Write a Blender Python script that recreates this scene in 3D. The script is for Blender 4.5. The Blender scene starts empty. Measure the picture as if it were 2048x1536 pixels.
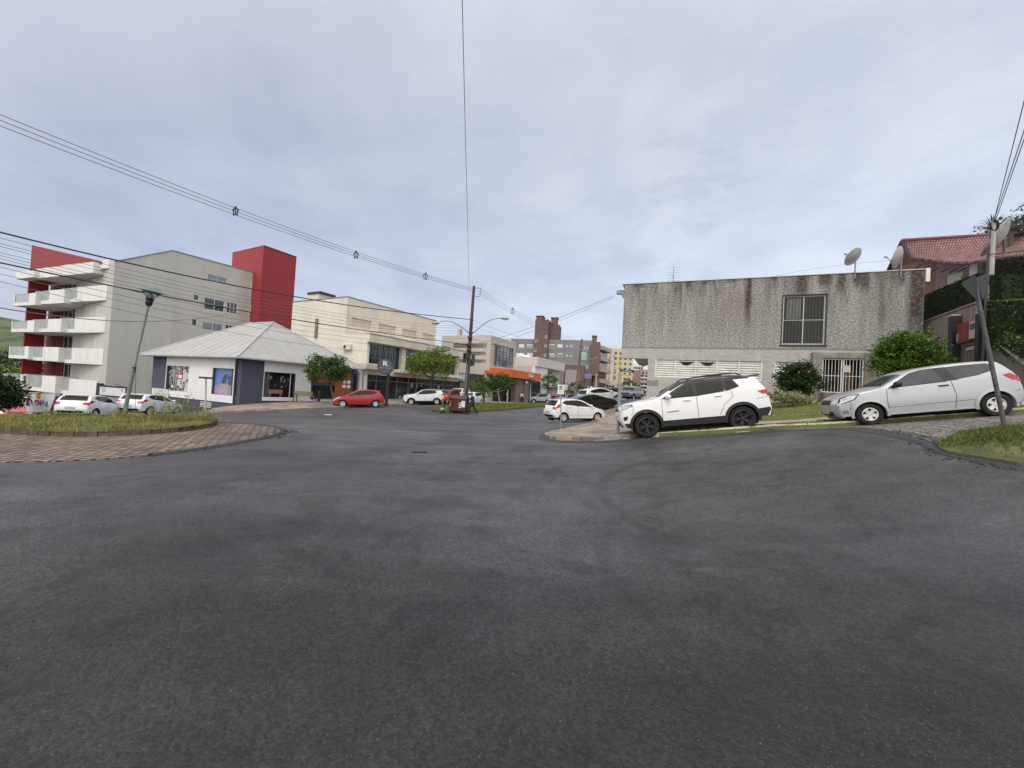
import bpy, bmesh, math, random
import numpy as np
from mathutils import Vector, Matrix
from mathutils.geometry import tessellate_polygon, delaunay_2d_cdt
R = math.radians
sc = bpy.context.scene
col = sc.collection
random.seed(7)
rng = np.random.default_rng(7)

# ------------------------------------------------------------------ camera
F = 770.0
CAMH = 1.6
PITCH = math.atan(16 / F)
ROLL = math.atan(0.058)
_c, _s = math.cos(ROLL), math.sin(ROLL)
_cp, _sp = math.cos(PITCH), math.sin(PITCH)
fwd = Vector((0, _cp, _sp))
_ux = Vector((1, 0, 0)); _uu = Vector((0, -_sp, _cp))
CAM = Vector((0, 0, CAMH))
cam_d = bpy.data.cameras.new('camera'); cam = bpy.data.objects.new('camera', cam_d); col.objects.link(cam)
cam_d.sensor_width = 36; cam_d.lens = F / 2048 * 36; cam_d.clip_end = 4000; cam_d.clip_start = .05
cright = _ux * _c + _uu * _s      # tops lean right: world up has a positive picture-x component
cup = _uu * _c - _ux * _s
_m = Matrix((cright, cup, -fwd)).transposed().to_4x4(); _m.translation = CAM
cam.matrix_world = _m
sc.camera = cam

# ------------------------------------------------------------------ world: overcast sky with a brighter veil behind the camera
SUN_EL, SUN_AZ = R(52), R(200)      # azimuth clockwise from +Y
sundir = Vector((math.sin(SUN_AZ) * math.cos(SUN_EL), math.cos(SUN_AZ) * math.cos(SUN_EL), math.sin(SUN_EL)))
w = bpy.data.worlds.new('World'); sc.world = w; w.use_nodes = True
nt = w.node_tree; nt.nodes.clear()
N = lambda t, **k: _mk(nt, t, **k)
def _mk(tree, t, **k):
    n = tree.nodes.new(t)
    for a, b in k.items():
        if a.startswith('i_'):
            key = a[2:]
            key = int(key) if key.isdigit() else key.replace('_', ' ')
            n.inputs[key].default_value = b
        else: setattr(n, a, b)
    return n
L = lambda a, b: nt.links.new(a, b)
out = N('ShaderNodeOutputWorld')
tc = N('ShaderNodeTexCoord')
sky = N('ShaderNodeTexSky', sky_type='NISHITA', sun_disc=False, sun_elevation=SUN_EL, sun_rotation=SUN_AZ, dust_density=3.0, air_density=1.0)
bg1 = N('ShaderNodeBackground', i_Strength=.05); L(sky.outputs[0], bg1.inputs[0])
sep = N('ShaderNodeSeparateXYZ'); L(tc.outputs['Generated'], sep.inputs[0])
# flatten the clouds into a layer: divide by height
zc = N('ShaderNodeMath', operation='MAXIMUM'); L(sep.outputs[2], zc.inputs[0]); zc.inputs[1].default_value = 0.0
zc2 = N('ShaderNodeMath', operation='ADD'); L(zc.outputs[0], zc2.inputs[0]); zc2.inputs[1].default_value = .22
dv = N('ShaderNodeVectorMath', operation='DIVIDE'); L(tc.outputs['Generated'], dv.inputs[0])
cmb = N('ShaderNodeCombineXYZ'); [L(zc2.outputs[0], cmb.inputs[i]) for i in range(2)]; cmb.inputs[2].default_value = 1
L(cmb.outputs[0], dv.inputs[1])
n1 = N('ShaderNodeTexNoise', i_Scale=1.1, i_Detail=6.0, i_Roughness=.55, i_Distortion=.4); L(dv.outputs[0], n1.inputs['Vector'])
n2 = N('ShaderNodeTexNoise', i_Scale=2.2, i_Detail=10.0, i_Roughness=.62, i_Distortion=.3); L(dv.outputs[0], n2.inputs['Vector'])
# left-to-right colour: lavender grey on the left, paler on the right
gx = N('ShaderNodeMapRange', i_From_Min=-.75, i_From_Max=.8); L(sep.outputs[0], gx.inputs[0])
base = N('ShaderNodeMixRGB'); L(gx.outputs[0], base.inputs[0])
base.inputs[1].default_value = (.435, .46, .575, 1); base.inputs[2].default_value = (.72, .76, .845, 1)
cr = N('ShaderNodeValToRGB'); L(n1.outputs[0], cr.inputs[0])
cr.color_ramp.elements[0].position = .33; cr.color_ramp.elements[0].color = (.93, .935, .96, 1)
cr.color_ramp.elements[1].position = .68; cr.color_ramp.elements[1].color = (1.09, 1.08, 1.06, 1)
m1 = N('ShaderNodeMixRGB', blend_type='MULTIPLY', i_Fac=1.0); L(base.outputs[0], m1.inputs[1]); L(cr.outputs[0], m1.inputs[2])
cr2 = N('ShaderNodeValToRGB'); L(n2.outputs[0], cr2.inputs[0])
cr2.color_ramp.elements[0].position = .34; cr2.color_ramp.elements[0].color = (.92, .925, .945, 1)
cr2.color_ramp.elements[1].position = .72; cr2.color_ramp.elements[1].color = (1.18, 1.165, 1.125, 1)
m2 = N('ShaderNodeMixRGB', blend_type='MULTIPLY', i_Fac=1.0); L(m1.outputs[0], m2.inputs[1]); L(cr2.outputs[0], m2.inputs[2])
# a torn darker wisp low over the right-hand building
wd_dir = (fwd * F + cright * 346 + cup * 363).normalized()
wdt = N('ShaderNodeVectorMath', operation='DOT_PRODUCT'); L(tc.outputs['Generated'], wdt.inputs[0]); wdt.inputs[1].default_value = wd_dir
wm = N('ShaderNodeMapRange', i_From_Min=.975, i_From_Max=.999, i_To_Min=0.0, i_To_Max=1.0, interpolation_type='SMOOTHSTEP'); L(wdt.outputs['Value'], wm.inputs[0])
wmp = N('ShaderNodeMapping'); wmp.inputs['Rotation'].default_value = (0, R(-25), 0); wmp.inputs['Scale'].default_value = (5, 5, 14); L(tc.outputs['Generated'], wmp.inputs[0])
wn = N('ShaderNodeTexNoise', i_Scale=1.6, i_Detail=6.0, i_Roughness=.6); L(wmp.outputs[0], wn.inputs['Vector'])
wr = N('ShaderNodeMapRange', i_From_Min=.52, i_From_Max=.66, i_To_Min=0.0, i_To_Max=.20); L(wn.outputs[0], wr.inputs[0])
wx = N('ShaderNodeMath', operation='MULTIPLY'); L(wm.outputs[0], wx.inputs[0]); L(wr.outputs[0], wx.inputs[1])
m25 = N('ShaderNodeMixRGB'); L(wx.outputs[0], m25.inputs[0]); L(m2.outputs[0], m25.inputs[1]); m25.inputs[2].default_value = (.30, .33, .42, 1)
# paler towards the horizon
hz = N('ShaderNodeMapRange', i_From_Min=0.0, i_From_Max=.45, i_To_Min=1.13, i_To_Max=.99); L(sep.outputs[2], hz.inputs[0])
m3 = N('ShaderNodeVectorMath', operation='SCALE'); L(m25.outputs[0], m3.inputs[0]); L(hz.outputs[0], m3.inputs['Scale'])
# brighter veil round the hidden sun (behind and above the camera)
dt = N('ShaderNodeVectorMath', operation='DOT_PRODUCT'); L(tc.outputs['Generated'], dt.inputs[0]); dt.inputs[1].default_value = sundir
gl = N('ShaderNodeMapRange', i_From_Min=.0, i_From_Max=1.0, i_To_Min=0.0, i_To_Max=1.0, interpolation_type='SMOOTHSTEP'); L(dt.outputs['Value'], gl.inputs[0])
m4 = N('ShaderNodeMixRGB'); L(gl.outputs[0], m4.inputs[0]); L(m3.outputs[0], m4.inputs[1]); m4.inputs[2].default_value = (1.78, 1.68, 1.52, 1)
bg2 = N('ShaderNodeBackground', i_Strength=.84); L(m4.outputs[0], bg2.inputs[0])
add = N('ShaderNodeAddShader'); L(bg1.outputs[0], add.inputs[0]); L(bg2.outputs[0], add.inputs[1])
L(add.outputs[0], out.inputs[0])

sun_d = bpy.data.lights.new('sun', 'SUN'); sun = bpy.data.objects.new('sun', sun_d); col.objects.link(sun)
sun_d.energy = 1.0; sun_d.angle = R(16); sun_d.color = (1, .96, .9)
sun.rotation_euler = (-sundir).to_track_quat('-Z', 'Y').to_euler()
sc.view_settings.view_transform = 'Standard'; sc.view_settings.look = 'None'
sc.view_settings.exposure = 0; sc.view_settings.gamma = 1
sc.cycles.max_bounces = 6; sc.cycles.diffuse_bounces = 3; sc.cycles.transparent_max_bounces = 8
sc.cycles.use_adaptive_sampling = True

# ------------------------------------------------------------------ picture geometry
def yh(px): return 784 + .058 * (px - 1024)
def ray(px, py): return fwd * F + cright * (px - 1024) - cup * (py - 768)
def at(px, py, Y):
    d = ray(px, py); return CAM + d * (Y / d.y)
def XY(px, Y):
    p = at(px, yh(px), Y); return (p.x, p.y)
GP = [(x, y, z) for x, y, z in [(0, 0, 0), (0, 4, .0), (0, 8, .02), (-4, 3, -.03), (3, 4, .05), (-3, 8, -.03), (3.2, 8, .15), (6, 6, .62), (6, 2, .5), (-4, -6, 0), (4, -6, .5),
      (12, -4, 2.0), (-14, -4, -.5), (16, 8, 2.3), (22, 10, 3.0), (-16, 4, -.6),
      (-70, 40, -5), (-120, 80, -9), (-40, 45, -3.0), (-42, 36, -3.0), (-60, 20, -4.5), (0, 60, -.1), (6, 60, -.1), (14, 80, .1), (20, 110, .3), (-20, 60, -.3), (-24, 40, -.6),
      (30, 200, 1), (0, 140, .3), (60, 120, 2.5), (34, 30, 4.2), (30, 22, 3.6), (50, 30, 6), (40, 60, 4), (-60, 140, -4), (60, 0, 7), (0, -60, 1), (40, -40, 5), (-60, -40, -3), (-200, 120, -14), (-40, 220, -3), (120, 260, 5), (-200, -100, -8), (220, 100, 14), (200, -160, 12), (0, -200, 2), (0, 400, 2), (-300, 400, -14), (300, 400, 14)]]
for px, py, Y in [(1295, 873, 11.4), (1487, 860, 10.9), (1745, 851, 10.2), (1998, 832, 9.3), (2015, 862, 7), (1085, 875, 14), (1236, 877, 12.2),
                  (1122, 861, 18.5), (1127, 844, 25), (1194, 848, 26), (942, 827, 31), (685, 815.5, 31), (751, 815, 32), (822, 810, 38), (873, 809.5, 38.8),
                  (297, 831, 27), (352, 832, 29.5), (188, 838, 24), (240, 838, 26.4), (482, 812, 30), (411, 826, 26), (522, 823, 26.5), (600, 820, 28), (670, 817, 30),
                  (567, 862, 12.2), (430, 850, 14), (160, 874, 11.3), (0, 866, 11), (0, 925, 7.3), (300, 913, 8.1), (955, 824, 32), (1101, 812.5, 50),
                  (1630, 800, 21), (1400, 815, 23.5), (1300, 800, 25), (1600, 840, 13.5), (1540, 857, 11.8), (1900, 790, 15.5), (1240, 800, 40), (30, 838, 20), (2048, 938, 5.6), (245, 843, 15.5)]:
    p = at(px, py, Y); GP.append((p.x, p.y, p.z))
_P = np.array(GP); _S = 10.0
def _U(r2): return np.where(r2 > 1e-12, .5 * r2 * np.log(np.maximum(r2, 1e-12)), 0)
_n = len(_P); _X = _P[:, :2] / _S
_K = _U(((_X[:, None] - _X[None]) ** 2).sum(-1)) + np.eye(_n) * .02
_Q = np.c_[np.ones(_n), _X]
_A = np.zeros((_n + 3, _n + 3)); _A[:_n, :_n] = _K; _A[:_n, _n:] = _Q; _A[_n:, :_n] = _Q.T
_W = np.linalg.solve(_A, np.r_[_P[:, 2], 0, 0, 0])
def gz(x, y):
    x = np.atleast_1d(np.asarray(x, float)) / _S; y = np.atleast_1d(np.asarray(y, float)) / _S
    r2 = (x[:, None] - _X[None, :, 0]) ** 2 + (y[:, None] - _X[None, :, 1]) ** 2
    return _U(r2) @ _W[:_n] + _W[_n] + x * _W[_n + 1] + y * _W[_n + 2]
def g(x, y): return float(gz(x, y)[0])
def gp(px, py, tmax=150):
    """picture point -> point on the terrain"""
    d = ray(px, py); d = d / d.y
    t = np.concatenate([np.linspace(.8, 30, 600), np.linspace(30.2, tmax, 500)])
    h = CAM.z + d.z * t - gz(d.x * t, t)
    k = np.where(h < 0)[0]
    if len(k) == 0: return (d.x * tmax, tmax)
    k = k[0]
    if k == 0: return (d.x * t[0], t[0])
    a = h[k - 1] / (h[k - 1] - h[k]); tt = t[k - 1] + a * (t[k] - t[k - 1])
    return (d.x * tt, tt)

# ------------------------------------------------------------------ materials
_mats = {}
def mat(name, c, rough=.7, var=.12, vs=2.0, bump=0, bs=40, metal=0, coat=0, spec=.5, fine=0, fs=60, dirt=None, stretch=None):
    """Principled with two scales of procedural colour variation and an optional bump"""
    if name in _mats: return _mats[name]
    m = bpy.data.materials.new(name); m.use_nodes = True; t = m.node_tree
    b = t.nodes['Principled BSDF']; l = t.links.new
    b.inputs['Roughness'].default_value = rough; b.inputs['Metallic'].default_value = metal
    b.inputs['Coat Weight'].default_value = coat; b.inputs['Specular IOR Level'].default_value = spec
    if coat: b.inputs['Coat Roughness'].default_value = .05
    tc = _mk(t, 'ShaderNodeTexCoord'); vec = tc.outputs['Object']
    if stretch:
        mp = _mk(t, 'ShaderNodeMapping'); mp.inputs['Scale'].default_value = stretch; l(vec, mp.inputs[0]); vec = mp.outputs[0]
    if var or fine:
        n = _mk(t, 'ShaderNodeTexNoise', i_Scale=vs, i_Detail=5.0, i_Roughness=.6); l(vec, n.inputs['Vector'])
        mr = _mk(t, 'ShaderNodeMapRange', i_From_Min=.3, i_From_Max=.7, i_To_Min=1 - var, i_To_Max=1 + var); l(n.outputs[0], mr.inputs[0])
        last = mr.outputs[0]
        if fine:
            n2 = _mk(t, 'ShaderNodeTexNoise', i_Scale=fs, i_Detail=3.0, i_Roughness=.7); l(vec, n2.inputs['Vector'])
            mr2 = _mk(t, 'ShaderNodeMapRange', i_From_Min=.3, i_From_Max=.7, i_To_Min=1 - fine, i_To_Max=1 + fine); l(n2.outputs[0], mr2.inputs[0])
            mu = _mk(t, 'ShaderNodeMath', operation='MULTIPLY'); l(last, mu.inputs[0]); l(mr2.outputs[0], mu.inputs[1]); last = mu.outputs[0]
        sc_ = _mk(t, 'ShaderNodeVectorMath', operation='SCALE'); sc_.inputs[0].default_value = c[:3]; l(last, sc_.inputs['Scale'])
        src = sc_.outputs[0]
        if dirt:   # (colour, amount, scale)
            n3 = _mk(t, 'ShaderNodeTexNoise', i_Scale=dirt[2], i_Detail=6.0, i_Roughness=.65); l(vec, n3.inputs['Vector'])
            mr3 = _mk(t, 'ShaderNodeMapRange', i_From_Min=.5, i_From_Max=.68, i_To_Min=0.0, i_To_Max=dirt[1]); l(n3.outputs[0], mr3.inputs[0])
            mx = _mk(t, 'ShaderNodeMixRGB'); l(mr3.outputs[0], mx.inputs[0]); l(src, mx.inputs[1]); mx.inputs[2].default_value = (*dirt[0], 1); src = mx.outputs[0]
        l(src, b.inputs['Base Color'])
    else: b.inputs['Base Color'].default_value = (*c[:3], 1)
    if bump:
        n4 = _mk(t, 'ShaderNodeTexNoise', i_Scale=bs, i_Detail=4.0); l(vec, n4.inputs['Vector'])
        bp = _mk(t, 'ShaderNodeBump', i_Strength=bump, i_Distance=.02); l(n4.outputs[0], bp.inputs['Height']); l(bp.outputs[0], b.inputs['Normal'])
    _mats[name] = m; return m

# ------------------------------------------------------------------ mesh helpers
class MB:
    def __init__(s): s.v = []; s.f = []; s.mi = []; s.m = 0
    def add(s, vs, fs, m=None):
        o = len(s.v); s.v += [tuple(v) for v in vs]
        for f in fs: s.f.append(tuple(i + o for i in f)); s.mi.append(s.m if m is None else m)
        return s
    def box(s, c, size, rz=0, m=None, M=None):
        x, y, z = [q / 2 for q in size]
        P = [Vector((a, b, c_)) for a in (-x, x) for b in (-y, y) for c_ in (-z, z)]
        rot = M if M is not None else Matrix.Rotation(rz, 3, 'Z')
        P = [rot @ p + Vector(c) for p in P]
        return s.add(P, [(0, 1, 3, 2), (4, 6, 7, 5), (0, 4, 5, 1), (2, 3, 7, 6), (0, 2, 6, 4), (1, 5, 7, 3)], m)
    def prism(s, poly, ext, m=None):
        """closed 3-D polygon extruded by a vector"""
        n = len(poly); P = [Vector(p) for p in poly]; Q = [p + Vector(ext) for p in P]
        tris = tessellate_polygon([P])
        fs = [tuple(t) for t in tris] + [tuple(i + n for i in reversed(t)) for t in tris]
        fs += [(i, (i + 1) % n, (i + 1) % n + n, i + n) for i in range(n)]
        return s.add(P + Q, fs, m)
    def tube(s, pts, r, n=8, m=None, cap=True):
        pts = [Vector(p) for p in pts]; rr = r if isinstance(r, (list, tuple)) else [r] * len(pts)
        ring = []; up = None
        for i, p in enumerate(pts):
            d = (pts[min(i + 1, len(pts) - 1)] - pts[max(i - 1, 0)]).normalized()
            if up is None:
                up = Vector((0, 0, 1)) if abs(d.z) < .9 else Vector((1, 0, 0))
            a = d.cross(up).normalized(); b = a.cross(d).normalized(); up = b
            for k in range(n):
                t = 2 * math.pi * k / n; ring.append(p + (a * math.cos(t) + b * math.sin(t)) * rr[i])
        fs = [(i * n + k, i * n + (k + 1) % n, (i + 1) * n + (k + 1) % n, (i + 1) * n + k) for i in range(len(pts) - 1) for k in range(n)]
        if cap: fs += [tuple(range(n))[::-1], tuple((len(pts) - 1) * n + k for k in range(n))]
        return s.add(ring, fs, m)
    def lathe(s, prof, c, axis='Z', n=24, m=None, M=None):
        """prof: list of (radius, height)"""
        vs = []
        for r_, h in prof:
            for k in range(n):
                t = 2 * math.pi * k / n; v = Vector((r_ * math.cos(t), r_ * math.sin(t), h))
                if axis == 'Y': v = Vector((v.x, v.z, v.y))
                if axis == 'X': v = Vector((v.z, v.x, v.y))
                if M is not None: v = M @ v
                vs.append(v + Vector(c))
        fs = [(i * n + k, i * n + (k + 1) % n, (i + 1) * n + (k + 1) % n, (i + 1) * n + k) for i in range(len(prof) - 1) for k in range(n)]
        return s.add(vs, fs, m)
    def sphere(s, c, r, n=12, m=None, sz=1):
        prof = [(math.sin(math.pi * i / (n // 2)) * r + 1e-4, -math.cos(math.pi * i / (n // 2)) * r * sz) for i in range(n // 2 + 1)]
        return s.lathe(prof, c, n=n, m=m)
    def build(s, name, mats, parent=None, smooth=False, bevel=0, fix=True):
        me = bpy.data.meshes.new(name); me.from_pydata(s.v, [], s.f)
        mats = mats if isinstance(mats, (list, tuple)) else [mats]
        for mm in mats: me.materials.append(mm)
        if len(mats) > 1: me.polygons.foreach_set('material_index', s.mi)
        if fix and len(s.f) < 60000:
            bm = bmesh.new(); bm.from_mesh(me)
            bmesh.ops.recalc_face_normals(bm, faces=bm.faces); bm.to_mesh(me); bm.free()
        o = bpy.data.objects.new(name, me); col.objects.link(o)
        if smooth:
            me.polygons.foreach_set('use_smooth', [True] * len(me.polygons))
            if smooth != 'all': me.set_sharp_from_angle(angle=R(40))
        if bevel:
            md = o.modifiers.new('bevel', 'BEVEL'); md.width = bevel; md.segments = 2; md.limit_method = 'ANGLE'
        if parent is not None: attach(o, parent)
        return o
def attach(o, parent):
    o.parent = parent
    o.matrix_parent_inverse = _wm(parent).inverted()
def _wm(o):
    m = o.matrix_basis.copy()
    if o.parent: m = _wm(o.parent) @ o.matrix_parent_inverse @ m
    return m
def tag(o, label=None, cat=None, group=None, kind=None):
    if label: o['label'] = label
    if cat: o['category'] = cat
    if group: o['group'] = group
    if kind: o['kind'] = kind
    return o
def thing(name, loc, label, cat, group=None, rz=0):
    o = bpy.data.objects.new(name, None); col.objects.link(o); o.empty_display_size = .2
    o.location = loc; o.rotation_euler = (0, 0, rz); return tag(o, label, cat, group)
def copy_tree(o, parent=None):
    c = o.copy(); col.objects.link(c)
    if parent is not None: c.parent = parent; c.matrix_parent_inverse = o.matrix_parent_inverse.copy()
    for ch in list(o.children): copy_tree(ch, c)
    return c
def text(name, s, size, o, ux, uy, mt, parent, off=.004, bold=0, align='CENTER', thick=.002):
    """text laid on the plane with origin o and axes ux (reading direction), uy (up)"""
    cu = bpy.data.curves.new(name, 'FONT'); cu.body = s; cu.size = size; cu.align_x = align; cu.align_y = 'CENTER'; cu.offset = bold; cu.extrude = thick; cu.resolution_u = 3
    t = bpy.data.objects.new('t', cu); col.objects.link(t)
    dg = bpy.context.evaluated_depsgraph_get(); me = bpy.data.meshes.new_from_object(t.evaluated_get(dg))
    bpy.data.objects.remove(t); me.name = name; me.materials.clear(); me.materials.append(mt)
    ux = Vector(ux).normalized(); uy = Vector(uy).normalized(); n = ux.cross(uy)
    M = Matrix((ux, uy, n)).transposed().to_4x4(); M.translation = Vector(o) + n * off
    me.transform(M)
    ob = bpy.data.objects.new(name, me); col.objects.link(ob)
    if parent is not None: attach(ob, parent)
    return ob
def inpoly(P, poly):
    x, y = P[:, 0], P[:, 1]; r = np.zeros(len(P), bool); n = len(poly)
    for i in range(n):
        x1, y1 = poly[i]; x2, y2 = poly[(i + 1) % n]
        c = ((y1 > y) != (y2 > y)) & (x < (x2 - x1) * (y - y1) / (y2 - y1 + 1e-12) + x1); r ^= c
    return r
def edgedist(P, poly):
    d = np.full(len(P), 1e9); n = len(poly)
    for i in range(n):
        a = np.array(poly[i]); b = np.array(poly[(i + 1) % n]); ab = b - a
        t = np.clip(((P - a) @ ab) / (ab @ ab + 1e-12), 0, 1)
        d = np.minimum(d, np.linalg.norm(P - a - t[:, None] * ab, axis=1))
    return d
def cdt(poly, s, jit=0):
    """triangulate polygon with interior grid of spacing s"""
    pts = []
    n = len(poly)
    for i in range(n):
        a = np.array(poly[i], float); b = np.array(poly[(i + 1) % n], float); k = max(1, int(np.linalg.norm(b - a) / s))
        for j in range(k): pts.append(a + (b - a) * j / k)
    m = len(pts); A = np.array(poly, float)
    gx_, gy_ = np.meshgrid(np.arange(A[:, 0].min(), A[:, 0].max(), s), np.arange(A[:, 1].min(), A[:, 1].max(), s))
    Q = np.c_[gx_.ravel(), gy_.ravel()]
    if len(Q):
        Q = Q[inpoly(Q, poly)]
        if len(Q): Q = Q[edgedist(Q, poly) > s * .45]
    allp = [Vector(p) for p in pts] + [Vector(q) for q in Q]
    r = delaunay_2d_cdt(allp, [(i, (i + 1) % m) for i in range(m)], [], 1, 1e-6)
    return r[0], r[2], m
def chaikin(P, k=2, closed=False):
    P = [tuple(p) for p in P]
    for _ in range(k):
        Q = [] if closed else [P[0]]
        rng_ = range(len(P)) if closed else range(len(P) - 1)
        for i in rng_:
            a = np.array(P[i]); b = np.array(P[(i + 1) % len(P)])
            Q.append(tuple(a * .75 + b * .25)); Q.append(tuple(a * .25 + b * .75))
        if not closed: Q.append(P[-1])
        P = Q
    return P
def pad(name, poly, h, m, s=.6, skirt=.35, label=None, cat=None, kind='structure', hfun=None, mats=None):
    vs, fs, n = cdt(poly, s)
    mb = MB(); P = np.array([(v.x, v.y) for v in vs]); Z = gz(P[:, 0], P[:, 1]) + h
    if hfun is not None: Z = Z + hfun(P)
    mb.add([(P[i, 0], P[i, 1], Z[i]) for i in range(len(P))], fs)
    if skirt:
        # boundary loop: edges used once
        from collections import Counter
        c = Counter(); 
        for f in fs:
            for i in range(len(f)):
                a, b = f[i], f[(i + 1) % len(f)]; c[(min(a, b), max(a, b))] += 1
        for (a, b), k in c.items():
            if k == 1:
                mb.add([(P[a, 0], P[a, 1], Z[a]), (P[b, 0], P[b, 1], Z[b]), (P[b, 0], P[b, 1], Z[b] - skirt), (P[a, 0], P[a, 1], Z[a] - skirt)], [(0, 1, 2, 3)])
    o = mb.build(name, mats or m, smooth=True)
    return tag(o, label, cat, None, kind)
def kerb(name, line, wd, h, m, parent=None, closed=False, side=1, label=None, cat=None, kind='structure', jit=0):
    """kerb of stones following a ground line; side=1: body lies to the left of the line"""
    pts = [np.array(p, float) for p in line]; mb = MB(); n = len(pts); ring = []
    acc = []
    for i in range(n - (0 if closed else 1)):
        a, b = pts[i], pts[(i + 1) % n]; Ls = np.linalg.norm(b - a); k = max(1, int(Ls / .8))
        for j in range(k): acc.append(a + (b - a) * j / k)
    if not closed: acc.append(pts[-1])
    n = len(acc)
    for i in range(n - (0 if closed else 1)):
        a, b = acc[i], acc[(i + 1) % n]; d = (b - a) / (np.linalg.norm(b - a) + 1e-9); nn = np.array([-d[1], d[0]]) * side
        gapv = d * .008; a2 = a + gapv; b2 = b - gapv
        dz = random.uniform(-jit, jit); dn = nn * random.uniform(-jit, jit)
        za, zb = g(*a), g(*b)
        q = [(*(a2 + dn), za - .2), (*(b2 + dn), zb - .2), (*(b2 + nn * wd), zb - .2), (*(a2 + nn * wd), za - .2)]
        t = [(*(a2 + dn + nn * .012), za + h + dz), (*(b2 + dn + nn * .012), zb + h + dz), (*(b2 + nn * wd), zb + h + dz), (*(a2 + nn * wd), za + h + dz)]
        mb.add(q + t, [(4, 5, 6, 7), (0, 1, 5, 4), (1, 2, 6, 5), (2, 3, 7, 6), (3, 0, 4, 7)])
    o = mb.build(name, m, parent)
    return tag(o, label, cat, None, kind)
# ------------------------------------------------------------------ ground materials
def asphalt_mat():
    m = bpy.data.materials.new('asphalt'); m.use_nodes = True; t = m.node_tree; b = t.nodes['Principled BSDF']; l = t.links.new
    tc = _mk(t, 'ShaderNodeTexCoord'); P = tc.outputs['Object']
    def noise(scale, detail=5, rough=.6, dist=0, vec=None):
        n = _mk(t, 'ShaderNodeTexNoise', i_Scale=scale, i_Detail=float(detail), i_Roughness=rough, i_Distortion=float(dist)); l(vec or P, n.inputs['Vector']); return n.outputs[0]
    def rng_(s, a, b_, c, d, smooth=False):
        n = _mk(t, 'ShaderNodeMapRange', i_From_Min=a, i_From_Max=b_, i_To_Min=c, i_To_Max=d)
        if smooth: n.interpolation_type = 'SMOOTHSTEP'
        l(s, n.inputs[0]); return n.outputs[0]
    def mth(op, a, b_):
        n = _mk(t, 'ShaderNodeMath', operation=op)
        for i, q in enumerate((a, b_)):
            if isinstance(q, (int, float)): n.inputs[i].default_value = q
            else: l(q, n.inputs[i])
        return n.outputs[0]
    big = rng_(noise(.22, 4, .55, .8), .35, .65, .76, 1.24)
    # worn lanes: stretched along the travel direction
    mp = _mk(t, 'ShaderNodeMapping'); mp.inputs['Rotation'].default_value = (0, 0, R(-20)); mp.inputs['Scale'].default_value = (.22, 1.0, 1); l(P, mp.inputs[0])
    lanes = rng_(noise(.9, 6, .62, .6, mp.outputs[0]), .37, .63, .80, 1.22)
    mid = rng_(noise(2.6, 8, .78), .34, .66, .80, 1.20)
    tone = mth('MULTIPLY', mth('MULTIPLY', big, lanes), mid)
    # the lighter trafficked sheet further on, darker open-graded mat in front of the camera
    sp = _mk(t, 'ShaderNodeSeparateXYZ'); l(P, sp.inputs[0])
    wob = mth('ADD', sp.outputs[1], mth('MULTIPLY', mth('SUBTRACT', noise(.35, 4, .6, .5), .5), 5.0))
    wear = rng_(wob, 2.3, 5.2, 0, 1, True)
    tone = mth('MULTIPLY', tone, rng_(wear, 0, 1, .56, 1.12))
    tone = mth('MULTIPLY', tone, rng_(sp.outputs[1], 7.0, 13.0, 1, 1.2, True))  # sheen of the middle distance, painted in as a paler tone
    ravel = rng_(noise(.75, 6, .68, .6), .50, .60, 1, .70, True)
    tone = mth('MULTIPLY', tone, ravel)
    tone = mth('MULTIPLY', tone, 1.08)
    # grain: individual chippings
    v1 = _mk(t, 'ShaderNodeTexVoronoi', i_Scale=60.0); l(P, v1.inputs['Vector'])
    v2 = _mk(t, 'ShaderNodeTexVoronoi', i_Scale=62.0); l(P, v2.inputs['Vector'])
    sepc = _mk(t, 'ShaderNodeSeparateColor'); l(v1.outputs['Color'], sepc.inputs[0])
    sepc2 = _mk(t, 'ShaderNodeSeparateColor'); l(v2.outputs['Color'], sepc2.inputs[0])
    grain = mth('MULTIPLY', rng_(sepc.outputs[0], 0, 1, .66, 1.35), rng_(noise(24, 6, .85), .32, .68, .72, 1.3))
    # sparse pale stones and dark pits
    pale = mth('MULTIPLY', rng_(sepc2.outputs[1], .988, .994, 0, 1), rng_(v2.outputs['Distance'], .22, .30, 1, 0))
    v3 = _mk(t, 'ShaderNodeTexVoronoi', i_Scale=34.0, i_Randomness=1.0); l(P, v3.inputs['Vector']); s3 = _mk(t, 'ShaderNodeSeparateColor'); l(v3.outputs['Color'], s3.inputs[0])
    pits = mth('MULTIPLY', mth('MULTIPLY', rng_(s3.outputs[2], .86, .94, 0, 1), rng_(v3.outputs['Distance'], .18, .34, 1, 0)), rng_(noise(1.1, 5, .7), .46, .6, .25, 1))
    v4 = _mk(t, 'ShaderNodeTexVoronoi', i_Scale=15.0); l(P, v4.inputs['Vector']); s4 = _mk(t, 'ShaderNodeSeparateColor'); l(v4.outputs['Color'], s4.inputs[0])
    pits = mth('MAXIMUM', pits, mth('MULTIPLY', mth('MULTIPLY', rng_(s4.outputs[0], .82, .9, 0, 1), rng_(v4.outputs['Distance'], .10, .26, 1, 0)), rng_(noise(.8, 5, .7), .48, .6, 0, .9)))
    tone = mth('MULTIPLY', tone, grain)
    tone = mth('MULTIPLY', tone, rng_(pits, 0, 1, 1, .22))
    col_ = _mk(t, 'ShaderNodeVectorMath', operation='SCALE'); col_.inputs[0].default_value = (.048, .0475, .051); l(tone, col_.inputs['Scale'])
    mx = _mk(t, 'ShaderNodeMixRGB'); l(mth('MULTIPLY', pale, .8), mx.inputs[0]); l(col_.outputs[0], mx.inputs[1]); mx.inputs[2].default_value = (.15, .145, .14, 1)
    # greenish-grey dust film where it dried
    dust = rng_(noise(.5, 5, .6, .3), .52, .70, 0, .2)
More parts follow.
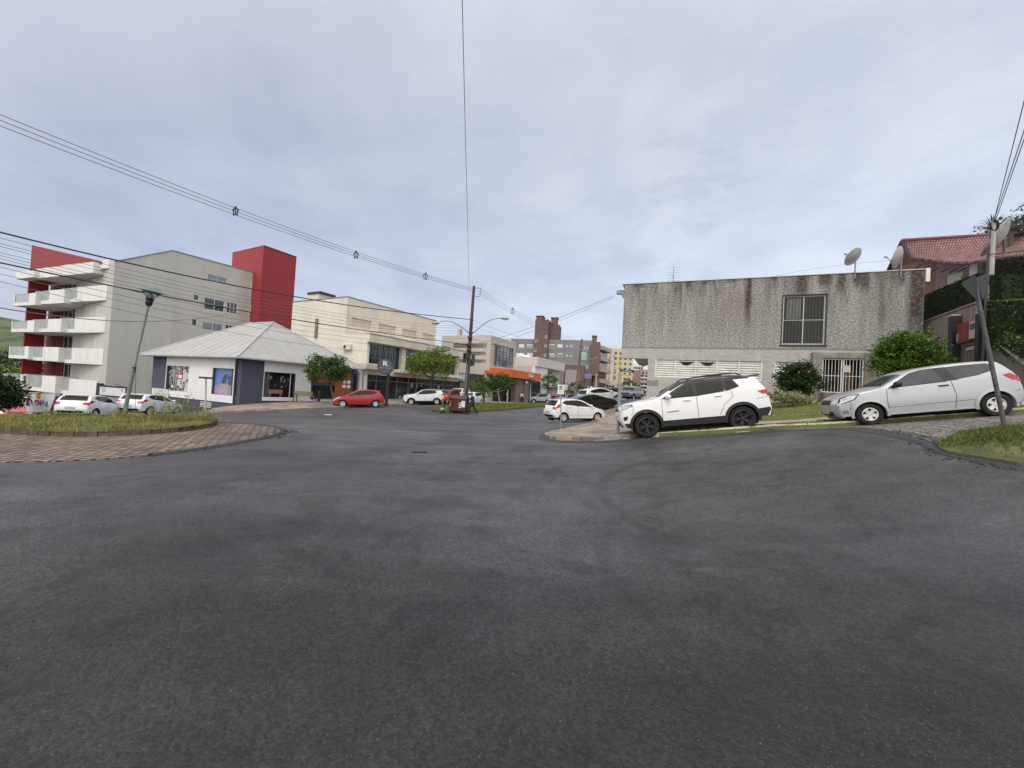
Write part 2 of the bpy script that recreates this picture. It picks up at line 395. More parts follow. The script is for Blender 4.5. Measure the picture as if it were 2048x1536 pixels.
    mx2 = _mk(t, 'ShaderNodeMixRGB'); l(mth('MULTIPLY', dust, wear), mx2.inputs[0]); l(mx.outputs[0], mx2.inputs[1]); mx2.inputs[2].default_value = (.088, .088, .084, 1)
    # two faint tyre arcs
    def arc(cx, cy, r, wdt, a):
        dx = mth('SUBTRACT', sp.outputs[0], cx); dy = mth('SUBTRACT', sp.outputs[1], cy)
        d = mth('POWER', mth('ADD', mth('MULTIPLY', dx, dx), mth('MULTIPLY', dy, dy)), .5)
        e = mth('ABSOLUTE', mth('SUBTRACT', d, r), 0)
        s_ = rng_(e, wdt * .4, wdt, a, 0, True)
        return mth('MULTIPLY', mth('MULTIPLY', s_, mth('MULTIPLY', rng_(sp.outputs[0], cx + r * .3, cx - r * .5, 0, 1, True), rng_(sp.outputs[1], cy - r * .75, cy - r * .2, 0, 1, True))), rng_(noise(2.2, 5), .35, .6, .3, 1))
    ar = mth('ADD', arc(4.6, 6.0, 3.05, .14, .48), arc(3.6, 3.6, 2.6, .12, .36))
    mx3 = _mk(t, 'ShaderNodeMixRGB'); l(ar, mx3.inputs[0]); l(mx2.outputs[0], mx3.inputs[1]); mx3.inputs[2].default_value = (.022, .022, .024, 1)
    l(mx3.outputs[0], b.inputs['Base Color'])
    l(rng_(noise(.45, 6, .65, .5, mp.outputs[0]), .35, .65, .40, .72), b.inputs['Roughness'])
    b.inputs['Specular IOR Level'].default_value = .34
    hgt = mth('ADD', mth('MULTIPLY', v1.outputs['Distance'], -.5), mth('MULTIPLY', noise(60, 4, .7), .9))
    hgt = mth('SUBTRACT', hgt, mth('MULTIPLY', pits, 1.2))
    bp = _mk(t, 'ShaderNodeBump', i_Strength=.8, i_Distance=.008); l(hgt, bp.inputs['Height']); l(bp.outputs[0], b.inputs['Normal'])
    return m
ASPH = asphalt_mat()
FRESH = mat('fresh_tar', (.028, .028, .030), .55, .25, 3, .8, 60, fine=.4, fs=90)
EARTH = mat('earth', (.10, .095, .06), .95, .3, .15, 0, dirt=((.055, .075, .025), .9, .6))
def cell_mat(name, cols, scale, mortar=(.05, .045, .04), rot=0, mw=.05, stretch=(1, 1, 1), bump=.5, kind='voronoi', dirt=.5, rough=.85):
    m = bpy.data.materials.new(name); m.use_nodes = True; t = m.node_tree; b = t.nodes['Principled BSDF']; l = t.links.new
    tc = _mk(t, 'ShaderNodeTexCoord'); mp = _mk(t, 'ShaderNodeMapping'); l(tc.outputs['Object'], mp.inputs[0])
    mp.inputs['Rotation'].default_value = (0, 0, rot); mp.inputs['Scale'].default_value = stretch
    dn = _mk(t, 'ShaderNodeTexNoise', i_Scale=.8, i_Detail=2.0); l(mp.outputs[0], dn.inputs['Vector'])
    if kind == 'voronoi':
        v = _mk(t, 'ShaderNodeTexVoronoi', i_Scale=scale); l(mp.outputs[0], v.inputs['Vector'])
        e = _mk(t, 'ShaderNodeTexVoronoi', i_Scale=scale, feature='DISTANCE_TO_EDGE'); l(mp.outputs[0], e.inputs['Vector'])
        sepc = _mk(t, 'ShaderNodeSeparateColor'); l(v.outputs['Color'], sepc.inputs[0]); key = sepc.outputs[0]; edge = e.outputs[0]
        mr = _mk(t, 'ShaderNodeMapRange', i_From_Min=0.0, i_From_Max=mw); l(edge, mr.inputs[0]); em = mr.outputs[0]
        cr = _mk(t, 'ShaderNodeValToRGB'); l(key, cr.inputs[0])
        cr.color_ramp.interpolation = 'CONSTANT'
        while len(cr.color_ramp.elements) < len(cols): cr.color_ramp.elements.new(.5)
        for i, c in enumerate(cols): cr.color_ramp.elements[i].position = i / len(cols); cr.color_ramp.elements[i].color = (*c, 1)
        csrc = cr.outputs[0]
    else:
        br = _mk(t, 'ShaderNodeTexBrick', i_Scale=scale, i_Mortar_Size=mw, i_Bias=0.0, i_Brick_Width=.5, i_Row_Height=.25); l(mp.outputs[0], br.inputs['Vector'])
        br.inputs['Color1'].default_value = (*cols[0], 1); br.inputs['Color2'].default_value = (*cols[1], 1); br.inputs['Mortar'].default_value = (*mortar, 1)
        csrc = br.outputs['Color']; inv = _mk(t, 'ShaderNodeMath', operation='SUBTRACT'); inv.inputs[0].default_value = 1; l(br.outputs['Fac'], inv.inputs[1]); em = inv.outputs[0]
    mx = _mk(t, 'ShaderNodeMixRGB'); l(em, mx.inputs[0]); mx.inputs[1].default_value = (*mortar, 1); l(csrc, mx.inputs[2])
    n = _mk(t, 'ShaderNodeTexNoise', i_Scale=1.1, i_Detail=6.0, i_Roughness=.65); l(tc.outputs['Object'], n.inputs['Vector'])
    mr2 = _mk(t, 'ShaderNodeMapRange', i_From_Min=.3, i_From_Max=.7, i_To_Min=1 - dirt, i_To_Max=1 + dirt * .5); l(n.outputs[0], mr2.inputs[0])
    n3 = _mk(t, 'ShaderNodeTexNoise', i_Scale=35.0, i_Detail=3.0); l(tc.outputs['Object'], n3.inputs['Vector'])
    mr3 = _mk(t, 'ShaderNodeMapRange', i_From_Min=.3, i_From_Max=.7, i_To_Min=.8, i_To_Max=1.2); l(n3.outputs[0], mr3.inputs[0])
    mu = _mk(t, 'ShaderNodeMath', operation='MULTIPLY'); l(mr2.outputs[0], mu.inputs[0]); l(mr3.outputs[0], mu.inputs[1])
    s = _mk(t, 'ShaderNodeVectorMath', operation='SCALE'); l(mx.outputs[0], s.inputs[0]); l(mu.outputs[0], s.inputs['Scale']); l(s.outputs[0], b.inputs['Base Color'])
    bp = _mk(t, 'ShaderNodeBump', i_Strength=bump, i_Distance=.02); l(em, bp.inputs['Height']); l(bp.outputs[0], b.inputs['Normal'])
    b.inputs['Roughness'].default_value = rough
    return m
PAVER = cell_mat('clay_pavers', [(.15, .11, .09), (.30, .23, .19)], 1.75, (.05, .04, .03), R(14), .05, kind='brick', dirt=.45)
FLAG = cell_mat('basalt_flags', [(.29, .235, .20), (.24, .21, .19), (.34, .285, .245), (.20, .175, .16), (.36, .27, .205)], 1.6, (.10, .085, .07), .3, .035, (1, 1.5, 1), .3)
COBBLE = cell_mat('cobbles', [(.17, .145, .13), (.21, .185, .165), (.13, .115, .105), (.25, .22, .195)], 7.5, (.05, .045, .035), .2, .09, (1, 1.25, 1), .9)
KERBM = mat('kerb_stone', (.30, .285, .26), .9, .3, 2.5, .4, 40, fine=.15, dirt=((.06, .055, .045), .8, 3))
KERBD = mat('dark_kerb_stone', (.10, .075, .06), .9, .35, 3, .6, 30, fine=.2, dirt=((.05, .06, .02), .8, 2))
CREAMK = mat('painted_kerb', (.50, .47, .38), .85, .25, 2, .3, 30, dirt=((.12, .1, .07), .9, 2.2))
SOIL = mat('grassy_soil', (.085, .095, .035), .95, .35, 1.2, .8, 20, fine=.3, dirt=((.17, .15, .06), .8, 1.5))
LAWN = mat('lawn_soil', (.115, .135, .04), .95, .25, 1.5, .6, 30, fine=.35, fs=70)

# ------------------------------------------------------------------ terrain: one grid, fine near the camera
def axis_pts(lo, hi, near, step):
    a = [0.0]; 
    while a[-1] < hi: a.append(a[-1] + (step if a[-1] < near else step + (a[-1] - near) * .12))
    b = [0.0]
    while b[-1] > lo: b.append(b[-1] - (step if -b[-1] < near else step + (-b[-1] - near) * .12))
    return np.array(sorted(set(a + b)))
gxs = axis_pts(-1500, 1500, 30, .5); gys = axis_pts(-400, 1800, 40, .5)
GX, GY = np.meshgrid(gxs, gys)
def far_fade(x, y):
    z = gz(x, y)
    r = np.hypot(x, y); k = np.clip((r - 220) / 200, 0, 1)
    flat = -6 + 18 * np.clip(np.asarray(x) / 600, -1, 1)
    return z * (1 - k) + flat * k
GZ = far_fade(GX.ravel(), GY.ravel())
nx, ny = len(gxs), len(gys)
idx = np.arange(nx * ny).reshape(ny, nx)
cx_ = (gxs[:-1] + gxs[1:]) / 2; cy_ = (gys[:-1] + gys[1:]) / 2
CX, CY = np.meshgrid(cx_, cy_)
ROADPOLY = [(-60, -30), (30, -30), (30, 2), (16, 12), (9.3, 12), (5.5, 14), (5, 22), (14, 30), (40, 90), (80, 170), (66, 176), (26, 100), (0, 52), (-9, 38), (-19, 25.5), (-25, 36), (-30, 52), (-52, 60), (-52, 32)]
isroad = inpoly(np.c_[CX.ravel(), CY.ravel()], ROADPOLY).reshape(CX.shape)
quads = np.stack([idx[:-1, :-1], idx[:-1, 1:], idx[1:, 1:], idx[1:, :-1]], -1)
def terr(name, mask, m):
    q = quads[mask]; used = np.unique(q); remap = -np.ones(nx * ny, int); remap[used] = np.arange(len(used))
    V = np.c_[GX.ravel()[used], GY.ravel()[used], GZ[used]]
    me = bpy.data.meshes.new(name); me.from_pydata(V.tolist(), [], remap[q].tolist()); me.materials.append(m)
    me.polygons.foreach_set('use_smooth', [True] * len(me.polygons))
    o = bpy.data.objects.new(name, me); col.objects.link(o); return tag(o, kind='structure')
terr('road', isroad, ASPH); terr('ground', ~isroad, EARTH)

# ------------------------------------------------------------------ grass
def leafmat(name, c1, c2, scale=1.5, trans=.25, rough=.6):
    m = bpy.data.materials.new(name); m.use_nodes = True; t = m.node_tree; b = t.nodes['Principled BSDF']; l = t.links.new
    tc = _mk(t, 'ShaderNodeTexCoord'); n = _mk(t, 'ShaderNodeTexNoise', i_Scale=scale, i_Detail=4.0, i_Roughness=.7); l(tc.outputs['Object'], n.inputs['Vector'])
    gm = _mk(t, 'ShaderNodeNewGeometry')
    ad = _mk(t, 'ShaderNodeMath', operation='ADD'); l(n.outputs[0], ad.inputs[0])
    rs = _mk(t, 'ShaderNodeMapRange', i_To_Min=-.25, i_To_Max=.25); l(gm.outputs['Random Per Island'], rs.inputs[0]); l(rs.outputs[0], ad.inputs[1])
    cr = _mk(t, 'ShaderNodeValToRGB'); l(ad.outputs[0], cr.inputs[0])
    cr.color_ramp.elements[0].position = .25; cr.color_ramp.elements[0].color = (*c1, 1); cr.color_ramp.elements[1].position = .75; cr.color_ramp.elements[1].color = (*c2, 1)
    l(cr.outputs[0], b.inputs['Base Color']); b.inputs['Roughness'].default_value = rough; b.inputs['Specular IOR Level'].default_value = .3
    tr = _mk(t, 'ShaderNodeBsdfTranslucent'); l(cr.outputs[0], tr.inputs[0])
    mx = _mk(t, 'ShaderNodeMixShader', i_Fac=trans); l(b.outputs[0], mx.inputs[1]); l(tr.outputs[0], mx.inputs[2]); l(mx.outputs[0], t.nodes['Material Output'].inputs[0])
    return m
GRASS = leafmat('grass_blades', (.12, .14, .03), (.27, .27, .075), .7)
GRASSD = leafmat('weed_blades', (.12, .155, .03), (.37, .35, .12), .9)
def grass(name, poly, n, hmin, hmax, m, h0=0, hfun=None, parent=None, clump=0, wd=.012, dens=None):
    A = np.array(poly, float); lo, hi = A.min(0), A.max(0); P = []
    while len(P) < n:
        Q = rng.uniform(lo, hi, (n * 2, 2)); Q = Q[inpoly(Q, poly)]
        if dens is not None: Q = Q[rng.random(len(Q)) < dens(Q)]
        P = Q if len(P) == 0 else np.r_[P, Q]
    P = P[:n]; Z = gz(P[:, 0], P[:, 1]) + h0
    if hfun is not None: Z = Z + hfun(P)
    nz = np.sin(P[:, 0] * 1.7 + 1) * np.cos(P[:, 1] * 1.3) * .5 + .5
    H = rng.uniform(hmin, hmax, n) * (.6 + .6 * nz) * (1 + clump * (rng.random(n) < .03) * 2)
    a = rng.uniform(0, 6.283, n); W = wd * rng.uniform(.6, 1.4, n); ln = rng.uniform(.1, .7, n) * H; la = rng.uniform(0, 6.283, n)
    B = np.c_[P, Z]; dx = np.c_[np.cos(a) * W, np.sin(a) * W, 0 * a]; le = np.c_[np.cos(la) * ln, np.sin(la) * ln, 0 * a]
    v0 = B - dx; v1 = B + dx; m0 = B + le * .3 - dx * .7 + np.c_[0 * a, 0 * a, H * .55]; m1 = B + le * .3 + dx * .7 + np.c_[0 * a, 0 * a, H * .55]; tp = B + le + np.c_[0 * a, 0 * a, H]
    V = np.stack([v0, v1, m1, m0, tp], 1).reshape(-1, 3); k = np.arange(n) * 5
    me = bpy.data.meshes.new(name)
    fs = [(i, i + 1, i + 2, i + 3) for i in k.tolist()] + [(i + 3, i + 2, i + 4) for i in k.tolist()]
    me.from_pydata(V.tolist(), [], fs); me.materials.append(m)
    o = bpy.data.objects.new(name, me); col.objects.link(o)
    if parent is not None: attach(o, parent)
    return tag(o, kind='stuff')

def patchy(P): return np.clip(.55 + .8 * np.sin(P[:, 0] * 1.9 + 1.3 * np.sin(P[:, 1] * 1.1)) * np.cos(P[:, 1] * 1.6 + .7 * P[:, 0]) + .3 * np.sin(P[:, 0] * 5.1 + P[:, 1] * 3.7), .10, 1)
# ------------------------------------------------------------------ roundabout on the left
ringf = [gp(*p) for p in [(0, 926), (100, 924), (200, 920), (300, 912), (400, 899), (470, 888), (530, 877), (562, 868), (568, 861), (550, 854), (500, 849), (440, 847)]]
C0 = np.array([-15.2, 14.6])
ring = chaikin(ringf, 2)
back = [(-14.5, 19.6), (-18.5, 20.0), (-21.8, 16.5), (-22, 12), (-19, 8.2), (-14, 6.6)]
ring_poly = ring + chaikin([ring[-1]] + back + [ring[0]], 2)[1:-1]
pad('roundabout_apron', ring_poly, .02, PAVER, s=.45, skirt=.1)
# ragged edge of new asphalt lapping onto the pavers
def ragged(name, line, w0, w1, h, m, label=None):
    pts = chaikin(line, 2); mb = MB(); P = []
    L_ = []; 
    for i in range(len(pts) - 1):
        a = np.array(pts[i]); b = np.array(pts[i + 1]); k = max(1, int(np.linalg.norm(b - a) / .12))
        for j in range(k): L_.append((a + (b - a) * j / k, (b - a) / np.linalg.norm(b - a)))
    rows = []; q0 = q1 = 1.0
    for p, d in L_:
        nn = np.array([-d[1], d[0]]); q0 = min(1.5, max(.3, q0 + random.uniform(-.25, .25))); q1 = min(1.3, max(.4, q1 + random.uniform(-.15, .15))); a_ = p + nn * w0 * q0; b_ = p - nn * w1 * q1
        rows.append([(*a_, g(*a_) + .022), (*(p * .6 + a_ * .4), g(*p) + h), (*(p * .6 + b_ * .4), g(*p) + h), (*b_, g(*b_) + .004)])
    for i in range(len(rows) - 1):
        for k in range(3): mb.add([rows[i][k], rows[i][k + 1], rows[i + 1][k + 1], rows[i + 1][k]], [(0, 1, 2, 3)])
    return tag(mb.build(name, m, smooth=True), kind='structure')
ragged('asphalt_edge', ringf[3:], .16, .16, .05, FRESH)
isl = [gp(*p) for p in [(-40, 862), (0, 868), (60, 872), (160, 875), (250, 873), (330, 868), (400, 861), (432, 853), (434, 847)]]
isl_poly = chaikin(isl, 2) + chaikin([isl[-1], (-11.6, 15.4), (-14.8, 16.3), (-17.8, 15.8), (-19.3, 13.8), (-18.3, 11), isl[0]], 2)[1:-1]
IC = np.array(isl_poly).mean(0)
def mound(P):
    d = edgedist(P, isl_poly); return .10 * np.clip(d / 2.0, 0, 1) ** .8
pad('roundabout_island', isl_poly, .15, SOIL, s=.4, skirt=.0, hfun=mound)
kerb('island_kerb', isl_poly, .26, .17, KERBD, closed=True, side=1, jit=.015)
grass('roundabout_grass', isl_poly, 34000, .035, .115, GRASSD, .15, mound, clump=.7, wd=.010, dens=patchy)

# ------------------------------------------------------------------ left sidewalk in front of the shops
kl = [gp(*p) for p in [(411, 827), (450, 825.5), (522, 823.5), (600, 820.5), (664, 817.5)]] + [(-12.6, 33.2), (-9.5, 38.4), (-5, 46), (0, 54), (8, 70), (26, 103), (50, 150)]
kls = chaikin(kl, 2)
off = np.array([-9.5, 5.0])
left_side = kls + [(42, 156), (-4, 82), (-16, 60), (-26, 44), (-24.5, 32.5)]
pad('left_pavement', left_side, .13, FLAG, s=1.0, skirt=.2)
kerb('left_kerb', kls[:-3], .16, .14, KERBM, side=1, jit=.006)
# ------------------------------------------------------------------ corner pavement under the street-name post
cl = [gp(*p) for p in [(1240, 803), (1228, 822), (1212, 846), (1150, 856), (1110, 866), (1085, 873), (1098, 880), (1150, 882.5), (1210, 881), (1260, 877)]]
cl2 = chaikin([(6.0, 38), (5.6, 30)] + [(p[0], p[1]) for p in cl[2:]], 2)
side_kerb = chaikin([gp(1285, 875.5), gp(1330, 873), gp(1420, 868), gp(1487, 864), gp(1545, 859.5), gp(1600, 857), gp(1660, 855.5), gp(1745, 849), gp(1850, 841), gp(1950, 835), gp(2048, 826), (15.5, 8.4), (19, 7.0), (26, 5)], 1)
pad('corner_pavement', cl2 + [(p[0], p[1]) for p in [(5.6, 12.9), (6.6, 15.5), (7.2, 20), (8.2, 25), (9.5, 38)]], .12, FLAG, s=.5, skirt=.2)
kerb('corner_kerb', cl2[:], .15, .13, KERBM, side=1, jit=.01)
ragged('asphalt_edge', [gp(*p) for p in [(1092, 868), (1082, 876), (1100, 883), (1150, 885.5), (1230, 884), (1330, 877), (1440, 872), (1545, 863), (1620, 860), (1700, 857)]], .12, .22, .03, FRESH)
# side street verge: kerb, grass strip, concrete path, lawn up to the building
kerb('side_street_kerb', side_kerb, .16, .13, CREAMK, side=1, jit=.008)
def offs(line, d):
    r = []
    for i, p in enumerate(line):
        a = np.array(line[max(i - 1, 0)]); b = np.array(line[min(i + 1, len(line) - 1)]); t = (b - a) / np.linalg.norm(b - a)
        r.append(tuple(np.array(p) + np.array([-t[1], t[0]]) * d))
    return r
verge = side_kerb[2:] + offs(side_kerb, 1.25)[2:][::-1]
pad('grass_verge', verge, .10, LAWN, s=.4, skirt=.1)
grass('verge_grass', offs(side_kerb, .2)[2:] + offs(side_kerb, 1.2)[2:][::-1], 16000, .03, .08, GRASS, .10, wd=.009)
CONC = mat('concrete_path', (.36, .30, .25), .9, .2, 1.5, .3, 30, fine=.12, dirt=((.15, .12, .09), .6, 2))
path = offs(side_kerb, 1.25)[1:] + offs(side_kerb, 2.35)[1:][::-1]
pad('footpath', path, .115, CONC, s=.5, skirt=.1)
lawn = offs(side_kerb, 2.35)[1:-4] + [(17.6, 18.6), (13.5, 20.8), (8.5, 24.5), (7.6, 21), (6.9, 17)]
def bank(P): 
    return .35 * np.clip((P[:, 1] - 13.5) / 6, 0, 1) * 0
pad('lawn', lawn, .11, LAWN, s=.5, skirt=.05)
grass('lawn_grass', lawn, 24000, .03, .07, GRASS, .11, wd=.010)
# cobbled side street on the right
cob = [gp(*p) for p in [(1690, 856), (1745, 858), (1800, 868), (1850, 880), (1885, 892), (1960, 905), (2048, 915)]]
cob_poly = [gp(1600, 859.5)] + cob + [(12, 3.5), (20, 2), (26, 4.4), (15.4, 8.2)] + side_kerb[::-1][3:-8]
pad('cobbled_street', cob_poly, .012, COBBLE, s=.5, skirt=.0)
isr = [gp(*p) for p in [(1886, 884), (1872, 892), (1885, 906), (1935, 915), (2000, 925), (2060, 936)]] + [(11.5, 3.6), (13.5, 4.0), gp(2150, 868), gp(2048, 862), gp(1960, 866), gp(1905, 872)]
isr_poly = chaikin(isr, 2, True)
def mound2(P): return .18 * np.clip(edgedist(P, isr_poly) / .9, 0, 1)
pad('grass_island', isr_poly, .05, SOIL, s=.3, skirt=.2, hfun=mound2)
grass('island_grass', isr_poly, 11000, .03, .10, leafmat('long_grass', (.05, .085, .018), (.17, .19, .045), .9), .05, mound2, wd=.007, clump=.3, dens=patchy)
ragged('asphalt_edge', [gp(*p) for p in [(1700, 858), (1800, 871), (1850, 884), (1872, 897), (1890, 909), (1935, 918), (2000, 928), (2070, 941)]], .16, .16, .02, FRESH)
# ------------------------------------------------------------------ median strip with grass, centre
med = [gp(*p) for p in [(864, 819.5), (900, 824), (955, 824.5), (1010, 820.5), (1060, 816), (1101, 812.8)]]
mk = chaikin([gp(864, 819.5)] + med[1:], 2)
med_poly = mk + [(9.3, 66), (6.5, 60), (1.5, 48), (-4.0, 38.5), (-6.4, 35)]
pad('median', med_poly, .12, SOIL, s=.8, skirt=.2)
kerb('median_kerb', chaikin(med_poly[:], 0), .16, .14, KERBD, closed=True, side=1)
grass('median_grass', med_poly, 15000, .08, .25, leafmat('bright_grass', (.09, .13, .02), (.23, .25, .06), .5), .12, wd=.02)
# loose chippings on the near asphalt
def chips(n):
    V, Fc = [], []; k = 0
    while k < n:
        x, y = random.uniform(-6.5, 6.5), 1.2 + 6 * random.random() ** 1.6
        if abs(x) > y * 1.45 + .4: continue
        if random.random() > .25 + .75 * max(0, math.sin(x * 1.3 + 2 * math.sin(y)) * math.cos(y * 1.1 + x * .4)): continue
        s = random.uniform(.003, .0075); a = random.uniform(0, 6.28); V.append((x, y, s, a)); k += 1
    A = np.array(V); Z = gz(A[:, 0], A[:, 1]); P = []
    for (x, y, s, a), z in zip(V, Z):
        c, d = math.cos(a) * s, math.sin(a) * s; o = len(P); h = s * random.uniform(.7, 1.2)
        P += [(x + c, y + d, z), (x - d * .8, y + c * .8, z), (x - c, y - d, z), (x + d * .7, y - c * .7, z), (x + c * .3, y + d * .2, z + h)]
        Fc += [(o, o + 1, o + 4), (o + 1, o + 2, o + 4), (o + 2, o + 3, o + 4), (o + 3, o, o + 4)]
    me = bpy.data.meshes.new('loose_chippings'); me.from_pydata(P, [], Fc); me.materials.append(mat('chipping', (.046, .045, .048), .7, .7, 40))
    o = bpy.data.objects.new('loose_chippings', me); col.objects.link(o); tag(o, 'loose stone chippings scattered over the near asphalt', kind='stuff')
chips(14000)
def rubble(line, n, spread, name, m, s0, s1, label):
    pts = chaikin(line, 1); P, Fc = [], []
    for _ in range(n):
        i = random.randrange(len(pts) - 1); t = random.random(); x = pts[i][0] * (1 - t) + pts[i + 1][0] * t + random.gauss(0, spread); y = pts[i][1] * (1 - t) + pts[i + 1][1] * t + random.gauss(0, spread)
        s = random.uniform(s0, s1) ** 1.0 * random.uniform(.4, 1); z = g(x, y) + .015; o = len(P); k = 6; ph = random.uniform(0, 6)
        for j in range(k): a = ph + j * 6.283 / k; r_ = s * random.uniform(.7, 1.2); P.append((x + math.cos(a) * r_, y + math.sin(a) * r_, z - .02))
        for j in range(k): a = ph + j * 6.283 / k; r_ = s * random.uniform(.4, .8); P.append((x + math.cos(a) * r_, y + math.sin(a) * r_, z + s * random.uniform(.3, .7)))
        Fc += [(o + j, o + (j + 1) % k, o + k + (j + 1) % k, o + k + j) for j in range(k)] + [tuple(o + k + j for j in range(k))]
    me = bpy.data.meshes.new(name); me.from_pydata(P, [], Fc); me.materials.append(m); o = bpy.data.objects.new(name, me); col.objects.link(o); tag(o, label, kind='stuff')
rubble(ringf[3:9], 350, .09, 'asphalt_crumbs', FRESH, .012, .045, 'black asphalt crumbs along the edge of the brick apron')
rubble(ringf[6:9], 90, .20, 'asphalt_lumps', mat('tar_lump', (.04, .038, .036), .8, .3, 9), .02, .07, 'broken asphalt lumps heaped at the tip of the brick apron')
rubble([gp(*p) for p in [(1700, 857), (1800, 869), (1850, 883), (1875, 897), (1890, 909), (1960, 922), (2060, 938)]], 420, .12, 'asphalt_crumbs', FRESH, .008, .03, 'black asphalt crumbs along the edge of the cobbles')
rubble([gp(*p) for p in [(1090, 870), (1083, 876), (1110, 883), (1230, 883), (1330, 877)]], 300, .07, 'asphalt_crumbs', FRESH, .01, .04, 'black asphalt crumbs along the corner kerb')
# puddle, scraps
def scrap(name, px, py, w_, d_, h_, m, label, cat, rz=0, n=9):
    x, y = gp(px, py); z = g(x, y); mb = MB(); P = []
    for k in range(n):
        t = 2 * math.pi * k / n; r_ = random.uniform(.7, 1.1); P.append((math.cos(t) * w_ / 2 * r_, math.sin(t) * d_ / 2 * r_))
    c, s = math.cos(rz), math.sin(rz)
    mb.prism([(x + a * c - b * s, y + a * s + b * c, g(x + a * c - b * s, y + a * s + b * c) + .004) for a, b in P], (0, 0, h_))
    return tag(mb.build(name, m), label, cat)
WATER = mat('puddle_water', (.012, .013, .012), .03, 0, spec=.6)
o = scrap('puddle', 838, 905, .50, .16, .006, WATER, None, None, .1, 14); tag(o, kind='structure')
PAPER = mat('paper', (.62, .62, .60), .8, .1, 8); DRYL = mat('dry_leaf', (.16, .07, .03), .8, .3, 20)
scrap('paper_scrap', 657, 830, .55, .35, .03, PAPER, 'white flattened rubbish lying on the road before the red hatchback', 'litter')
scrap('dry_leaf', 1097, 998, .055, .03, .012, DRYL, 'small brown dry leaf lying on the open asphalt', 'leaf', n=6)
# ------------------------------------------------------------------ vertical facade planes
class Fac:
    def __init__(s, a, b, off=0):
        """a, b: (picture x, depth); the plane through both, u runs from a to b, n points to the camera"""
        s.a = np.array(XY(*a)) if len(a) == 2 else np.array(a[:2]); s.b = np.array(XY(*b)) if len(b) == 2 else np.array(b[:2])
        d = s.b - s.a; s.len = np.linalg.norm(d); s.d = d / s.len; s.n = np.array([s.d[1], -s.d[0]])
        if s.n @ (-s.a) < 0: s.n = -s.n
        s.a = s.a + s.n * off
        s.rz = math.atan2(s.d[1], s.d[0])
    def uz(s, px, py, off=0):
        r = ray(px, py); o = s.a + s.n * off
        t = (o @ s.n) / (r.x * s.n[0] + r.y * s.n[1]); p = np.array([r.x * t, r.y * t])
        return ((p - s.a) @ s.d, CAMH + r.z * t)
    def P(s, u, z, off=0):
        q = s.a + s.d * u + s.n * off; return Vector((q[0], q[1], z))
    def rect(s, x0, y0, x1, y1, off=0):
        u0, z0 = s.uz(x0, y0, off); u1, z1 = s.uz(x1, y1, off); return (min(u0, u1), min(z0, z1), max(u0, u1), max(z0, z1))
    @property
    def U(s): return Vector((s.d[0], s.d[1], 0))
    @property
    def NV(s): return Vector((s.n[0], s.n[1], 0))
    def uof(s, px, off=0): return s.uz(px, yh(px), off)[0]
def fbox(mb, f, u0, z0, u1, z1, o0, o1, m=None):
    P = [f.P(u, z, o) for u in (u0, u1) for o in (o0, o1) for z in (z0, z1)]
    return mb.add(P, [(0, 1, 3, 2), (4, 6, 7, 5), (0, 4, 5, 1), (2, 3, 7, 6), (0, 2, 6, 4), (1, 5, 7, 3)], m)
def wall(mb, f, outer, holes=(), D=.3, reveal=.15, off=0, m=None, thru=False):
    """vertical wall polygon (u,z) with rectangular openings (u0,z0,u1,z1)"""
    loops = [[Vector((u, z, 0)) for u, z in outer]] + [[Vector((a, b, 0)), Vector((c, b, 0)), Vector((c, d, 0)), Vector((a, d, 0))] for a, b, c, d in holes]
    flat = [v for l_ in loops for v in l_]; tr = tessellate_polygon(loops)
    mb.add([f.P(v.x, v.y, off) for v in flat], [tuple(t) for t in tr], m)
    n = len(outer)
    F_ = [f.P(u, z, off) for u, z in outer]; B_ = [f.P(u, z, off - D) for u, z in outer]
    mb.add(F_ + B_, [(i, (i + 1) % n, (i + 1) % n + n, i + n) for i in range(n)], m)
    if thru: mb.add([f.P(v.x, v.y, off - D) for v in flat], [tuple(t) for t in tr], m)
    else: mb.add(B_, [tuple(range(n))], m)
    for a, b, c, d in holes:
        q = [(a, b), (c, b), (c, d), (a, d)]
        F_ = [f.P(u, z, off) for u, z in q]; B_ = [f.P(u, z, off - reveal) for u, z in q]
        mb.add(F_ + B_, [(i, (i + 1) % 4, (i + 1) % 4 + 4, i + 4) for i in range(4)] + ([] if thru else [(4, 5, 6, 7)]), m)
GLASS = mat('dark_glass', (.035, .045, .052), .06, .4, .8, spec=.7)
GLASSL = mat('pale_glass', (.20, .24, .27), .08, .3, 1.2, spec=.7)
WHITEP = mat('white_paint', (.72, .72, .72), .6, .05, 1.5, .05, 30, dirt=((.46, .45, .43), .35, .9), stretch=(1, 1, .25))
ALU = mat('white_frame', (.70, .70, .69), .45, .05, 4)
GREYM = mat('grey_metal', (.22, .23, .24), .5, .15, 3, metal=.3)
BLACKM = mat('black_metal', (.02, .02, .022), .5, .2, 4)
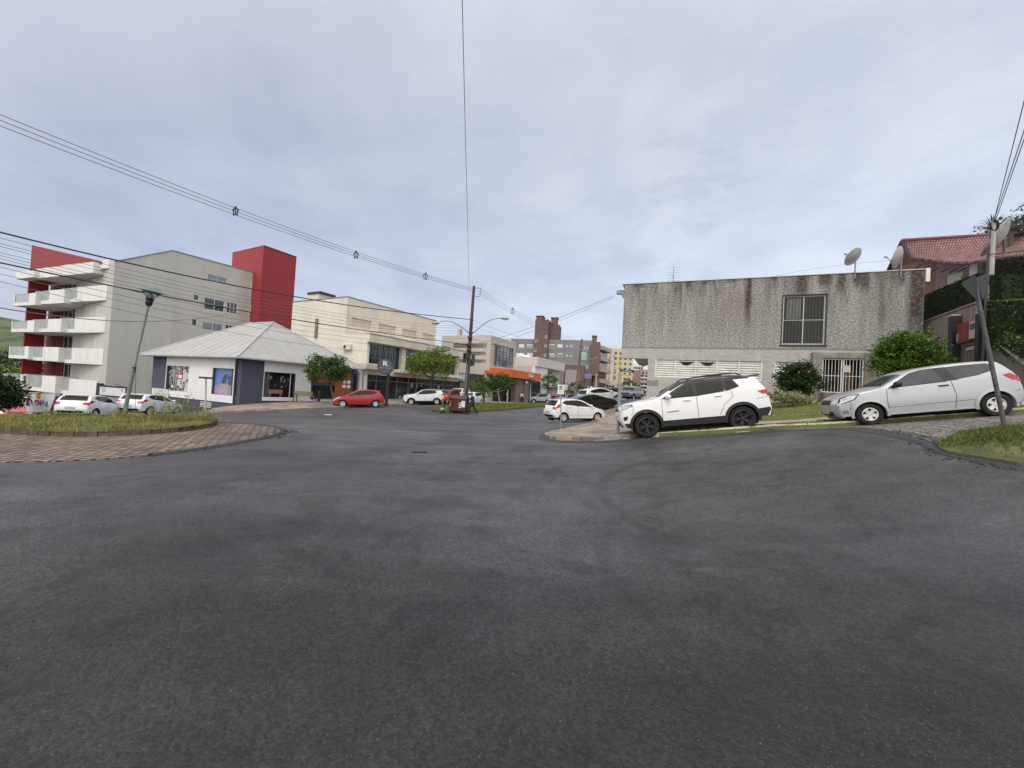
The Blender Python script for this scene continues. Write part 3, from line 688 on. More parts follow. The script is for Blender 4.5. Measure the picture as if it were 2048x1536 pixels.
def window(f, rc, parent, fr=ALU, pane=GLASS, fw=.05, nv=1, nh=0, depth=.10, name='window', off=0, blind=None):
    a, b, c, d = rc; mb = MB()
    fbox(mb, f, a, b, c, b + fw, off - depth, off - depth + .06); fbox(mb, f, a, d - fw, c, d, off - depth, off - depth + .06)
    fbox(mb, f, a, b + fw, a + fw, d - fw, off - depth, off - depth + .06); fbox(mb, f, c - fw, b + fw, c, d - fw, off - depth, off - depth + .06)
    for k in range(nv):
        u = a + (c - a) * (k + 1) / (nv + 1); fbox(mb, f, u - fw * .4, b + fw, u + fw * .4, d - fw, off - depth, off - depth + .055)
    for k in range(nh):
        z = b + (d - b) * (k + 1) / (nh + 1); fbox(mb, f, a + fw, z - fw * .35, c - fw, z + fw * .35, off - depth, off - depth + .05)
    w_ = mb.build(name, fr, parent)
    p = MB(); fbox(p, f, a + fw * .5, b + fw * .5, c - fw * .5, d - fw * .5, off - depth - .03, off - depth + .02); p.build('pane', pane, w_)
    if blind:
        q = MB(); fbox(q, f, a + fw, d - (d - b) * blind, c - fw, d - fw, off - depth + .021, off - depth + .03); q.build('blind', ALU, w_)
    return w_
def centre(f, z=0, off=-2): p = f.P(f.len / 2, 0, off); return (p.x, p.y, g(p.x, p.y))

# ================================================================== grey apartment block with red fin, far left
APG = mat('grey_render', (.47, .465, .435), .85, .06, .9, .1, 40, dirt=((.33, .32, .30), .35, .7), stretch=(1, 1, .12))
RED = mat('red_cladding', (.27, .020, .026), .6, .12, .6, stretch=(1, 1, 6), fine=.08, fs=8)
DRED = mat('deep_red_render', (.115, .012, .016), .8, .15, 1)
ap = thing('apartment_building', (-42, 44, -3), 'grey five storey apartment block with white balconies, red fin and tall red stair tower', 'apartment building')
A = Fac((213, 40), (492, 51.5))
top = [A.uz(218, 521), A.uz(345, 502), A.uz(495, 542)]
u0 = 0; u1 = A.uof(492)
hol = [A.rect(*q) for q in [(415, 547, 454, 571), (387, 588, 398, 602), (409, 594, 448, 625), (454, 603, 474, 629), (384, 637, 394, 652), (405, 643, 445, 665), (451, 649, 471, 678)]]
mb = MB(); wall(mb, A, [(u0, -5), (u1, -5), (u1, top[2][1]), (top[1][0], top[1][1]), (u0, top[0][1])], hol, D=12.5, reveal=.16)
mb.build('wall', APG, ap)
mb = MB()
def cap(mb, f, p, q, h=.12, o=.05, D=.4): mb.prism([f.P(p[0], p[1], o), f.P(q[0], q[1], o), f.P(q[0], q[1] + h, o), f.P(p[0], p[1] + h, o)], -f.NV * D)
cap(mb, A, (u0, top[0][1] + .002), (top[1][0], top[1][1] + .002)); cap(mb, A, (top[1][0], top[1][1] + .002), (u1, top[2][1] + .002)); mb.build('roof_flashing', GREYM, ap)
for i, h in enumerate(hol): window(A, h, ap, nv=(1, 0, 1, 2, 0, 1, 2)[i], pane=(GLASSL, GLASS, GLASS, GLASS, GLASS, GLASSL, GLASS)[i], nh=(0, 0, 1, 1, 0, 0, 0)[i], fw=.06)
# stair tower
T1 = Fac((509, 50.4), (576, 54.3)); mb = MB()
t0 = T1.uz(514, 487); t1 = T1.uz(585, 512)
mb2 = [(0, -4), (T1.len, -4), (T1.len, t1[1]), (0, t0[1])]
wall(mb, T1, mb2, (), D=7.8)
mb.build('tower', RED, ap)
mb = MB(); fbox(mb, T1, .9, t0[1] - .5, 3.0, t0[1] + .55, -7.9, -2.2); mb.build('tower_top', RED, ap)
pe = T1.P(0, 0, -7.8); T3 = Fac((pe.x, pe.y, 0), (T1.a[0], T1.a[1], 0))
for y0, y1, x_ in [(565, 583, 501), (611, 625, 499)]: u_ = T3.uz(x_, y1)[0]; window(T3, (u_ - .5, T3.uz(x_, y1)[1], u_ + .35, T3.uz(x_, y0)[1]), ap, nv=0, depth=-.03)
mb = MB(); cap(mb, T1, (0, t0[1] + .002), (T1.len, t1[1] + .002), .1, .06, 7.9); mb.build('roof_flashing', mat('dark_red_metal', (.10, .02, .02), .5), ap)
# balcony front: the recessed wall, then three staggered balconies a floor
B = Fac((66, 46), (210, 40.4), off=-2.3); mb = MB()
fbox(mb, B, B.uof(128), -5, B.len, B.uz(190, 548)[1], -3, 0); mb.build('wall', APG, ap)
mb = MB(); fbox(mb, B, -4.0, -5, B.uof(128) - .01, B.uz(90, 540)[1], -3, .1); mb.build('wall', DRED, ap)
BF = Fac((66, 46), (210, 40.4)); mb = MB()
tl = BF.uz(64, 490); tr_ = BF.uz(205, 523); bz = BF.uz(100, 541)[1]
mb.prism([BF.P(tl[0], bz - 1, 0), BF.P(BF.uz(130, 545)[0], bz - 1, 0), BF.P(tr_[0], tr_[1] - .3, 0), BF.P(tr_[0], tr_[1], 0), BF.P(tl[0], tl[1], 0)], -BF.NV * 1.5); mb.build('red_fin', RED, ap)
mb = MB(); fbox(mb, BF, tl[0] - .1, -2, tl[0] + .18, bz, -1.6, .02); mb.build('red_fin', RED, ap)
RAIL = mat('steel_rail', (.45, .46, .47), .35, .1, 5, metal=.6); BGL = mat('balcony_glass', (.34, .38, .38), .15, .2, 2, spec=.6)
def balcony(x0, x1, y0, y1, off, gl=None, solid=True):
    f = BF; a, zt = f.uz(x0, y0, off); zb = f.uz(x0, y1, off)[1]; b = f.uz(x1, (y0 + y1) / 2, off)[0]; m_ = MB()
    if a > b: a, b = b, a
    b = min(b, f.uof(209))
    ph = zt - zb
    fbox(m_, f, a, zb, b, zb + .42, -2.28, off)            # slab edge
    gs = []
    if gl is None or not solid:
        fbox(m_, f, a, zb + .42, b, zt, off - .14, off)
    else:
        g0, g1 = a + (b - a) * gl[0], a + (b - a) * gl[1]
        if g0 > a + .05: fbox(m_, f, a, zb + .42, g0, zt, off - .14, off)
        if g1 < b - .05: fbox(m_, f, g1, zb + .42, b, zt, off - .14, off)
        gs = [(g0, g1)]
    fbox(m_, f, a, zb + .42, a + .12, zt, -2.2, off - .142); fbox(m_, f, b - .12, zb + .42, b, zt, -2.2, off - .142)
    o = m_.build('balcony', WHITEP, ap)
    for g0, g1 in gs:
        m2 = MB(); fbox(m2, f, g0 + .04, zb + .46, g1 - .04, zt - .08, off - .08, off - .05); m2.build('glass_panel', BGL, o)
        m3 = MB(); fbox(m3, f, g0, zt - .06, g1, zt, off - .1, off - .03); fbox(m3, f, g0, zb + .43, g0 + .04, zt - .061, off - .1, off - .03); fbox(m3, f, g1 - .04, zb + .43, g1, zt - .061, off - .1, off - .03)
        m3.build('railing', RAIL, o)
for spec in [(127, 217, 530, 546, 0, None), (72, 186, 538, 557, .5, None), (32, 68, 545, 558, .9, None),
             (125, 213, 577, 605, 0, (.02, .36)), (71, 128, 583, 609, .5, (.03, .5)), (28, 71, 589, 612, .9, (.05, .7)),
             (121, 210, 636, 665, 0, (.02, .34)), (66, 122, 639, 664, .5, (0.03, .55)), (24, 68, 642, 664, .9, (.04, .7)),
             (116, 206, 695, 725, 0, (.02, .33)), (56, 117, 693, 720, .5, (.05, .5)), (19, 57, 692, 716, .9, (.04, .8)),
             (110, 193, 755, 786, 0, (.02, .36)), (47, 111, 748, 779, .5, (.12, .6)), (8, 48, 746, 769, .9, (.2, .8))]: balcony(*spec)
for y0, y1 in [(562, 600), (619, 660), (672, 718), (728, 775)]:
    r_ = B.rect(131, y0, 153, y1); window(B, r_, ap, nv=2, depth=-.05, name='balcony_door')
    r_ = B.rect(172, y0 - 4, 181, y1); window(B, r_, ap, nv=0, depth=-.05, pane=GLASSL)
    r_ = B.rect(190, y0 - 4, 200, y1); window(B, r_, ap, nv=0, depth=-.05, pane=GLASSL)
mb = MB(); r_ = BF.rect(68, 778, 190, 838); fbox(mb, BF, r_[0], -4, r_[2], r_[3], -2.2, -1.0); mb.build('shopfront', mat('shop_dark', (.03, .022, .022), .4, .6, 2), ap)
mb = MB(); r_ = BF.rect(68, 778, 190, 790); fbox(mb, BF, r_[0], r_[1], r_[2], r_[3], -.98, -.6); mb.build('fascia', DRED, ap)

# ================================================================== white corner shop with hipped roof
NAVY = mat('blue_grey_paint', (.060, .066, .10), .8, .1, .8, .05, 30, dirt=((.09, .095, .12), .5, 1))
SHW = mat('shop_white', (.72, .73, .74), .75, .04, .6, .05, 30, dirt=((.55, .55, .53), .35, .8))
sh = thing('corner_shop', (-24.6, 36.9, -1), 'white and blue grey single storey corner shop under a pale hipped roof', 'shop')
D1 = Fac((305, 35.5), (482, 30)); E1 = Fac((482, 30), (706, 38.6))
EZ = 3.0
h1 = D1.rect(335, 731, 376, 784); h2 = D1.rect(427, 736, 472, 794); h3 = D1.rect(399, 800, 422, 818)
h1 = (h1[0], h1[1], h1[2], h1[3]); h2 = (h2[0], h1[1] + .02, h2[2], h1[3] - .02)
mb = MB(); wall(mb, D1, [(0, -3.5), (D1.len, -3.5), (D1.len, EZ), (0, EZ)], [h1, h2, h3], D=9, reveal=.25); mb.build('wall', NAVY, sh)
e1 = E1.rect(529, 743, 588, 795); e2 = E1.rect(625, 770, 672, 797)
ew = E1.uof(622); mb = MB(); wall(mb, E1, [(.003, -3), (E1.len, -3), (E1.len, EZ), (.003, EZ)], [e1, e2], D=9, reveal=.3, off=.002); mb.build('wall', NAVY, sh)
wb = h1[1] - .55; mb = MB()
pu = D1.uof(333); pv = D1.uof(472); wall(mb, D1, [(pu, wb), (pv, wb), (pv, EZ - .01), (pu, EZ - .01)], [h1, (h2[0], h2[1], pv - .25, h2[3])], D=.045, reveal=.045, off=.05, thru=True)
mb.build('white_panel', SHW, sh)
mb = MB(); fbox(mb, D1, D1.uof(308), wb + .1, pu - .003, wb + .62, 0, .05); mb.build('white_band', SHW, sh)
mb = MB(); a_ = E1.uof(527); wall(mb, E1, [(a_, e1[1] - .3), (ew, e1[1] - .3), (ew, EZ - .01), (a_, EZ - .01)], [e1], D=.045, reveal=.045, off=.05, thru=True)
mb.build('white_panel', SHW, sh)
# hipped roof
cA, cB, cC = D1.P(0, 0), D1.P(D1.len, 0), E1.P(E1.len, 0); cD = cA + cC - cB
mid = (cA + cC) / 2; ctr = (cA + cB + cC + cD) / 4; ax = (cA - cB).normalized(); ay = (cC - cB).normalized()
def hiproof(z0, z1, oh, rl, mats, parent, cs):
    a, b, c, d = [Vector((p.x, p.y, z0)) for p in cs]
    a = a + ax * oh - ay * oh; b = b - ax * oh - ay * oh; c = c - ax * oh + ay * oh; d = d + ax * oh + ay * oh
    r1 = Vector((ctr.x, ctr.y, z1)) + ax * rl; r2 = Vector((ctr.x, ctr.y, z1)) - ax * rl; th = Vector((0, 0, -.16)); m_ = MB()
    top_ = [a, b, c, d, r1, r2]; m_.add(top_ + [p + th for p in (a, b, c, d)], [(0, 1, 5, 4), (1, 2, 5), (2, 3, 4, 5), (3, 0, 4), (0, 1, 7, 6), (1, 2, 8, 7), (2, 3, 9, 8), (3, 0, 6, 9), (6, 7, 8, 9)])
    o = m_.build('roof', mats, parent)
    m2 = MB()
    for p, q in [(a, r1), (b, r2), (c, r2), (d, r1), (r1, r2)]: m2.tube([p + Vector((0, 0, .02)), q + Vector((0, 0, .03))], .07, 6)
    m2.build('ridge_cap', mat('ridge_metal', (.42, .43, .44), .6), o)
    for base0, base1, t0, t1 in ((a, b, r1, r2), (b, c, r2, r2)):
        n_ = int((base1 - base0).length / 1.15); m4 = MB(); e_ = (base1 - base0).normalized(); up_ = (t0 - base0) - e_ * (t0 - base0).dot(e_); A0 = (t0 - base0).dot(e_); A1 = (t1 - base0).dot(e_); Lb = (base1 - base0).length
        for k in range(1, n_):
            s_ = Lb * k / n_; h_ = min(1, s_ / A0, (Lb - s_) / max(Lb - A1, 1e-3)); p_ = base0 + e_ * s_ + Vector((0, 0, .008)); m4.tube([p_, p_ + up_ * h_], .016, 4)
        m4.build('sheet_seams', mat('seam_grey', (.30, .30, .30), .8), o)
    m3 = MB()
    for p, q in [(a, b), (b, c)]:
        m3.tube([p + Vector((0, 0, -.10)), q + Vector((0, 0, -.10))], .09, 8)
    m3.build('gutter', mat('gutter_grey', (.35, .36, .37), .5), o)
ROOFM = mat('fibre_cement_roof', (.36, .36, .355), .85, .10, .5, 0, 30, dirt=((.36, .35, .34), .6, .45), fine=.06, fs=6)
hiproof(EZ + .12, 6.85, .65, 1.8, ROOFM, sh, (cA, cB, cC, cD))
# window displays
def pane_box(f, rc, m_, parent, name='shop_window', dep=.18, ins=.0):
    mb = MB(); fbox(mb, f, rc[0] + ins, rc[1] + ins, rc[2] - ins, rc[3] - ins, -dep - .05, -dep); return mb.build(name, m_, parent)
def poster_mat(name, c1, c2, c3, sc_, thr=.5, grad=None):
    m = bpy.data.materials.new(name); m.use_nodes = True; t = m.node_tree; b = t.nodes['Principled BSDF']; l = t.links.new
    tc = _mk(t, 'ShaderNodeTexCoord'); v = _mk(t, 'ShaderNodeTexVoronoi', i_Scale=sc_); l(tc.outputs['Object'], v.inputs['Vector'])
    n = _mk(t, 'ShaderNodeTexNoise', i_Scale=sc_ * .8, i_Detail=3.0, i_Distortion=1.0); l(tc.outputs['Object'], n.inputs['Vector'])
    cr = _mk(t, 'ShaderNodeValToRGB'); l(n.outputs[0], cr.inputs[0]); cr.color_ramp.interpolation = 'CONSTANT'
    cr.color_ramp.elements[0].color = (*c1, 1); cr.color_ramp.elements[1].position = thr; cr.color_ramp.elements[1].color = (*c2, 1)
    e = cr.color_ramp.elements.new(thr + .08); e.color = (*c3, 1)
    l(cr.outputs[0], b.inputs['Base Color']); b.inputs['Roughness'].default_value = .25
    return m
sw = pane_box(D1, h1, poster_mat('shoe_poster', (.55, .55, .56), (.03, .03, .03), (.30, .30, .31), 1.6, .47), sh)
mb = MB(); um = (h1[0] + h1[2]) / 2; zm = (h1[1] + h1[3]) / 2; fbox(mb, D1, um - .35, zm - .05, um + .45, zm + .45, -.178, -.165); mb.build('notice', mat('red_notice', (.45, .04, .03), .5), sw)
mb = MB(); fbox(mb, D1, um - .25, zm + .05, um + .35, zm + .33, -.164, -.16); mb.build('notice', SHW, sw)
sw = pane_box(D1, h2, mat('poster_sky', (.10, .20, .45), .3, .3, .8), sh)
u0_, z0_, u1_, z1_ = h2; hh = z1_ - z0_; ww = u1_ - u0_
mb = MB(); mb.prism([D1.P(u0_, z0_, -.178), D1.P(u1_ - .25, z0_, -.178), D1.P(u1_ - .25, z0_ + hh * .36, -.178), D1.P(u0_ + ww * .4, z0_ + hh * .44, -.178), D1.P(u0_, z0_ + hh * .32, -.178)], D1.NV * .006); mb.build('poster_hill', mat('poster_mauve', (.36, .27, .36), .4, .3, 2), sw)
mb = MB(); mb.prism([D1.P(u0_ + ww * .28, z0_ + hh * .46, -.17), D1.P(u0_ + ww * .42, z0_ + hh * .40, -.17), D1.P(u0_ + ww * .5, z0_ + hh * .8, -.17), D1.P(u0_ + ww * .36, z0_ + hh * .72, -.17)], D1.NV * .004)
for k in range(9):
    uu = u0_ + ww * random.uniform(.5, .8); zz = z0_ + hh * random.uniform(.42, .78); r_ = random.uniform(.1, .22)
    mb.prism([D1.P(uu + r_ * math.cos(q), zz + r_ * math.sin(q), -.17) for q in np.linspace(0, 6.28, 8)[:-1]], D1.NV * (.004 + k * .0006))
mb.build('poster_figures', mat('poster_dark', (.05, .055, .07), .4, .5, 4), sw)
w3 = pane_box(D1, h3, GLASS, sh, 'basement_window')
mb = MB()
for k in range(1, 5): zz = h3[1] + (h3[3] - h3[1]) * k / 5; fbox(mb, D1, h3[0], zz - .03, h3[2], zz + .03, -.1, -.05)
for k in range(0, 4): uu = h3[0] + (h3[2] - h3[0]) * k / 3; fbox(mb, D1, uu - .03, h3[1], uu + .03, h3[3], -.13, -.101)
mb.build('grille', ALU, w3)
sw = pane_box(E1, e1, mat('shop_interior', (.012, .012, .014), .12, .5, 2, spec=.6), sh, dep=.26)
mb = MB(); fbox(mb, E1, e1[0] + .5, e1[1] + .3, e1[2] - .9, e1[1] + .62, -.258, -.2); fbox(mb, E1, e1[0] + .6, e1[1] + .02, e1[0] + .7, e1[1] + .299, -.258, -.2); fbox(mb, E1, e1[2] - 1.1, e1[1] + .02, e1[2] - 1.0, e1[1] + .299, -.258, -.2); mb.build('display_table', mat('display_wood', (.25, .17, .10), .6), sw)
for k in range(16):
    mb = MB()
    uu = random.uniform(e1[0] + .3, e1[2] - .5); zz = e1[1] + random.uniform(.65, 1.7); a_, b_ = random.uniform(.05, .16), random.uniform(.06, .3)
    fbox(mb, E1, uu, zz, uu + a_, zz + b_, -.257 + k * .001, -.25 + k * .002); mb.build('display_item', mat('goods', (.16, .17, .19), .7, .8, 6), sw)
fr = MB(); fbox(fr, E1, e1[2] - .35, e1[1], e1[2] - .30, e1[3], -.2, -.15); fr.build('window_bar', ALU, sw)
# timber cladding and dark entrance at the far end of the shop
WOOD = mat('orange_timber', (.26, .085, .022), .6, .2, 1.5, .2, 20, stretch=(.3, .3, 8))
mb = MB(); r_ = E1.rect(626, 732, 668, 768, .1); fbox(mb, E1, r_[0], E1.uz(640, 765)[1], r_[2], EZ - .05, .002, .08)
mb.build('timber_panel', WOOD, sh)
mb = MB(); r_ = E1.rect(672, 745, 698, 803, .1); fbox(mb, E1, r_[0], -.6, r_[2], E1.uz(685, 745)[1], .002, .10); tp = mb.build('timber_panel', WOOD, sh)
for du in (.25, .75):
    for dz in (0, .45):
        mb = MB(); fbox(mb, E1, r_[2] - 1.1 + du, 1.05 + dz, r_[2] - 1.1 + du + .36, 1.05 + dz + .3, .101, .115); mb.build('notice', SHW, tp)
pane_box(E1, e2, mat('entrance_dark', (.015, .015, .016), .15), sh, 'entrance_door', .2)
mb = MB(); fbox(mb, E1, E1.uof(622), -.55, E1.uof(670), E1.uz(640, 799)[1], .0, .25); mb.build('entrance_step', SHW, sh)
pb = MB(); pb.tube([D1.P(D1.len - .55, 2.9, .12), D1.P(D1.len - .55, -.6, .12)], .05, 8); pb.build('downpipe', BLACKM, sh)
mb = MB(); fbox(mb, D1, D1.uof(312), wb - .25, D1.uof(342), wb + .62, .06, .10); bn = mb.build('banner', mat('banner_white', (.60, .60, .59), .6, .08, 3), sh)
for k in range(3): 
    q = D1.P(D1.uof(327), wb + .42 - k * .24, .101); text('lettering', ('SAPATOS', 'BOLSAS - MALAS', 'ACESSORIOS')[k], .20, q, D1.U, (0, 0, 1), mat('letter_grey', (.22, .23, .26), .6), bn)
# small lamps under the eaves
mb = MB(); mb.sphere(D1.P(D1.len - 1.7, EZ - .05, .45), .09, 10); mb.build('eaves_lamp', mat('lamp_white', (.8, .8, .78), .4), sh)

# ================================================================== cream building with glazed first floor
CREAM = mat('cream_render', (.67, .615, .52), .85, .07, .3, .08, 30, dirt=((.42, .40, .33), .5, .35), stretch=(1, 1, .5))
CREAM2 = mat('cream_side', (.63, .61, .54), .85, .07, .3, .08, 30, dirt=((.42, .42, .36), .5, .35), stretch=(1, 1, .5))
TEAL = mat('teal_glass', (.018, .035, .045), .07, .5, .5, spec=.8)
cb = thing('shop_building', (-11, 50, -.2), 'cream commercial building with dark teal glazed first floor above shops', 'commercial building')
Gf = Fac((575, 46.8), (730, 40.5)); Ff = Fac((730, 40.5), (915, 53.4))
ztop = Gf.uz(600, 603)[1]; zlow = Gf.uz(700, 669)[1]; uS = Gf.uof(684)
mb = MB(); wall(mb, Gf, [(0, -2), (Gf.len, -2), (Gf.len, zlow), (uS, zlow), (uS, ztop), (0, ztop)], (), D=.3); mb.build('wall', CREAM2, cb)
Pc = Gf.P(uS, 0); H0 = (Pc.x, Pc.y); hd = Ff.d; tt = 14.2
Hf = Fac((H0[0], H0[1], 0), (H0[0] + hd[0] * tt, H0[1] + hd[1] * tt, 0))
zt2 = Hf.uz(879, 656)[1]
hw = [Hf.rect(*q) for q in [(704, 634, 742, 660), (758, 648, 791, 671), (805, 659, 832, 679), (845, 669, 867, 687)]]
zt_, zb_ = hw[0][3], hw[0][1]; hw = [(a, zb_, c, zt_) for a, b, c, d in hw]
mb = MB(); wall(mb, Hf, [(0.002, -1), (Hf.len, -1), (Hf.len, ztop), (0.002, ztop)], hw, D=9, reveal=.25); mb.build('wall', CREAM, cb)
for h in hw: 
    mb = MB(); fbox(mb, Hf, h[0], h[1], h[2], h[3], -.24, -.2); mb.build('shutter', mat('cream_shutter', (.60, .52, .44), .8, .05, 2), cb)
mb = MB(); cap(mb, Gf, (0, ztop + .002), (uS, ztop + .002), .08, .06, .4); cap(mb, Hf, (0, ztop + .002), (Hf.len, ztop + .002), .08, .06, .4); mb.build('roof_flashing', GREYM, cb)
# lower front volume
F1 = Ff.len; zf1 = Ff.uz(732, 684)[1]; zf0 = Ff.uz(731, 733)[1]
gl1 = (Ff.uof(734) , zf0, Ff.uof(800), zf1); gl2 = (Ff.uof(808), zf0, Ff.uof(912), zf1)
mb = MB(); wall(mb, Ff, [(0, 2.6), (F1, 2.6), (F1, zlow - .02), (0, zlow - .02)], [gl1, gl2], D=3.4, reveal=.7); mb.build('wall', CREAM, cb)
mb = MB(); fbox(mb, Ff, -.25, zf1 + .06, F1 + .9, zlow, 0, .55); mb.build('parapet', CREAM, cb)
mb = MB(); fbox(mb, Ff, -.26, zlow + .001, F1 + .9, zlow + .07, -.1, .6); mb.build('roof_flashing', GREYM, cb)
for gl, n_ in ((gl1, 5), (gl2, 8)):
    w_ = window(Ff, gl, cb, BLACKM, TEAL, .07, n_, 1, .55, 'glazing')
for px_, py_ in ((747, 699), (783, 711)):
    u_, z_ = Ff.uz(px_, py_); mb = MB()
    for a, b, c, d in [(0, 0, 1.1, .06), (0, 1.3, 1.1, 1.36), (0, .061, .06, 1.299), (1.04, .061, 1.1, 1.299)]: fbox(mb, Ff, u_ - .5 + a, z_ - .9 + b, u_ - .5 + c, z_ - .9 + d, -.49, -.46)
    mb.build('opening_sash', GREYM, cb)
mb = MB(); zc_ = Ff.uz(735, 735)[1]; fbox(mb, Ff, -.9, zc_ - .18, Ff.uof(764), zc_ + .26, .001, 1.2); fbox(mb, Ff, -.6, zc_ + .261, Ff.uof(764) - .2, zc_ + .42, .001, .9); mb.build('canopy', mat('weathered_canopy', (.50, .46, .42), .85, .2, 1), cb)
mb = MB(); fbox(mb, Ff, Ff.uof(786), zc_ - .25, F1, zc_ + .1, .001, 1.0); mb.build('canopy', CREAM, cb)
SHOPD = mat('shopfront_glass', (.035, .034, .036), .12, .7, 1.5, spec=.6)
mb = MB(); fbox(mb, Ff, .5, -.8, F1, 2.599, -3.3, -.9); mb.build('shopfront', SHOPD, cb)
mb = MB()
for px_ in (762, 783, 803, 826, 842, 872, 893): u_ = Ff.uof(px_); fbox(mb, Ff, u_ - .05, -.5, u_ + .05, 2.59, -.899, -.8)
fbox(mb, Ff, .5, 1.95, F1, 2.03, -.899, -.83); mb.build('mullions', GREYM, cb)
for k in range(26):
    gm = MB()
    u_ = random.uniform(1, F1 - 1); z_ = random.uniform(-.1, 1.6); fbox(gm, Ff, u_, z_, u_ + random.uniform(.08, .4), z_ + random.uniform(.1, .6), -.899, -.88 + k * .0004)
    gm.build('display_item', (mat('display_pale', (.40, .38, .35), .7, .4, 3), mat('display_mid', (.12, .10, .09), .7, .8, 3))[k // 13], cb)
for px_ in (716, 725): 
    u_ = Ff.uof(px_); mb = MB(); fbox(mb, Ff, u_ - .16, -.7, u_ + .16, zc_ - .2, .1, .42); mb.build('column', WHITEP, cb)
mb = MB(); fbox(mb, Gf, Gf.uof(697), -.9, Gf.uof(714), Gf.uz(705, 748)[1], .05, .3); mb.build('dark_panel', NAVY, cb)
mb = MB(); fbox(mb, Gf, Gf.uof(690), 3.3, Gf.uof(723), 3.65, .0, 1.3); mb.build('canopy', mat('weathered_canopy', (.5, .46, .42)), cb)
o_ = Gf.P(Gf.uof(698), Gf.uz(698, 694)[1], .02); ac = MB(); rr_ = Gf.rect(689, 689, 705, 700); fbox(ac, Gf, rr_[0], rr_[1], rr_[2], rr_[3], .0, .35)
aco = ac.build('air_conditioner', mat('ac_cream', (.58, .56, .50), .6), None); tag(aco, 'cream air conditioning unit fixed high on the cream side wall', 'air conditioner')
mb = MB(); cc_ = Gf.P(rr_[0] + .28 * (rr_[2] - rr_[0]) + .1, (rr_[1] + rr_[3]) / 2, .352)
M_ = Matrix((Gf.U, Vector((0, 0, 1)), Gf.NV)).transposed(); mb.lathe([(.001, .01), (.19, .01), (.21, 0)], cc_, M=M_, n=20); mb.build('fan', BLACKM, aco)
mb = MB(); v_ = Gf.uof(627); fbox(mb, Gf, v_ - .18, Gf.uz(627, 676)[1], v_ + .18, Gf.uz(628, 638)[1], .001, .18); mb.build('duct', mat('rusty_duct', (.20, .17, .15), .7, .3, 2), cb)
mb = MB(); fbox(mb, Gf, Gf.uof(597), ztop, Gf.uof(618), ztop + .9, -2.4, -.5); mb.build('roof_housing', CREAM2, cb)
mb = MB(); fbox(mb, Gf, Gf.uof(596), ztop + .901, Gf.uof(622), ztop + 1.15, -2.5, -.4); mb.build('roof_housing', BLACKM, cb)

# ------------------------------------------------------------------ small shop with white fascia
J0 = Fac((878, 60), (936, 55.5)); sp_ = thing('small_shop', (-6, 56, -.2), 'low shop with white fascia sign and dark door behind the utility pole', 'shop')
mb = MB(); r_ = J0.rect(884, 746, 936, 797); fbox(mb, J0, r_[0], -.8, r_[2], r_[3], -3, 0); mb.build('wall', mat('shop_dark2', (.05, .05, .05), .5, .4, 1.5), sp_)
mb = MB(); r_ = J0.rect(886, 748, 930, 763); fbox(mb, J0, r_[0], r_[1], r_[2], r_[3], .001, .2); fs = mb.build('fascia', SHW, sp_)
text('lettering', 'Mini', .75, J0.P(J0.uof(913), (r_[1] + r_[3]) / 2 + .35, .2), J0.U, (0, 0, 1), mat('letter_pink', (.5, .03, .12), .5), fs, bold=.02)
text('lettering', 'Preço', .7, J0.P(J0.uof(920), (r_[1] + r_[3]) / 2 - .33, .2), J0.U, (0, 0, 1), mat('letter_blue', (.03, .10, .5), .5), fs, bold=.02)
mb = MB(); r_ = J0.rect(911, 764, 934, 797); fbox(mb, J0, r_[0] + 1.2, -.6, r_[2], r_[3], .001, .12); mb.build('side_panel', mat('shop_beige', (.35, .33, .29), .8), sp_)

# ================================================================== beige office building with louvred bands
BEI = mat('beige_render', (.47, .445, .39), .85, .06, .3, .05, 20, dirt=((.36, .34, .3), .4, .3))
LOUV = mat('grey_louvre', (.20, .205, .20), .6, .1, .3, stretch=(1, 1, 1))
ob = thing('office_building', (-6, 62, 0), 'beige office building with grey louvred bands and mirrored corner glazing', 'office building')
Jf = Fac((878, 62), (976, 58)); Kf = Fac((976, 58), (1026, 64.2))
zt3 = Jf.uz(930, 671)[1]; hb = [Jf.rect(907, 687, 973, 696), Jf.rect(907, 703, 972, 711), Jf.rect(907, 718, 971, 726)]
mb = MB(); wall(mb, Jf, [(0, -1), (Jf.len, -1), (Jf.len, zt3), (0, zt3)], hb, D=6, reveal=.3); mb.build('wall', BEI, ob)
for h in hb:
    mb = MB(); n_ = 26
    for k in range(n_): u_ = h[0] + (h[2] - h[0]) * (k + .5) / n_; fbox(mb, Jf, u_ - .07, h[1], u_ + .07, h[3], -.2, -.05)
    mb.build('louvre', LOUV, ob)
kb = Kf.uz(1000, 733)[1]
mb = MB(); wall(mb, Kf, [(.002, -1), (Kf.len, -1), (Kf.len, zt3), (.002, zt3)], [(.3, kb, Kf.len - .5, zt3 - 1.2)], D=6, reveal=.2, off=-.002); mb.build('wall', BEI, ob)
wq = (.3, kb, Kf.len - .5, zt3 - 1.2); window(Kf, (wq[0], wq[1], wq[0] + 1.6, wq[3]), ob, BLACKM, mat('grey_panel', (.13, .135, .13), .3, .2, 2), .05, 3, 6, .15, 'glazing')
window(Kf, (wq[0] + 1.602, wq[1], wq[2], wq[3]), ob, BLACKM, mat('mirror_glass', (.16, .17, .17), .03, .9, .5, metal=.6), .05, 4, 6, .15, 'glazing')
mb = MB(); fbox(mb, Jf, Jf.uof(899), zt3, Jf.uof(904), zt3 + 1.3, -2, -1.2); mb.build('roof_vent', BEI, ob)
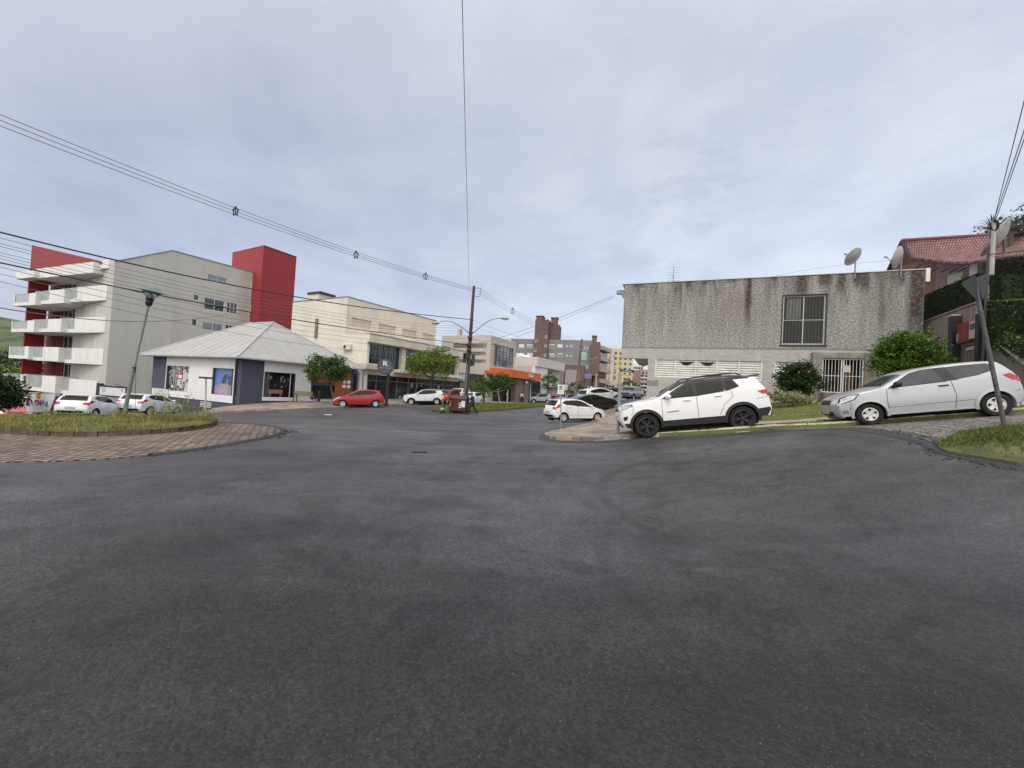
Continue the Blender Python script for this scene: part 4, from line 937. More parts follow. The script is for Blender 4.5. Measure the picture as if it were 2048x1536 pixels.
# ------------------------------------------------------------------ orange canopy shop
ORG = mat('orange_fascia', (.62, .11, .018), .5, .05, .6)
oc = thing('orange_shop', (2, 63, 0), 'shop front with a bright orange canopy fascia and dark open entrance', 'shop')
O1 = Fac((979, 56.4), (1016, 57.5)); O2 = Fac((1016, 57.5), (1080, 66.4)); zo0, zo1 = O2.uz(1018, 754)[1], O2.uz(1018, 738)[1]
mb = MB(); fbox(mb, O1, .3, zo0, O1.len, zo1, -2.5, 0); mb.build('fascia', ORG, oc)
mb = MB(); fbox(mb, O2, .003, zo0, O2.len, zo1, -3.5, -.002); mb.build('fascia', ORG, oc)
mb = MB(); fbox(mb, O1, -.45, zo0 + .35, .299, zo0 + .75, -1.5, -.1); mb.build('fascia', ORG, oc)
text('lettering', 'Casa', .8, O2.P(O2.len * .66, zo0 + .68, .0), O2.U, (0, 0, 1), WHITEP, oc, bold=.03)
mb = MB(); fbox(mb, O2, O2.len * .60, zo0 + .16, O2.len * .74, zo0 + .26, 0, .03); mb.build('lettering', BLACKM, oc)
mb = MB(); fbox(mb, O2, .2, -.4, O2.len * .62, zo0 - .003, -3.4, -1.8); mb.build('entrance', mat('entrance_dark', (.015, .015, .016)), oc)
mb = MB(); fbox(mb, O2, O2.uof(1040), -.4, O2.uof(1066), zo0 - .003, -1.79, -.8); mb.build('pillar', mat('brown_tile', (.20, .15, .13), .6, .15, 2), oc)
mb = MB(); fbox(mb, O2, O2.uof(1066) + .01, -.4, O2.len + 3, zo0 - .004, -3.4, -1.5); mb.build('shopfront', SHOPD, oc)
for px_ in (1030, 1069, 1074): 
    mb = MB(); u_ = O2.uof(px_); fbox(mb, O2, u_ - .07, -.4, u_ + .07, zo0 - .004, -1.4, -1.25); mb.build('post', WHITEP, oc)

# ------------------------------------------------------------------ white two-storey building
wbld = thing('white_building', (8, 78, 0), 'white two storey building with stepped parapet right of the orange canopy', 'commercial building')
N1 = Fac((1028, 76), (1067, 73.5)); N2 = Fac((1067, 73.5), (1122, 84.3)); zw = N1.uz(1060, 714)[1]; zw2 = N1.uz(1030, 706)[1]; zwb = N2.uz(1068, 732)[1]
mb = MB(); wall(mb, N1, [(0, -.5), (N1.len, -.5), (N1.len, zw), (N1.len * .5, zw), (0, zw2)], (), D=5); mb.build('wall', SHW, wbld)
mb = MB(); fbox(mb, N2, 0.003, zwb, N2.len, zw, -5, .5); mb.build('parapet', mat('pale_pink_render', (.58, .52, .49), .8, .05, .5), wbld)
nw = [(N2.len * a, 3.4, N2.len * b, zwb - .5) for a, b in ((.06, .18), (.3, .62))]
mb = MB(); wall(mb, N2, [(.003, -.5), (N2.len, -.5), (N2.len, zwb - .003), (.003, zwb - .003)], nw, D=4, reveal=.3, off=-.6); mb.build('wall', BEI, wbld)
for h in nw: window(N2, h, wbld, ALU, GLASS, .06, 3, 0, .2, off=-.6)
for px_ in (1085, 1093, 1101, 1109): 
    mb = MB(); u_ = N2.uof(px_); fbox(mb, N2, u_ - .12, -.3, u_ + .12, 3.0, -.59, -.4); mb.build('post', SHW, wbld)
mb = MB(); fbox(mb, N2, .5, 3.0, N2.len, 3.25, -.59, .6); mb.build('canopy', SHW, wbld)

# ------------------------------------------------------------------ grey and brown brick apartment block, centre background
def brickmat(name, c1, c2, mo, sc_=1, mw=.012):
    m = bpy.data.materials.new(name); m.use_nodes = True; t = m.node_tree; b = t.nodes['Principled BSDF']; l = t.links.new
    tc = _mk(t, 'ShaderNodeTexCoord'); sp = _mk(t, 'ShaderNodeSeparateXYZ'); l(tc.outputs['Object'], sp.inputs[0])
    ad = _mk(t, 'ShaderNodeMath', operation='ADD'); l(sp.outputs[0], ad.inputs[0]); l(sp.outputs[1], ad.inputs[1])
    cm = _mk(t, 'ShaderNodeCombineXYZ'); l(ad.outputs[0], cm.inputs[0]); l(sp.outputs[2], cm.inputs[1])
    br = _mk(t, 'ShaderNodeTexBrick', i_Scale=sc_, i_Mortar_Size=mw, i_Brick_Width=.24, i_Row_Height=.08); l(cm.outputs[0], br.inputs['Vector'])
    br.inputs['Color1'].default_value = (*c1, 1); br.inputs['Color2'].default_value = (*c2, 1); br.inputs['Mortar'].default_value = (*mo, 1)
    n = _mk(t, 'ShaderNodeTexNoise', i_Scale=1.0, i_Detail=5.0); l(tc.outputs['Object'], n.inputs['Vector'])
    mr = _mk(t, 'ShaderNodeMapRange', i_From_Min=.3, i_From_Max=.7, i_To_Min=.85, i_To_Max=1.15); l(n.outputs[0], mr.inputs[0])
    s = _mk(t, 'ShaderNodeVectorMath', operation='SCALE'); l(br.outputs['Color'], s.inputs[0]); l(mr.outputs[0], s.inputs['Scale']); l(s.outputs[0], b.inputs['Base Color']); b.inputs['Roughness'].default_value = .9
    bp = _mk(t, 'ShaderNodeBump', i_Strength=.4, i_Distance=.01, invert=True); l(br.outputs['Fac'], bp.inputs['Height']); l(bp.outputs[0], b.inputs['Normal'])
    return m
BRK = brickmat('brown_brick', (.125, .065, .055), (.155, .085, .07), (.16, .12, .11)); GRB = mat('dark_grey_render', (.20, .205, .215), .85, .06, .3, .1, 20)
bb = thing('brick_apartment_block', (16, 108, 0), 'grey apartment block with brown brick stair tower and chimneys in the background', 'apartment building')
Of = Fac((1016, 109.5), (1178, 104)); zg = Of.uz(1100, 679)[1]
wins = []
for x0, x1, ys in [(1038, 1048, (688, 705)), (1054, 1065, (688, 705)), (1099, 1109, (688, 706)), (1115, 1125, (688, 706)), (1169, 1176, (691, 729)), (1162, 1167, (700, )), (1132, 1136, (689, 708, 726)), (1140, 1145, (689, 708, 726))]:
    for y in ys:
        hgt = 8 if x1 - x0 > 6 else 5
        wins.append(Of.rect(x0, y, x1, y + hgt))
mb = MB(); wall(mb, Of, [(0, -.5), (Of.len, -.5), (Of.len, zg), (0, zg)], wins, D=12, reveal=.2); mb.build('wall', GRB, bb)
for i, h in enumerate(wins): window(Of, h, bb, ALU, GLASS if i % 3 == 1 else GLASSL, .1, 1 if h[2] - h[0] > 1 else 0, 0, .12, blind=(.75 if i % 3 == 0 else .35) if h[2] - h[0] > 1 else None)
tu0, tu1 = Of.uof(1064.5), Of.uof(1091); zt4 = Of.uz(1080, 641)[1]
tws = [Of.rect(x, y, x + 4.5, y + 6, 1.5) for x, y in [(1090, 670), (1089, 688), (1088, 707), (1070, 679), (1068, 697)]]
mb = MB(); wall(mb, Of, [(tu0, -.5), (tu1, -.5), (tu1, zt4), (tu0, zt4)], tws, D=7, reveal=.2, off=1.5); mb.build('tower', BRK, bb)
for h in tws: window(Of, h, bb, ALU, GLASS, .1, 0, 0, .12, off=1.5)
mb = MB(); fbox(mb, Of, tu1 + .003, zg, Of.uof(1110), zt4 - .9, -6, -1.0); mb.build('tower', BRK, bb)
mb = MB(); fbox(mb, Of, tu0 + .2, zt4, tu0 + 2.0, zt4 + .9, -2, 1.3); fbox(mb, Of, tu0, zt4 + .901, tu0 + 2.2, zt4 + 1.1, -2.2, 1.45); mb.build('chimney', BRK, bb)
mb = MB(); fbox(mb, Of, tu1 + .3, zt4 - .899, tu1 + 2.0, zt4 + .9, -3, -.9); fbox(mb, Of, tu1 + .1, zt4 + .901, tu1 + 2.2, zt4 + 1.1, -3.2, -.7); mb.build('chimney', BRK, bb)
W0, W1 = Of.uof(1178) + .003, Of.uof(1195); zw3 = Of.uz(1185, 685)[1]; zwb_ = Of.uz(1185, 752)[1]
mb = MB(); fbox(mb, Of, W0, zwb_, W1, zw3, -6, 1.6); mb.build('wing', BRK, bb)
for y in (694, 713, 732):
    r_ = Of.rect(1179, y, 1184, y + 10, 1.6); mb = MB(); fbox(mb, Of, r_[0], r_[1], r_[2], r_[3], 1.601, 1.65); mb.build('window', GLASS, bb)
mb = MB(); fbox(mb, Of, Of.uof(1178), zw3, Of.uof(1187), zw3 + 1.6, -2, 0); fbox(mb, Of, Of.uof(1177.4), zw3 + 1.601, Of.uof(1187.8), zw3 + 1.9, -2.2, .2); mb.build('chimney', BRK, bb)
mb = MB(); fbox(mb, Of, W0, -.5, W1, zwb_ - .003, -6, -1); mb.build('ground_floor', mat('shop_dark2', (.05, .05, .05)), bb)
for px_ in (1180, 1187, 1194): mb = MB(); u_ = Of.uof(px_); fbox(mb, Of, u_ - .25, -.5, u_ + .25, zwb_ - .003, .4, .9); mb.build('pillar', BRK, bb)
mb = MB(); fbox(mb, Of, Of.uof(1127), -.4, Of.uof(1167), Of.uz(1140, 731)[1], .003, 2.5); mb.build('podium', BRK, bb)
mb = MB(); fbox(mb, Of, Of.uof(1131), 2.8, Of.uof(1158), Of.uz(1140, 741)[1], 2.503, 2.7); mb.build('sign_panel', mat('mauve_grey', (.26, .24, .25), .7), bb)
mb = MB(); fbox(mb, Of, Of.uof(1168), Of.uz(1175, 758)[1], Of.uof(1182), Of.uz(1175, 749)[1], 2.6, 2.9); mb.build('fascia', mat('purple_sign', (.18, .15, .30), .6), bb)
# tan side balconies
Qf = Fac((1196, 104), (1214, 112)); mb = MB(); zq = Qf.uz(1200, 688)[1]; fbox(mb, Qf, 0, -.5, Qf.len, zq, -6, -.6); mb.build('wall', mat('tan_render', (.42, .36, .29), .85, .06, .4), bb)
for k in range(5):
    z_ = zq - 1.4 - k * 3.0; mb = MB(); fbox(mb, Qf, .2, z_, Qf.len - .1, z_ + 1.1, -.599, .7); mb.build('balcony', mat('tan_render', (.42, .36, .29)), bb)
    mb = MB(); fbox(mb, Qf, 1.2, z_ - 1.6, Qf.len - 1, z_ - .1, -.599, -.5); mb.build('window', GLASS, bb)
# ------------------------------------------------------------------ yellow tower and the pale buildings seen under the overhang
def block(name, label, x0, x1, y0, Y, wallm, rows, cols, wy0, wy1, D=8, Y2=None, cat='apartment building'):
    f = Fac((x0, Y), (x1, Y2 or Y)); z1 = f.uz((x0 + x1) / 2, y0)[1]
    t_ = thing(name, (f.P(f.len / 2, 0, -2).x, f.P(f.len / 2, 0, -2).y, 0), label, cat)
    za, zb_ = f.uz(x0, wy0)[1], f.uz(x0, wy1)[1]; hs = []
    for r_ in range(rows):
        z = za - (za - zb_) * r_ / max(rows - 1, 1)
        for c_ in range(cols):
            u = f.len * (c_ + .5) / cols; hs.append((u - .55, z - .9, u + .55, z + .3))
    m_ = MB(); wall(m_, f, [(0, -1), (f.len, -1), (f.len, z1), (0, z1)], hs, D=D, reveal=.15); m_.build('wall', wallm, t_)
    for h in hs: window(f, h, t_, ALU, GLASS, .08, 0, 0, .1)
    return t_, f
YEL = mat('yellow_render', (.54, .47, .27), .85, .05, .3)
t_, f_ = block('yellow_apartment_tower', 'yellow apartment tower far down the street left of the grey stucco house', 1212, 1262, 697, 150, YEL, 8, 5, 704, 775)
mb = MB(); fbox(mb, f_, f_.uof(1216), -1, f_.uof(1223), f_.uz(1220, 699)[1], .003, .8); mb.build('stair_strip', mat('pale_grey_render', (.46, .45, .43), .8), t_)
for k in range(7):
    mb = MB(); z_ = 3 + k * 2.4; fbox(mb, f_, f_.uof(1225), z_, f_.uof(1229), z_ + .9, .003, .6); mb.build('balcony', YEL, t_)
t_, f_ = block('white_apartment_block', 'white distant block glimpsed beneath the grey stucco overhang', 1262, 1283, 728, 165, SHW, 4, 4, 734, 765)
t_, f_ = block('pink_apartment_block', 'pinkish brick block with white bands seen under the overhang beside the corner wall', 1279, 1296, 739, 120, mat('pink_brick', (.40, .25, .22), .85, .1, 1), 6, 2, 744, 772)
for k in range(6):
    mb = MB(); z_ = 2 + k * 1.25; fbox(mb, f_, 0, z_, f_.len, z_ + .25, .003, .5); mb.build('balcony', SHW, t_)
block('cream_low_building', 'cream low building behind the red leaved tree far down the street', 1196, 1240, 762, 125, mat('cream_far', (.48, .44, .36), .85, .05, .5), 1, 7, 770, 770, cat='building')

# ================================================================== grey stucco building, right
def stucco():
    m = bpy.data.materials.new('stained_roughcast'); m.use_nodes = True; t = m.node_tree; b = t.nodes['Principled BSDF']; l = t.links.new
    tc = _mk(t, 'ShaderNodeTexCoord'); P = tc.outputs['Object']; sp = _mk(t, 'ShaderNodeSeparateXYZ'); l(P, sp.inputs[0])
    d = _mk(t, 'ShaderNodeVectorMath', operation='DOT_PRODUCT'); l(P, d.inputs[0]); d.inputs[1].default_value = (Sf.d[0], Sf.d[1], 0)
    u = _mk(t, 'ShaderNodeMath', operation='SUBTRACT'); l(d.outputs['Value'], u.inputs[0]); u.inputs[1].default_value = float(Sf.a @ Sf.d)
    def mth(op, a, b_, c=None):
        n = _mk(t, 'ShaderNodeMath', operation=op)
        for i, q in enumerate((a, b_)):
            if isinstance(q, (int, float)): n.inputs[i].default_value = q
            else: l(q, n.inputs[i])
        return n.outputs[0]
    def mr(s, a, b_, c, e): 
        n = _mk(t, 'ShaderNodeMapRange', i_From_Min=a, i_From_Max=b_, i_To_Min=c, i_To_Max=e); l(s, n.inputs[0]); return n.outputs[0]
    def comb(a, b_, c=0.0):
        n = _mk(t, 'ShaderNodeCombineXYZ')
        for i, q in enumerate((a, b_)): l(q, n.inputs[i])
        return n.outputs[0]
    def noi(v, s, de=5, ro=.6):
        n = _mk(t, 'ShaderNodeTexNoise', i_Scale=s, i_Detail=float(de), i_Roughness=ro); l(v, n.inputs['Vector']); return n.outputs[0]
    uv = comb(u.outputs[0], sp.outputs[2]); uvs = comb(mth('MULTIPLY', u.outputs[0], 1.6), mth('MULTIPLY', sp.outputs[2], .22))
    H = 9.25
    dep = mth('SUBTRACT', H, sp.outputs[2])
    upper = mr(sp.outputs[2], 4.95, 5.05, 0, 1)
    # trowelled clumps
    uv2 = comb(mth('MULTIPLY', u.outputs[0], 1.0), mth('MULTIPLY', sp.outputs[2], 1.25))
    clump = noi(uv2, 9.5, 5, .75)
    tone = mr(clump, .36, .64, .48, 1.42)
    lowt = mr(noi(uv2, 2.6, 5, .6), .3, .7, .86, 1.12)
    tn = _mk(t, 'ShaderNodeMixRGB'); l(upper, tn.inputs[0]); l(lowt, tn.inputs[1]); l(tone, tn.inputs[2])
    # gradual grime: darker to the top
    grime = mth('MULTIPLY', mr(noi(uvs, 1.1, 5, .6), .38, .62, 0, 1), mr(dep, .2, 4.2, 1, .12))
    strk = mth('MULTIPLY', mr(noi(uvs, 2.3, 4, .7), .52, .66, 0, 1), mr(dep, 0, 1.5, 1, 0))
    def streak(u0, w_, len_, a):
        e = mth('ABSOLUTE', mth('SUBTRACT', mth('ADD', u.outputs[0], mth('MULTIPLY', mth('SUBTRACT', noi(uvs, 3.0), .5), .35)), u0), 0)
        return mth('MULTIPLY', mth('MULTIPLY', mr(e, w_ * .35, w_, 1, 0), mr(dep, len_ * .55, len_, 1, 0)), a)
    S = None
    for u0_, w_, ln_, a in STREAKS:
        k = streak(u0_, w_, ln_, a); S = k if S is None else mth('MAXIMUM', S, k)
    S = mth('MULTIPLY', S, mr(noi(uv, 6, 4), .3, .55, .5, 1)); S = mth('MAXIMUM', S, mth('MULTIPLY', strk, .75))
    base = _mk(t, 'ShaderNodeMixRGB'); l(mth('MULTIPLY', mth('MULTIPLY', grime, upper), .75), base.inputs[0]); base.inputs[1].default_value = (.385, .38, .365, 1); base.inputs[2].default_value = (.13, .125, .115, 1)
    rd = _mk(t, 'ShaderNodeMixRGB'); l(mth('MULTIPLY', mr(noi(uvs, .9, 5), .52, .68, 0, .26), upper), rd.inputs[0]); l(base.outputs[0], rd.inputs[1]); rd.inputs[2].default_value = (.30, .21, .19, 1)
    st = _mk(t, 'ShaderNodeMixRGB'); l(S, st.inputs[0]); l(rd.outputs[0], st.inputs[1]); st.inputs[2].default_value = (.055, .038, .034, 1)
    fin = _mk(t, 'ShaderNodeVectorMath', operation='MULTIPLY'); l(st.outputs[0], fin.inputs[0]); l(tn.outputs[0], fin.inputs[1]); l(fin.outputs[0], b.inputs['Base Color'])
    b.inputs['Roughness'].default_value = .92
    hh_ = mth('ADD', mth('MULTIPLY', clump, upper), mth('MULTIPLY', noi(uv2, 6, 4), .35))
    bp = _mk(t, 'ShaderNodeBump', i_Strength=.9, i_Distance=.12); l(hh_, bp.inputs['Height']); l(bp.outputs[0], b.inputs['Normal'])
    return m
Sf = Fac((1238, 25.7), (1840, 20.0)); zS = 9.25
STREAKS = [(Sf.uof(1487), .24, 3.1, .95), (Sf.uof(1350), .12, 2.2, .6), (Sf.uof(1592), .42, 1.5, .9), (Sf.uof(1640), .5, .8, .8), (Sf.uof(1672), .3, 1.3, .85), (Sf.uof(1705), .3, .9, .9), (Sf.uof(1720), .25, 1.2, .8),
           (Sf.uof(1755), .2, 3.6, .55), (Sf.uof(1795), .2, 1.0, .8), (Sf.uof(1826), .55, 4.4, .96), (Sf.uof(1365), .25, .5, .8), (Sf.uof(1400), .5, .35, .6), (Sf.uof(1450), .5, .3, .7), (Sf.uof(1268), .6, .35, .7), (Sf.uof(1765), .8, .7, .5)]
STU = stucco()
gb = thing('stucco_building', (14, 24, 2), 'grey roughcast two storey building with dark damp streaks behind the parked cars', 'building')
uw = Sf.rect(1567, 592, 1649, 689); bw1 = Sf.rect(1311, 719, 1524, 762); bw2 = Sf.rect(1548, 725, 1617, 767); uL = Sf.uof(1292); zO = Sf.uz(1240, 716)[1]
bw1 = (bw1[0], bw1[1], bw1[2], Sf.uz(1311, 719)[1]); bw2 = (bw2[0], bw1[1], bw2[2], bw1[3] + .0)
dr = Sf.rect(1641, 717, 1722, 790)
mb = MB(); wall(mb, Sf, [(uL, .8), (Sf.len, .8), (Sf.len, zS), (0, zS), (0, zO), (uL, zO)], [uw, bw1, bw2, dr], D=.35, reveal=.22); mb.build('wall', STU, gb)
BEIW = mat('beige_side_wall', (.55, .50, .40), .85, .08, .8)
mb = MB(); fbox(mb, Sf, Sf.uof(1263), zO + .202, Sf.uof(1263) + .25, zS - .002, -9, -.352); mb.build('side_wall', BEIW, gb)
mb = MB(); fbox(mb, Sf, Sf.len - .3, .8, Sf.len, zS - .002, -9, -.352); mb.build('side_wall', BEIW, gb)
mb = MB(); fbox(mb, Sf, uL, .8, uL + .25, zO, -5.4, -.352); mb.build('side_wall', BEIW, gb)
mb = MB(); fbox(mb, Sf, Sf.uof(1263), zO + .002, Sf.len - .302, zO + .2, -5.5, -.353); mb.build('floor_slab', BEIW, gb)
mb = MB(); fbox(mb, Sf, -.15, zS + .001, Sf.len + .12, zS + .045, -9.2, .04); mb.build('roof_flashing', mat('white_flashing', (.50, .50, .50), .4, .1, 2), gb)
mb = MB(); fbox(mb, Sf, Sf.len + .01, zS - .65, Sf.len + .17, zS + .06, -.5, .08); mb.build('gutter_box', ALU, gb)
wn = window(Sf, uw, gb, mat('aluminium', (.38, .39, .38), .4, .1, 5, metal=.4), mat('curtained_glass', (.020, .022, .021), .10, .2, 1, spec=.35, stretch=(14, 14, .2)), .07, 1, 1, .14)
mb = MB(); cu_ = mat('curtain', (.13, .135, .135), .8, .35, 3, stretch=(6, 6, .1))
fbox(mb, Sf, uw[0] + .2, (uw[1] + uw[3]) / 2 + .08, (uw[0] + uw[2]) / 2 - .12, uw[3] - .12, -.118, -.112); mb.build('curtain', cu_, wn)
mb = MB()
for a in (uw[0] - .06, uw[2] + .0): fbox(mb, Sf, a, uw[1] - .06, a + .06, uw[3] + .06, 0, .03)
fbox(mb, Sf, uw[0], uw[3], uw[2], uw[3] + .06, 0, .028); fbox(mb, Sf, uw[0] - .1, uw[1] - .1, uw[2] + .1, uw[1] - .04, 0, .06)
for k in range(1, 13): u_ = uw[0] + (uw[2] - uw[0]) * k / 13; fbox(mb, Sf, u_ - .008, uw[1], u_ + .008, uw[3], -.05, -.035)
mb.build('window_grille', BLACKM, wn)
CRL = mat('cream_louvre', (.66, .655, .62), .6, .06, 1.2, dirt=((.4, .37, .3), .4, 1.5))
for r_, n_ in ((bw1, 5), (bw2, 2)):
    mb = MB(); fbox(mb, Sf, r_[0], r_[1], r_[2], r_[3], -.21, -.16)
    for k in range(8): z_ = r_[1] + (r_[3] - r_[1]) * (k + .1) / 8; mb.prism([Sf.P(r_[0], z_, -.155), Sf.P(r_[0], z_, -.05), Sf.P(r_[0], z_ + .04, -.05), Sf.P(r_[0], z_ + .17, -.155)], Sf.U * (r_[2] - r_[0]))
    lv = mb.build('louvred_screen', CRL, gb)
    for k in range(n_ + 1): mb = MB(); u_ = r_[0] + (r_[2] - r_[0] - .08) * k / n_; fbox(mb, Sf, u_, r_[1], u_ + .08, r_[3], -.049, -.02); mb.build('screen_frame', CRL, lv)
    if n_ == 5:
        mb = MB()
        for k in (1, 2):
            ua = r_[0] + (r_[2] - r_[0]) * (k + .18) / 5; ub = ua + (r_[2] - r_[0]) * .15
            mb.prism([Sf.P(ua, r_[3] - .10, -.045), Sf.P(ub, r_[3] - .10, -.045), Sf.P(ub - .35, r_[3] - .32, -.045), Sf.P(ua + .3, r_[3] - .30, -.045)], Sf.NV * .01)
        mb.build('broken_gap', mat('void_black', (.008, .008, .008), .9, 0), lv)
# porch with barred gate
pr = Sf.rect(1622, 706, 1740, 804); PORCH = mat('porch_render', (.27, .25, .225), .9, .3, 1.5, .6, 25, dirt=((.10, .08, .07), .7, 1.6), fine=.15, fs=18)
mb = MB(); wall(mb, Sf, [(pr[0], pr[1] - .3), (pr[2], pr[1] - .3), (pr[2], pr[3]), (pr[0], pr[3])], [dr], D=.335, reveal=.335, off=.34, thru=True); mb.build('porch', PORCH, gb)
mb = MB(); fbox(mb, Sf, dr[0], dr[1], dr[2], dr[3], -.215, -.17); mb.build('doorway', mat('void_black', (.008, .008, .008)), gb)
mb = MB(); fbox(mb, Sf, dr[0] + 1.2, dr[1] + .02, dr[2] - .3, dr[1] + 1.35, -.169, -.15); mb.build('door_panel', mat('brown_door', (.10, .05, .02), .6), gb)
gt = thing('barred_gate', tuple(Sf.P((dr[0] + dr[2]) / 2, dr[1], .3)), 'white barred double gate closing the porch of the grey building', 'gate')
mg = (dr[0] + dr[2]) / 2
for a, b_ in ((dr[0] + .02, mg - .02), (mg + .02, dr[2] - .02)):
    mb = MB()
    for (p, q) in ((a, a + .05), (b_ - .05, b_)): fbox(mb, Sf, p, dr[1] + .05, q, dr[3] - .03, .2, .25)
    for z_ in (dr[1] + .05, dr[3] - .08): fbox(mb, Sf, a + .051, z_, b_ - .051, z_ + .05, .2, .25)
    fbox(mb, Sf, a + .051, (dr[1] + dr[3]) / 2 - .01, b_ - .051, (dr[1] + dr[3]) / 2 + .02, .205, .245)
    for k in range(1, 6): u_ = a + (b_ - a) * k / 6; mb.tube([Sf.P(u_, dr[1] + .1, .225), Sf.P(u_, dr[3] - .08, .225)], .013, 6)
    mb.build('gate_leaf', ALU, gt)
mb = MB(); u_ = dr[0] + 1.0; fbox(mb, Sf, u_ - .05, dr[3] - .75, u_ + .27, dr[3] - .38, .26, .27); nt_ = mb.build('notice', mat('notice_white', (.62, .60, .58), .7), gt)
text('lettering', 'ATENÇÃO', .065, Sf.P(u_ + .11, dr[3] - .46, .27), Sf.U, (0, 0, 1), mat('letter_red', (.45, .05, .04), .6), nt_, off=.002)
text('lettering', 'proibido\nestacionar', .055, Sf.P(u_ + .11, dr[3] - .61, .27), Sf.U, (0, 0, 1), mat('letter_grey', (.22, .23, .26)), nt_, off=.002)
mb = MB(); r_ = Sf.rect(1294, 760, 1316, 771); fbox(mb, Sf, r_[0], r_[1], r_[2], r_[3], 0, .03); tag(mb.build('wall_plaque', mat('plaque_grey', (.19, .20, .20), .5, .1, 5), None), 'small grey plaque on the left corner of the stucco building', 'plaque')
mb = MB(); fbox(mb, Sf, dr[0] - .1, dr[1] - .7, dr[2] + .3, dr[1], .35, 1.1); mb.build('porch_step', mat('porch_step', (.20, .15, .13), .9, .25, 2), gb)
# ------------------------------------------------------------------ satellite dishes, antenna
DSH = mat('dish_grey', (.40, .39, .40), .6, .08, 3)
def dish(name, px, py, off, r, yaw, tilt, baseY, label, m_=DSH, mast=1.0, grp=None):
    u, z = Sf.uz(px, py, off); c = Sf.P(u, z, off)
    t_ = thing(name, tuple(Sf.P(u, zS, off)), label, 'satellite dish', grp)
    M = Matrix.Rotation(yaw, 3, 'Z') @ Matrix.Rotation(tilt, 3, 'X')
    prof = [(r * k / 8 + 1e-3, .28 * r * (k / 8) ** 2) for k in range(9)] + [(r * k / 8 + 1e-3, .28 * r * (k / 8) ** 2 + .02) for k in range(8, -1, -1)]
    m1_ = MB(); m1_.lathe(prof, c, n=28, M=M); m1_.build('reflector', m_, t_, smooth=True)
    axv = M @ Vector((0, 0, 1)); f_ = c + axv * r * 1.15 
    m2 = MB(); m2.tube([c + M @ Vector((0, -r * .95, .28 * r)), c + M @ Vector((0, -r * .35, r * .75)), f_], .016, 6); m2.tube([c + M @ Vector((r * .7, -r * .5, .2 * r)), f_], .010, 6); m2.build('feed_arm', GREYM, t_)
    m3 = MB(); m3.lathe([(.02, -.06), (.045, -.05), (.05, .05), (.03, .09)], f_, n=10, M=M); m3.build('receiver', GREYM, t_)
    m4 = MB(); pt = Sf.P(u, zS - .35, off); m4.tube([Vector((c.x, c.y, zS - .35)) , Vector((c.x, c.y, c.z - .35 * r)), c - axv * .03], .032, 8); m4.build('mast', GREYM, t_)
    return t_
dish('satellite_dish', 1711, 515, .1, .50, R(-160), R(55), 0, 'grey satellite dish on a mast above the middle of the stucco roof')
dish('satellite_dish', 1803, 514, .1, .56, R(-150), R(75), 0, 'grey satellite dish near the right roof corner in front of the brick house')
an = thing('tv_antenna', tuple(Sf.P(Sf.uof(1346), zS, .08)), 'thin television antenna on the stucco wall near its left end', 'antenna')
mb = MB(); ua = Sf.uz(1346, 570, .08)[0]; zt_ = Sf.uz(1346, 533, .08)[1]; mb.tube([Sf.P(ua, zS - .45, .08), Sf.P(ua, zt_, .08)], .018, 6); mb.tube([Sf.P(ua, zt_ - .75, .08), Sf.P(ua, zt_ - .75, .08) + Vector((-.3, -.5, 0))], .014, 6); mb.build('mast', GREYM, an)
mb = MB()
for k in range(6): z_ = zt_ - .04 - k * .17; L_ = .42 - (k % 2) * .05; mb.tube([Sf.P(ua - L_, z_, .09), Sf.P(ua + L_, z_ - .03, .09)], .006, 5)
mb.build('elements', GREYM, an)
mb = MB(); fbox(mb, Sf, -.55, Sf.uz(1232, 586)[1], -.02, Sf.uz(1232, 579)[1], -.5, -.2); mb.prism([Sf.P(-.3, Sf.uz(1232, 586)[1] - .003, -.2), Sf.P(-.02, Sf.uz(1232, 586)[1] - .003, -.2), Sf.P(-.02, Sf.uz(1232, 597)[1], -.2)], -Sf.NV * .3)
mb.build('cable_bracket', GREYM, gb)
# ================================================================== brick house on the hill
TILE = None
def tilemat():
    m = bpy.data.materials.new('clay_tiles'); m.use_nodes = True; t = m.node_tree; b = t.nodes['Principled BSDF']; l = t.links.new
    uvn = _mk(t, 'ShaderNodeUVMap'); br = _mk(t, 'ShaderNodeTexBrick', i_Scale=1.0, i_Mortar_Size=.03, i_Brick_Width=.16, i_Row_Height=.20); br.offset = .5; l(uvn.outputs[0], br.inputs['Vector'])
    br.inputs['Color1'].default_value = (.25, .15, .15, 1); br.inputs['Color2'].default_value = (.33, .21, .205, 1); br.inputs['Mortar'].default_value = (.13, .05, .05, 1)
    n = _mk(t, 'ShaderNodeTexNoise', i_Scale=1.5, i_Detail=5.0); l(uvn.outputs[0], n.inputs['Vector']); mr = _mk(t, 'ShaderNodeMapRange', i_From_Min=.3, i_From_Max=.7, i_To_Min=.8, i_To_Max=1.2); l(n.outputs[0], mr.inputs[0])
    s = _mk(t, 'ShaderNodeVectorMath', operation='SCALE'); l(br.outputs['Color'], s.inputs[0]); l(mr.outputs[0], s.inputs['Scale']); l(s.outputs[0], b.inputs['Base Color']); b.inputs['Roughness'].default_value = .8
    bp = _mk(t, 'ShaderNodeBump', i_Strength=.6, i_Distance=.04, invert=True); l(br.outputs['Fac'], bp.inputs['Height']); l(bp.outputs[0], b.inputs['Normal'])
    return m
TILE = tilemat()
hs_ = thing('brick_house', (28, 25, 5), 'pinkish brick house with sagging red clay tile roof on the slope', 'house')
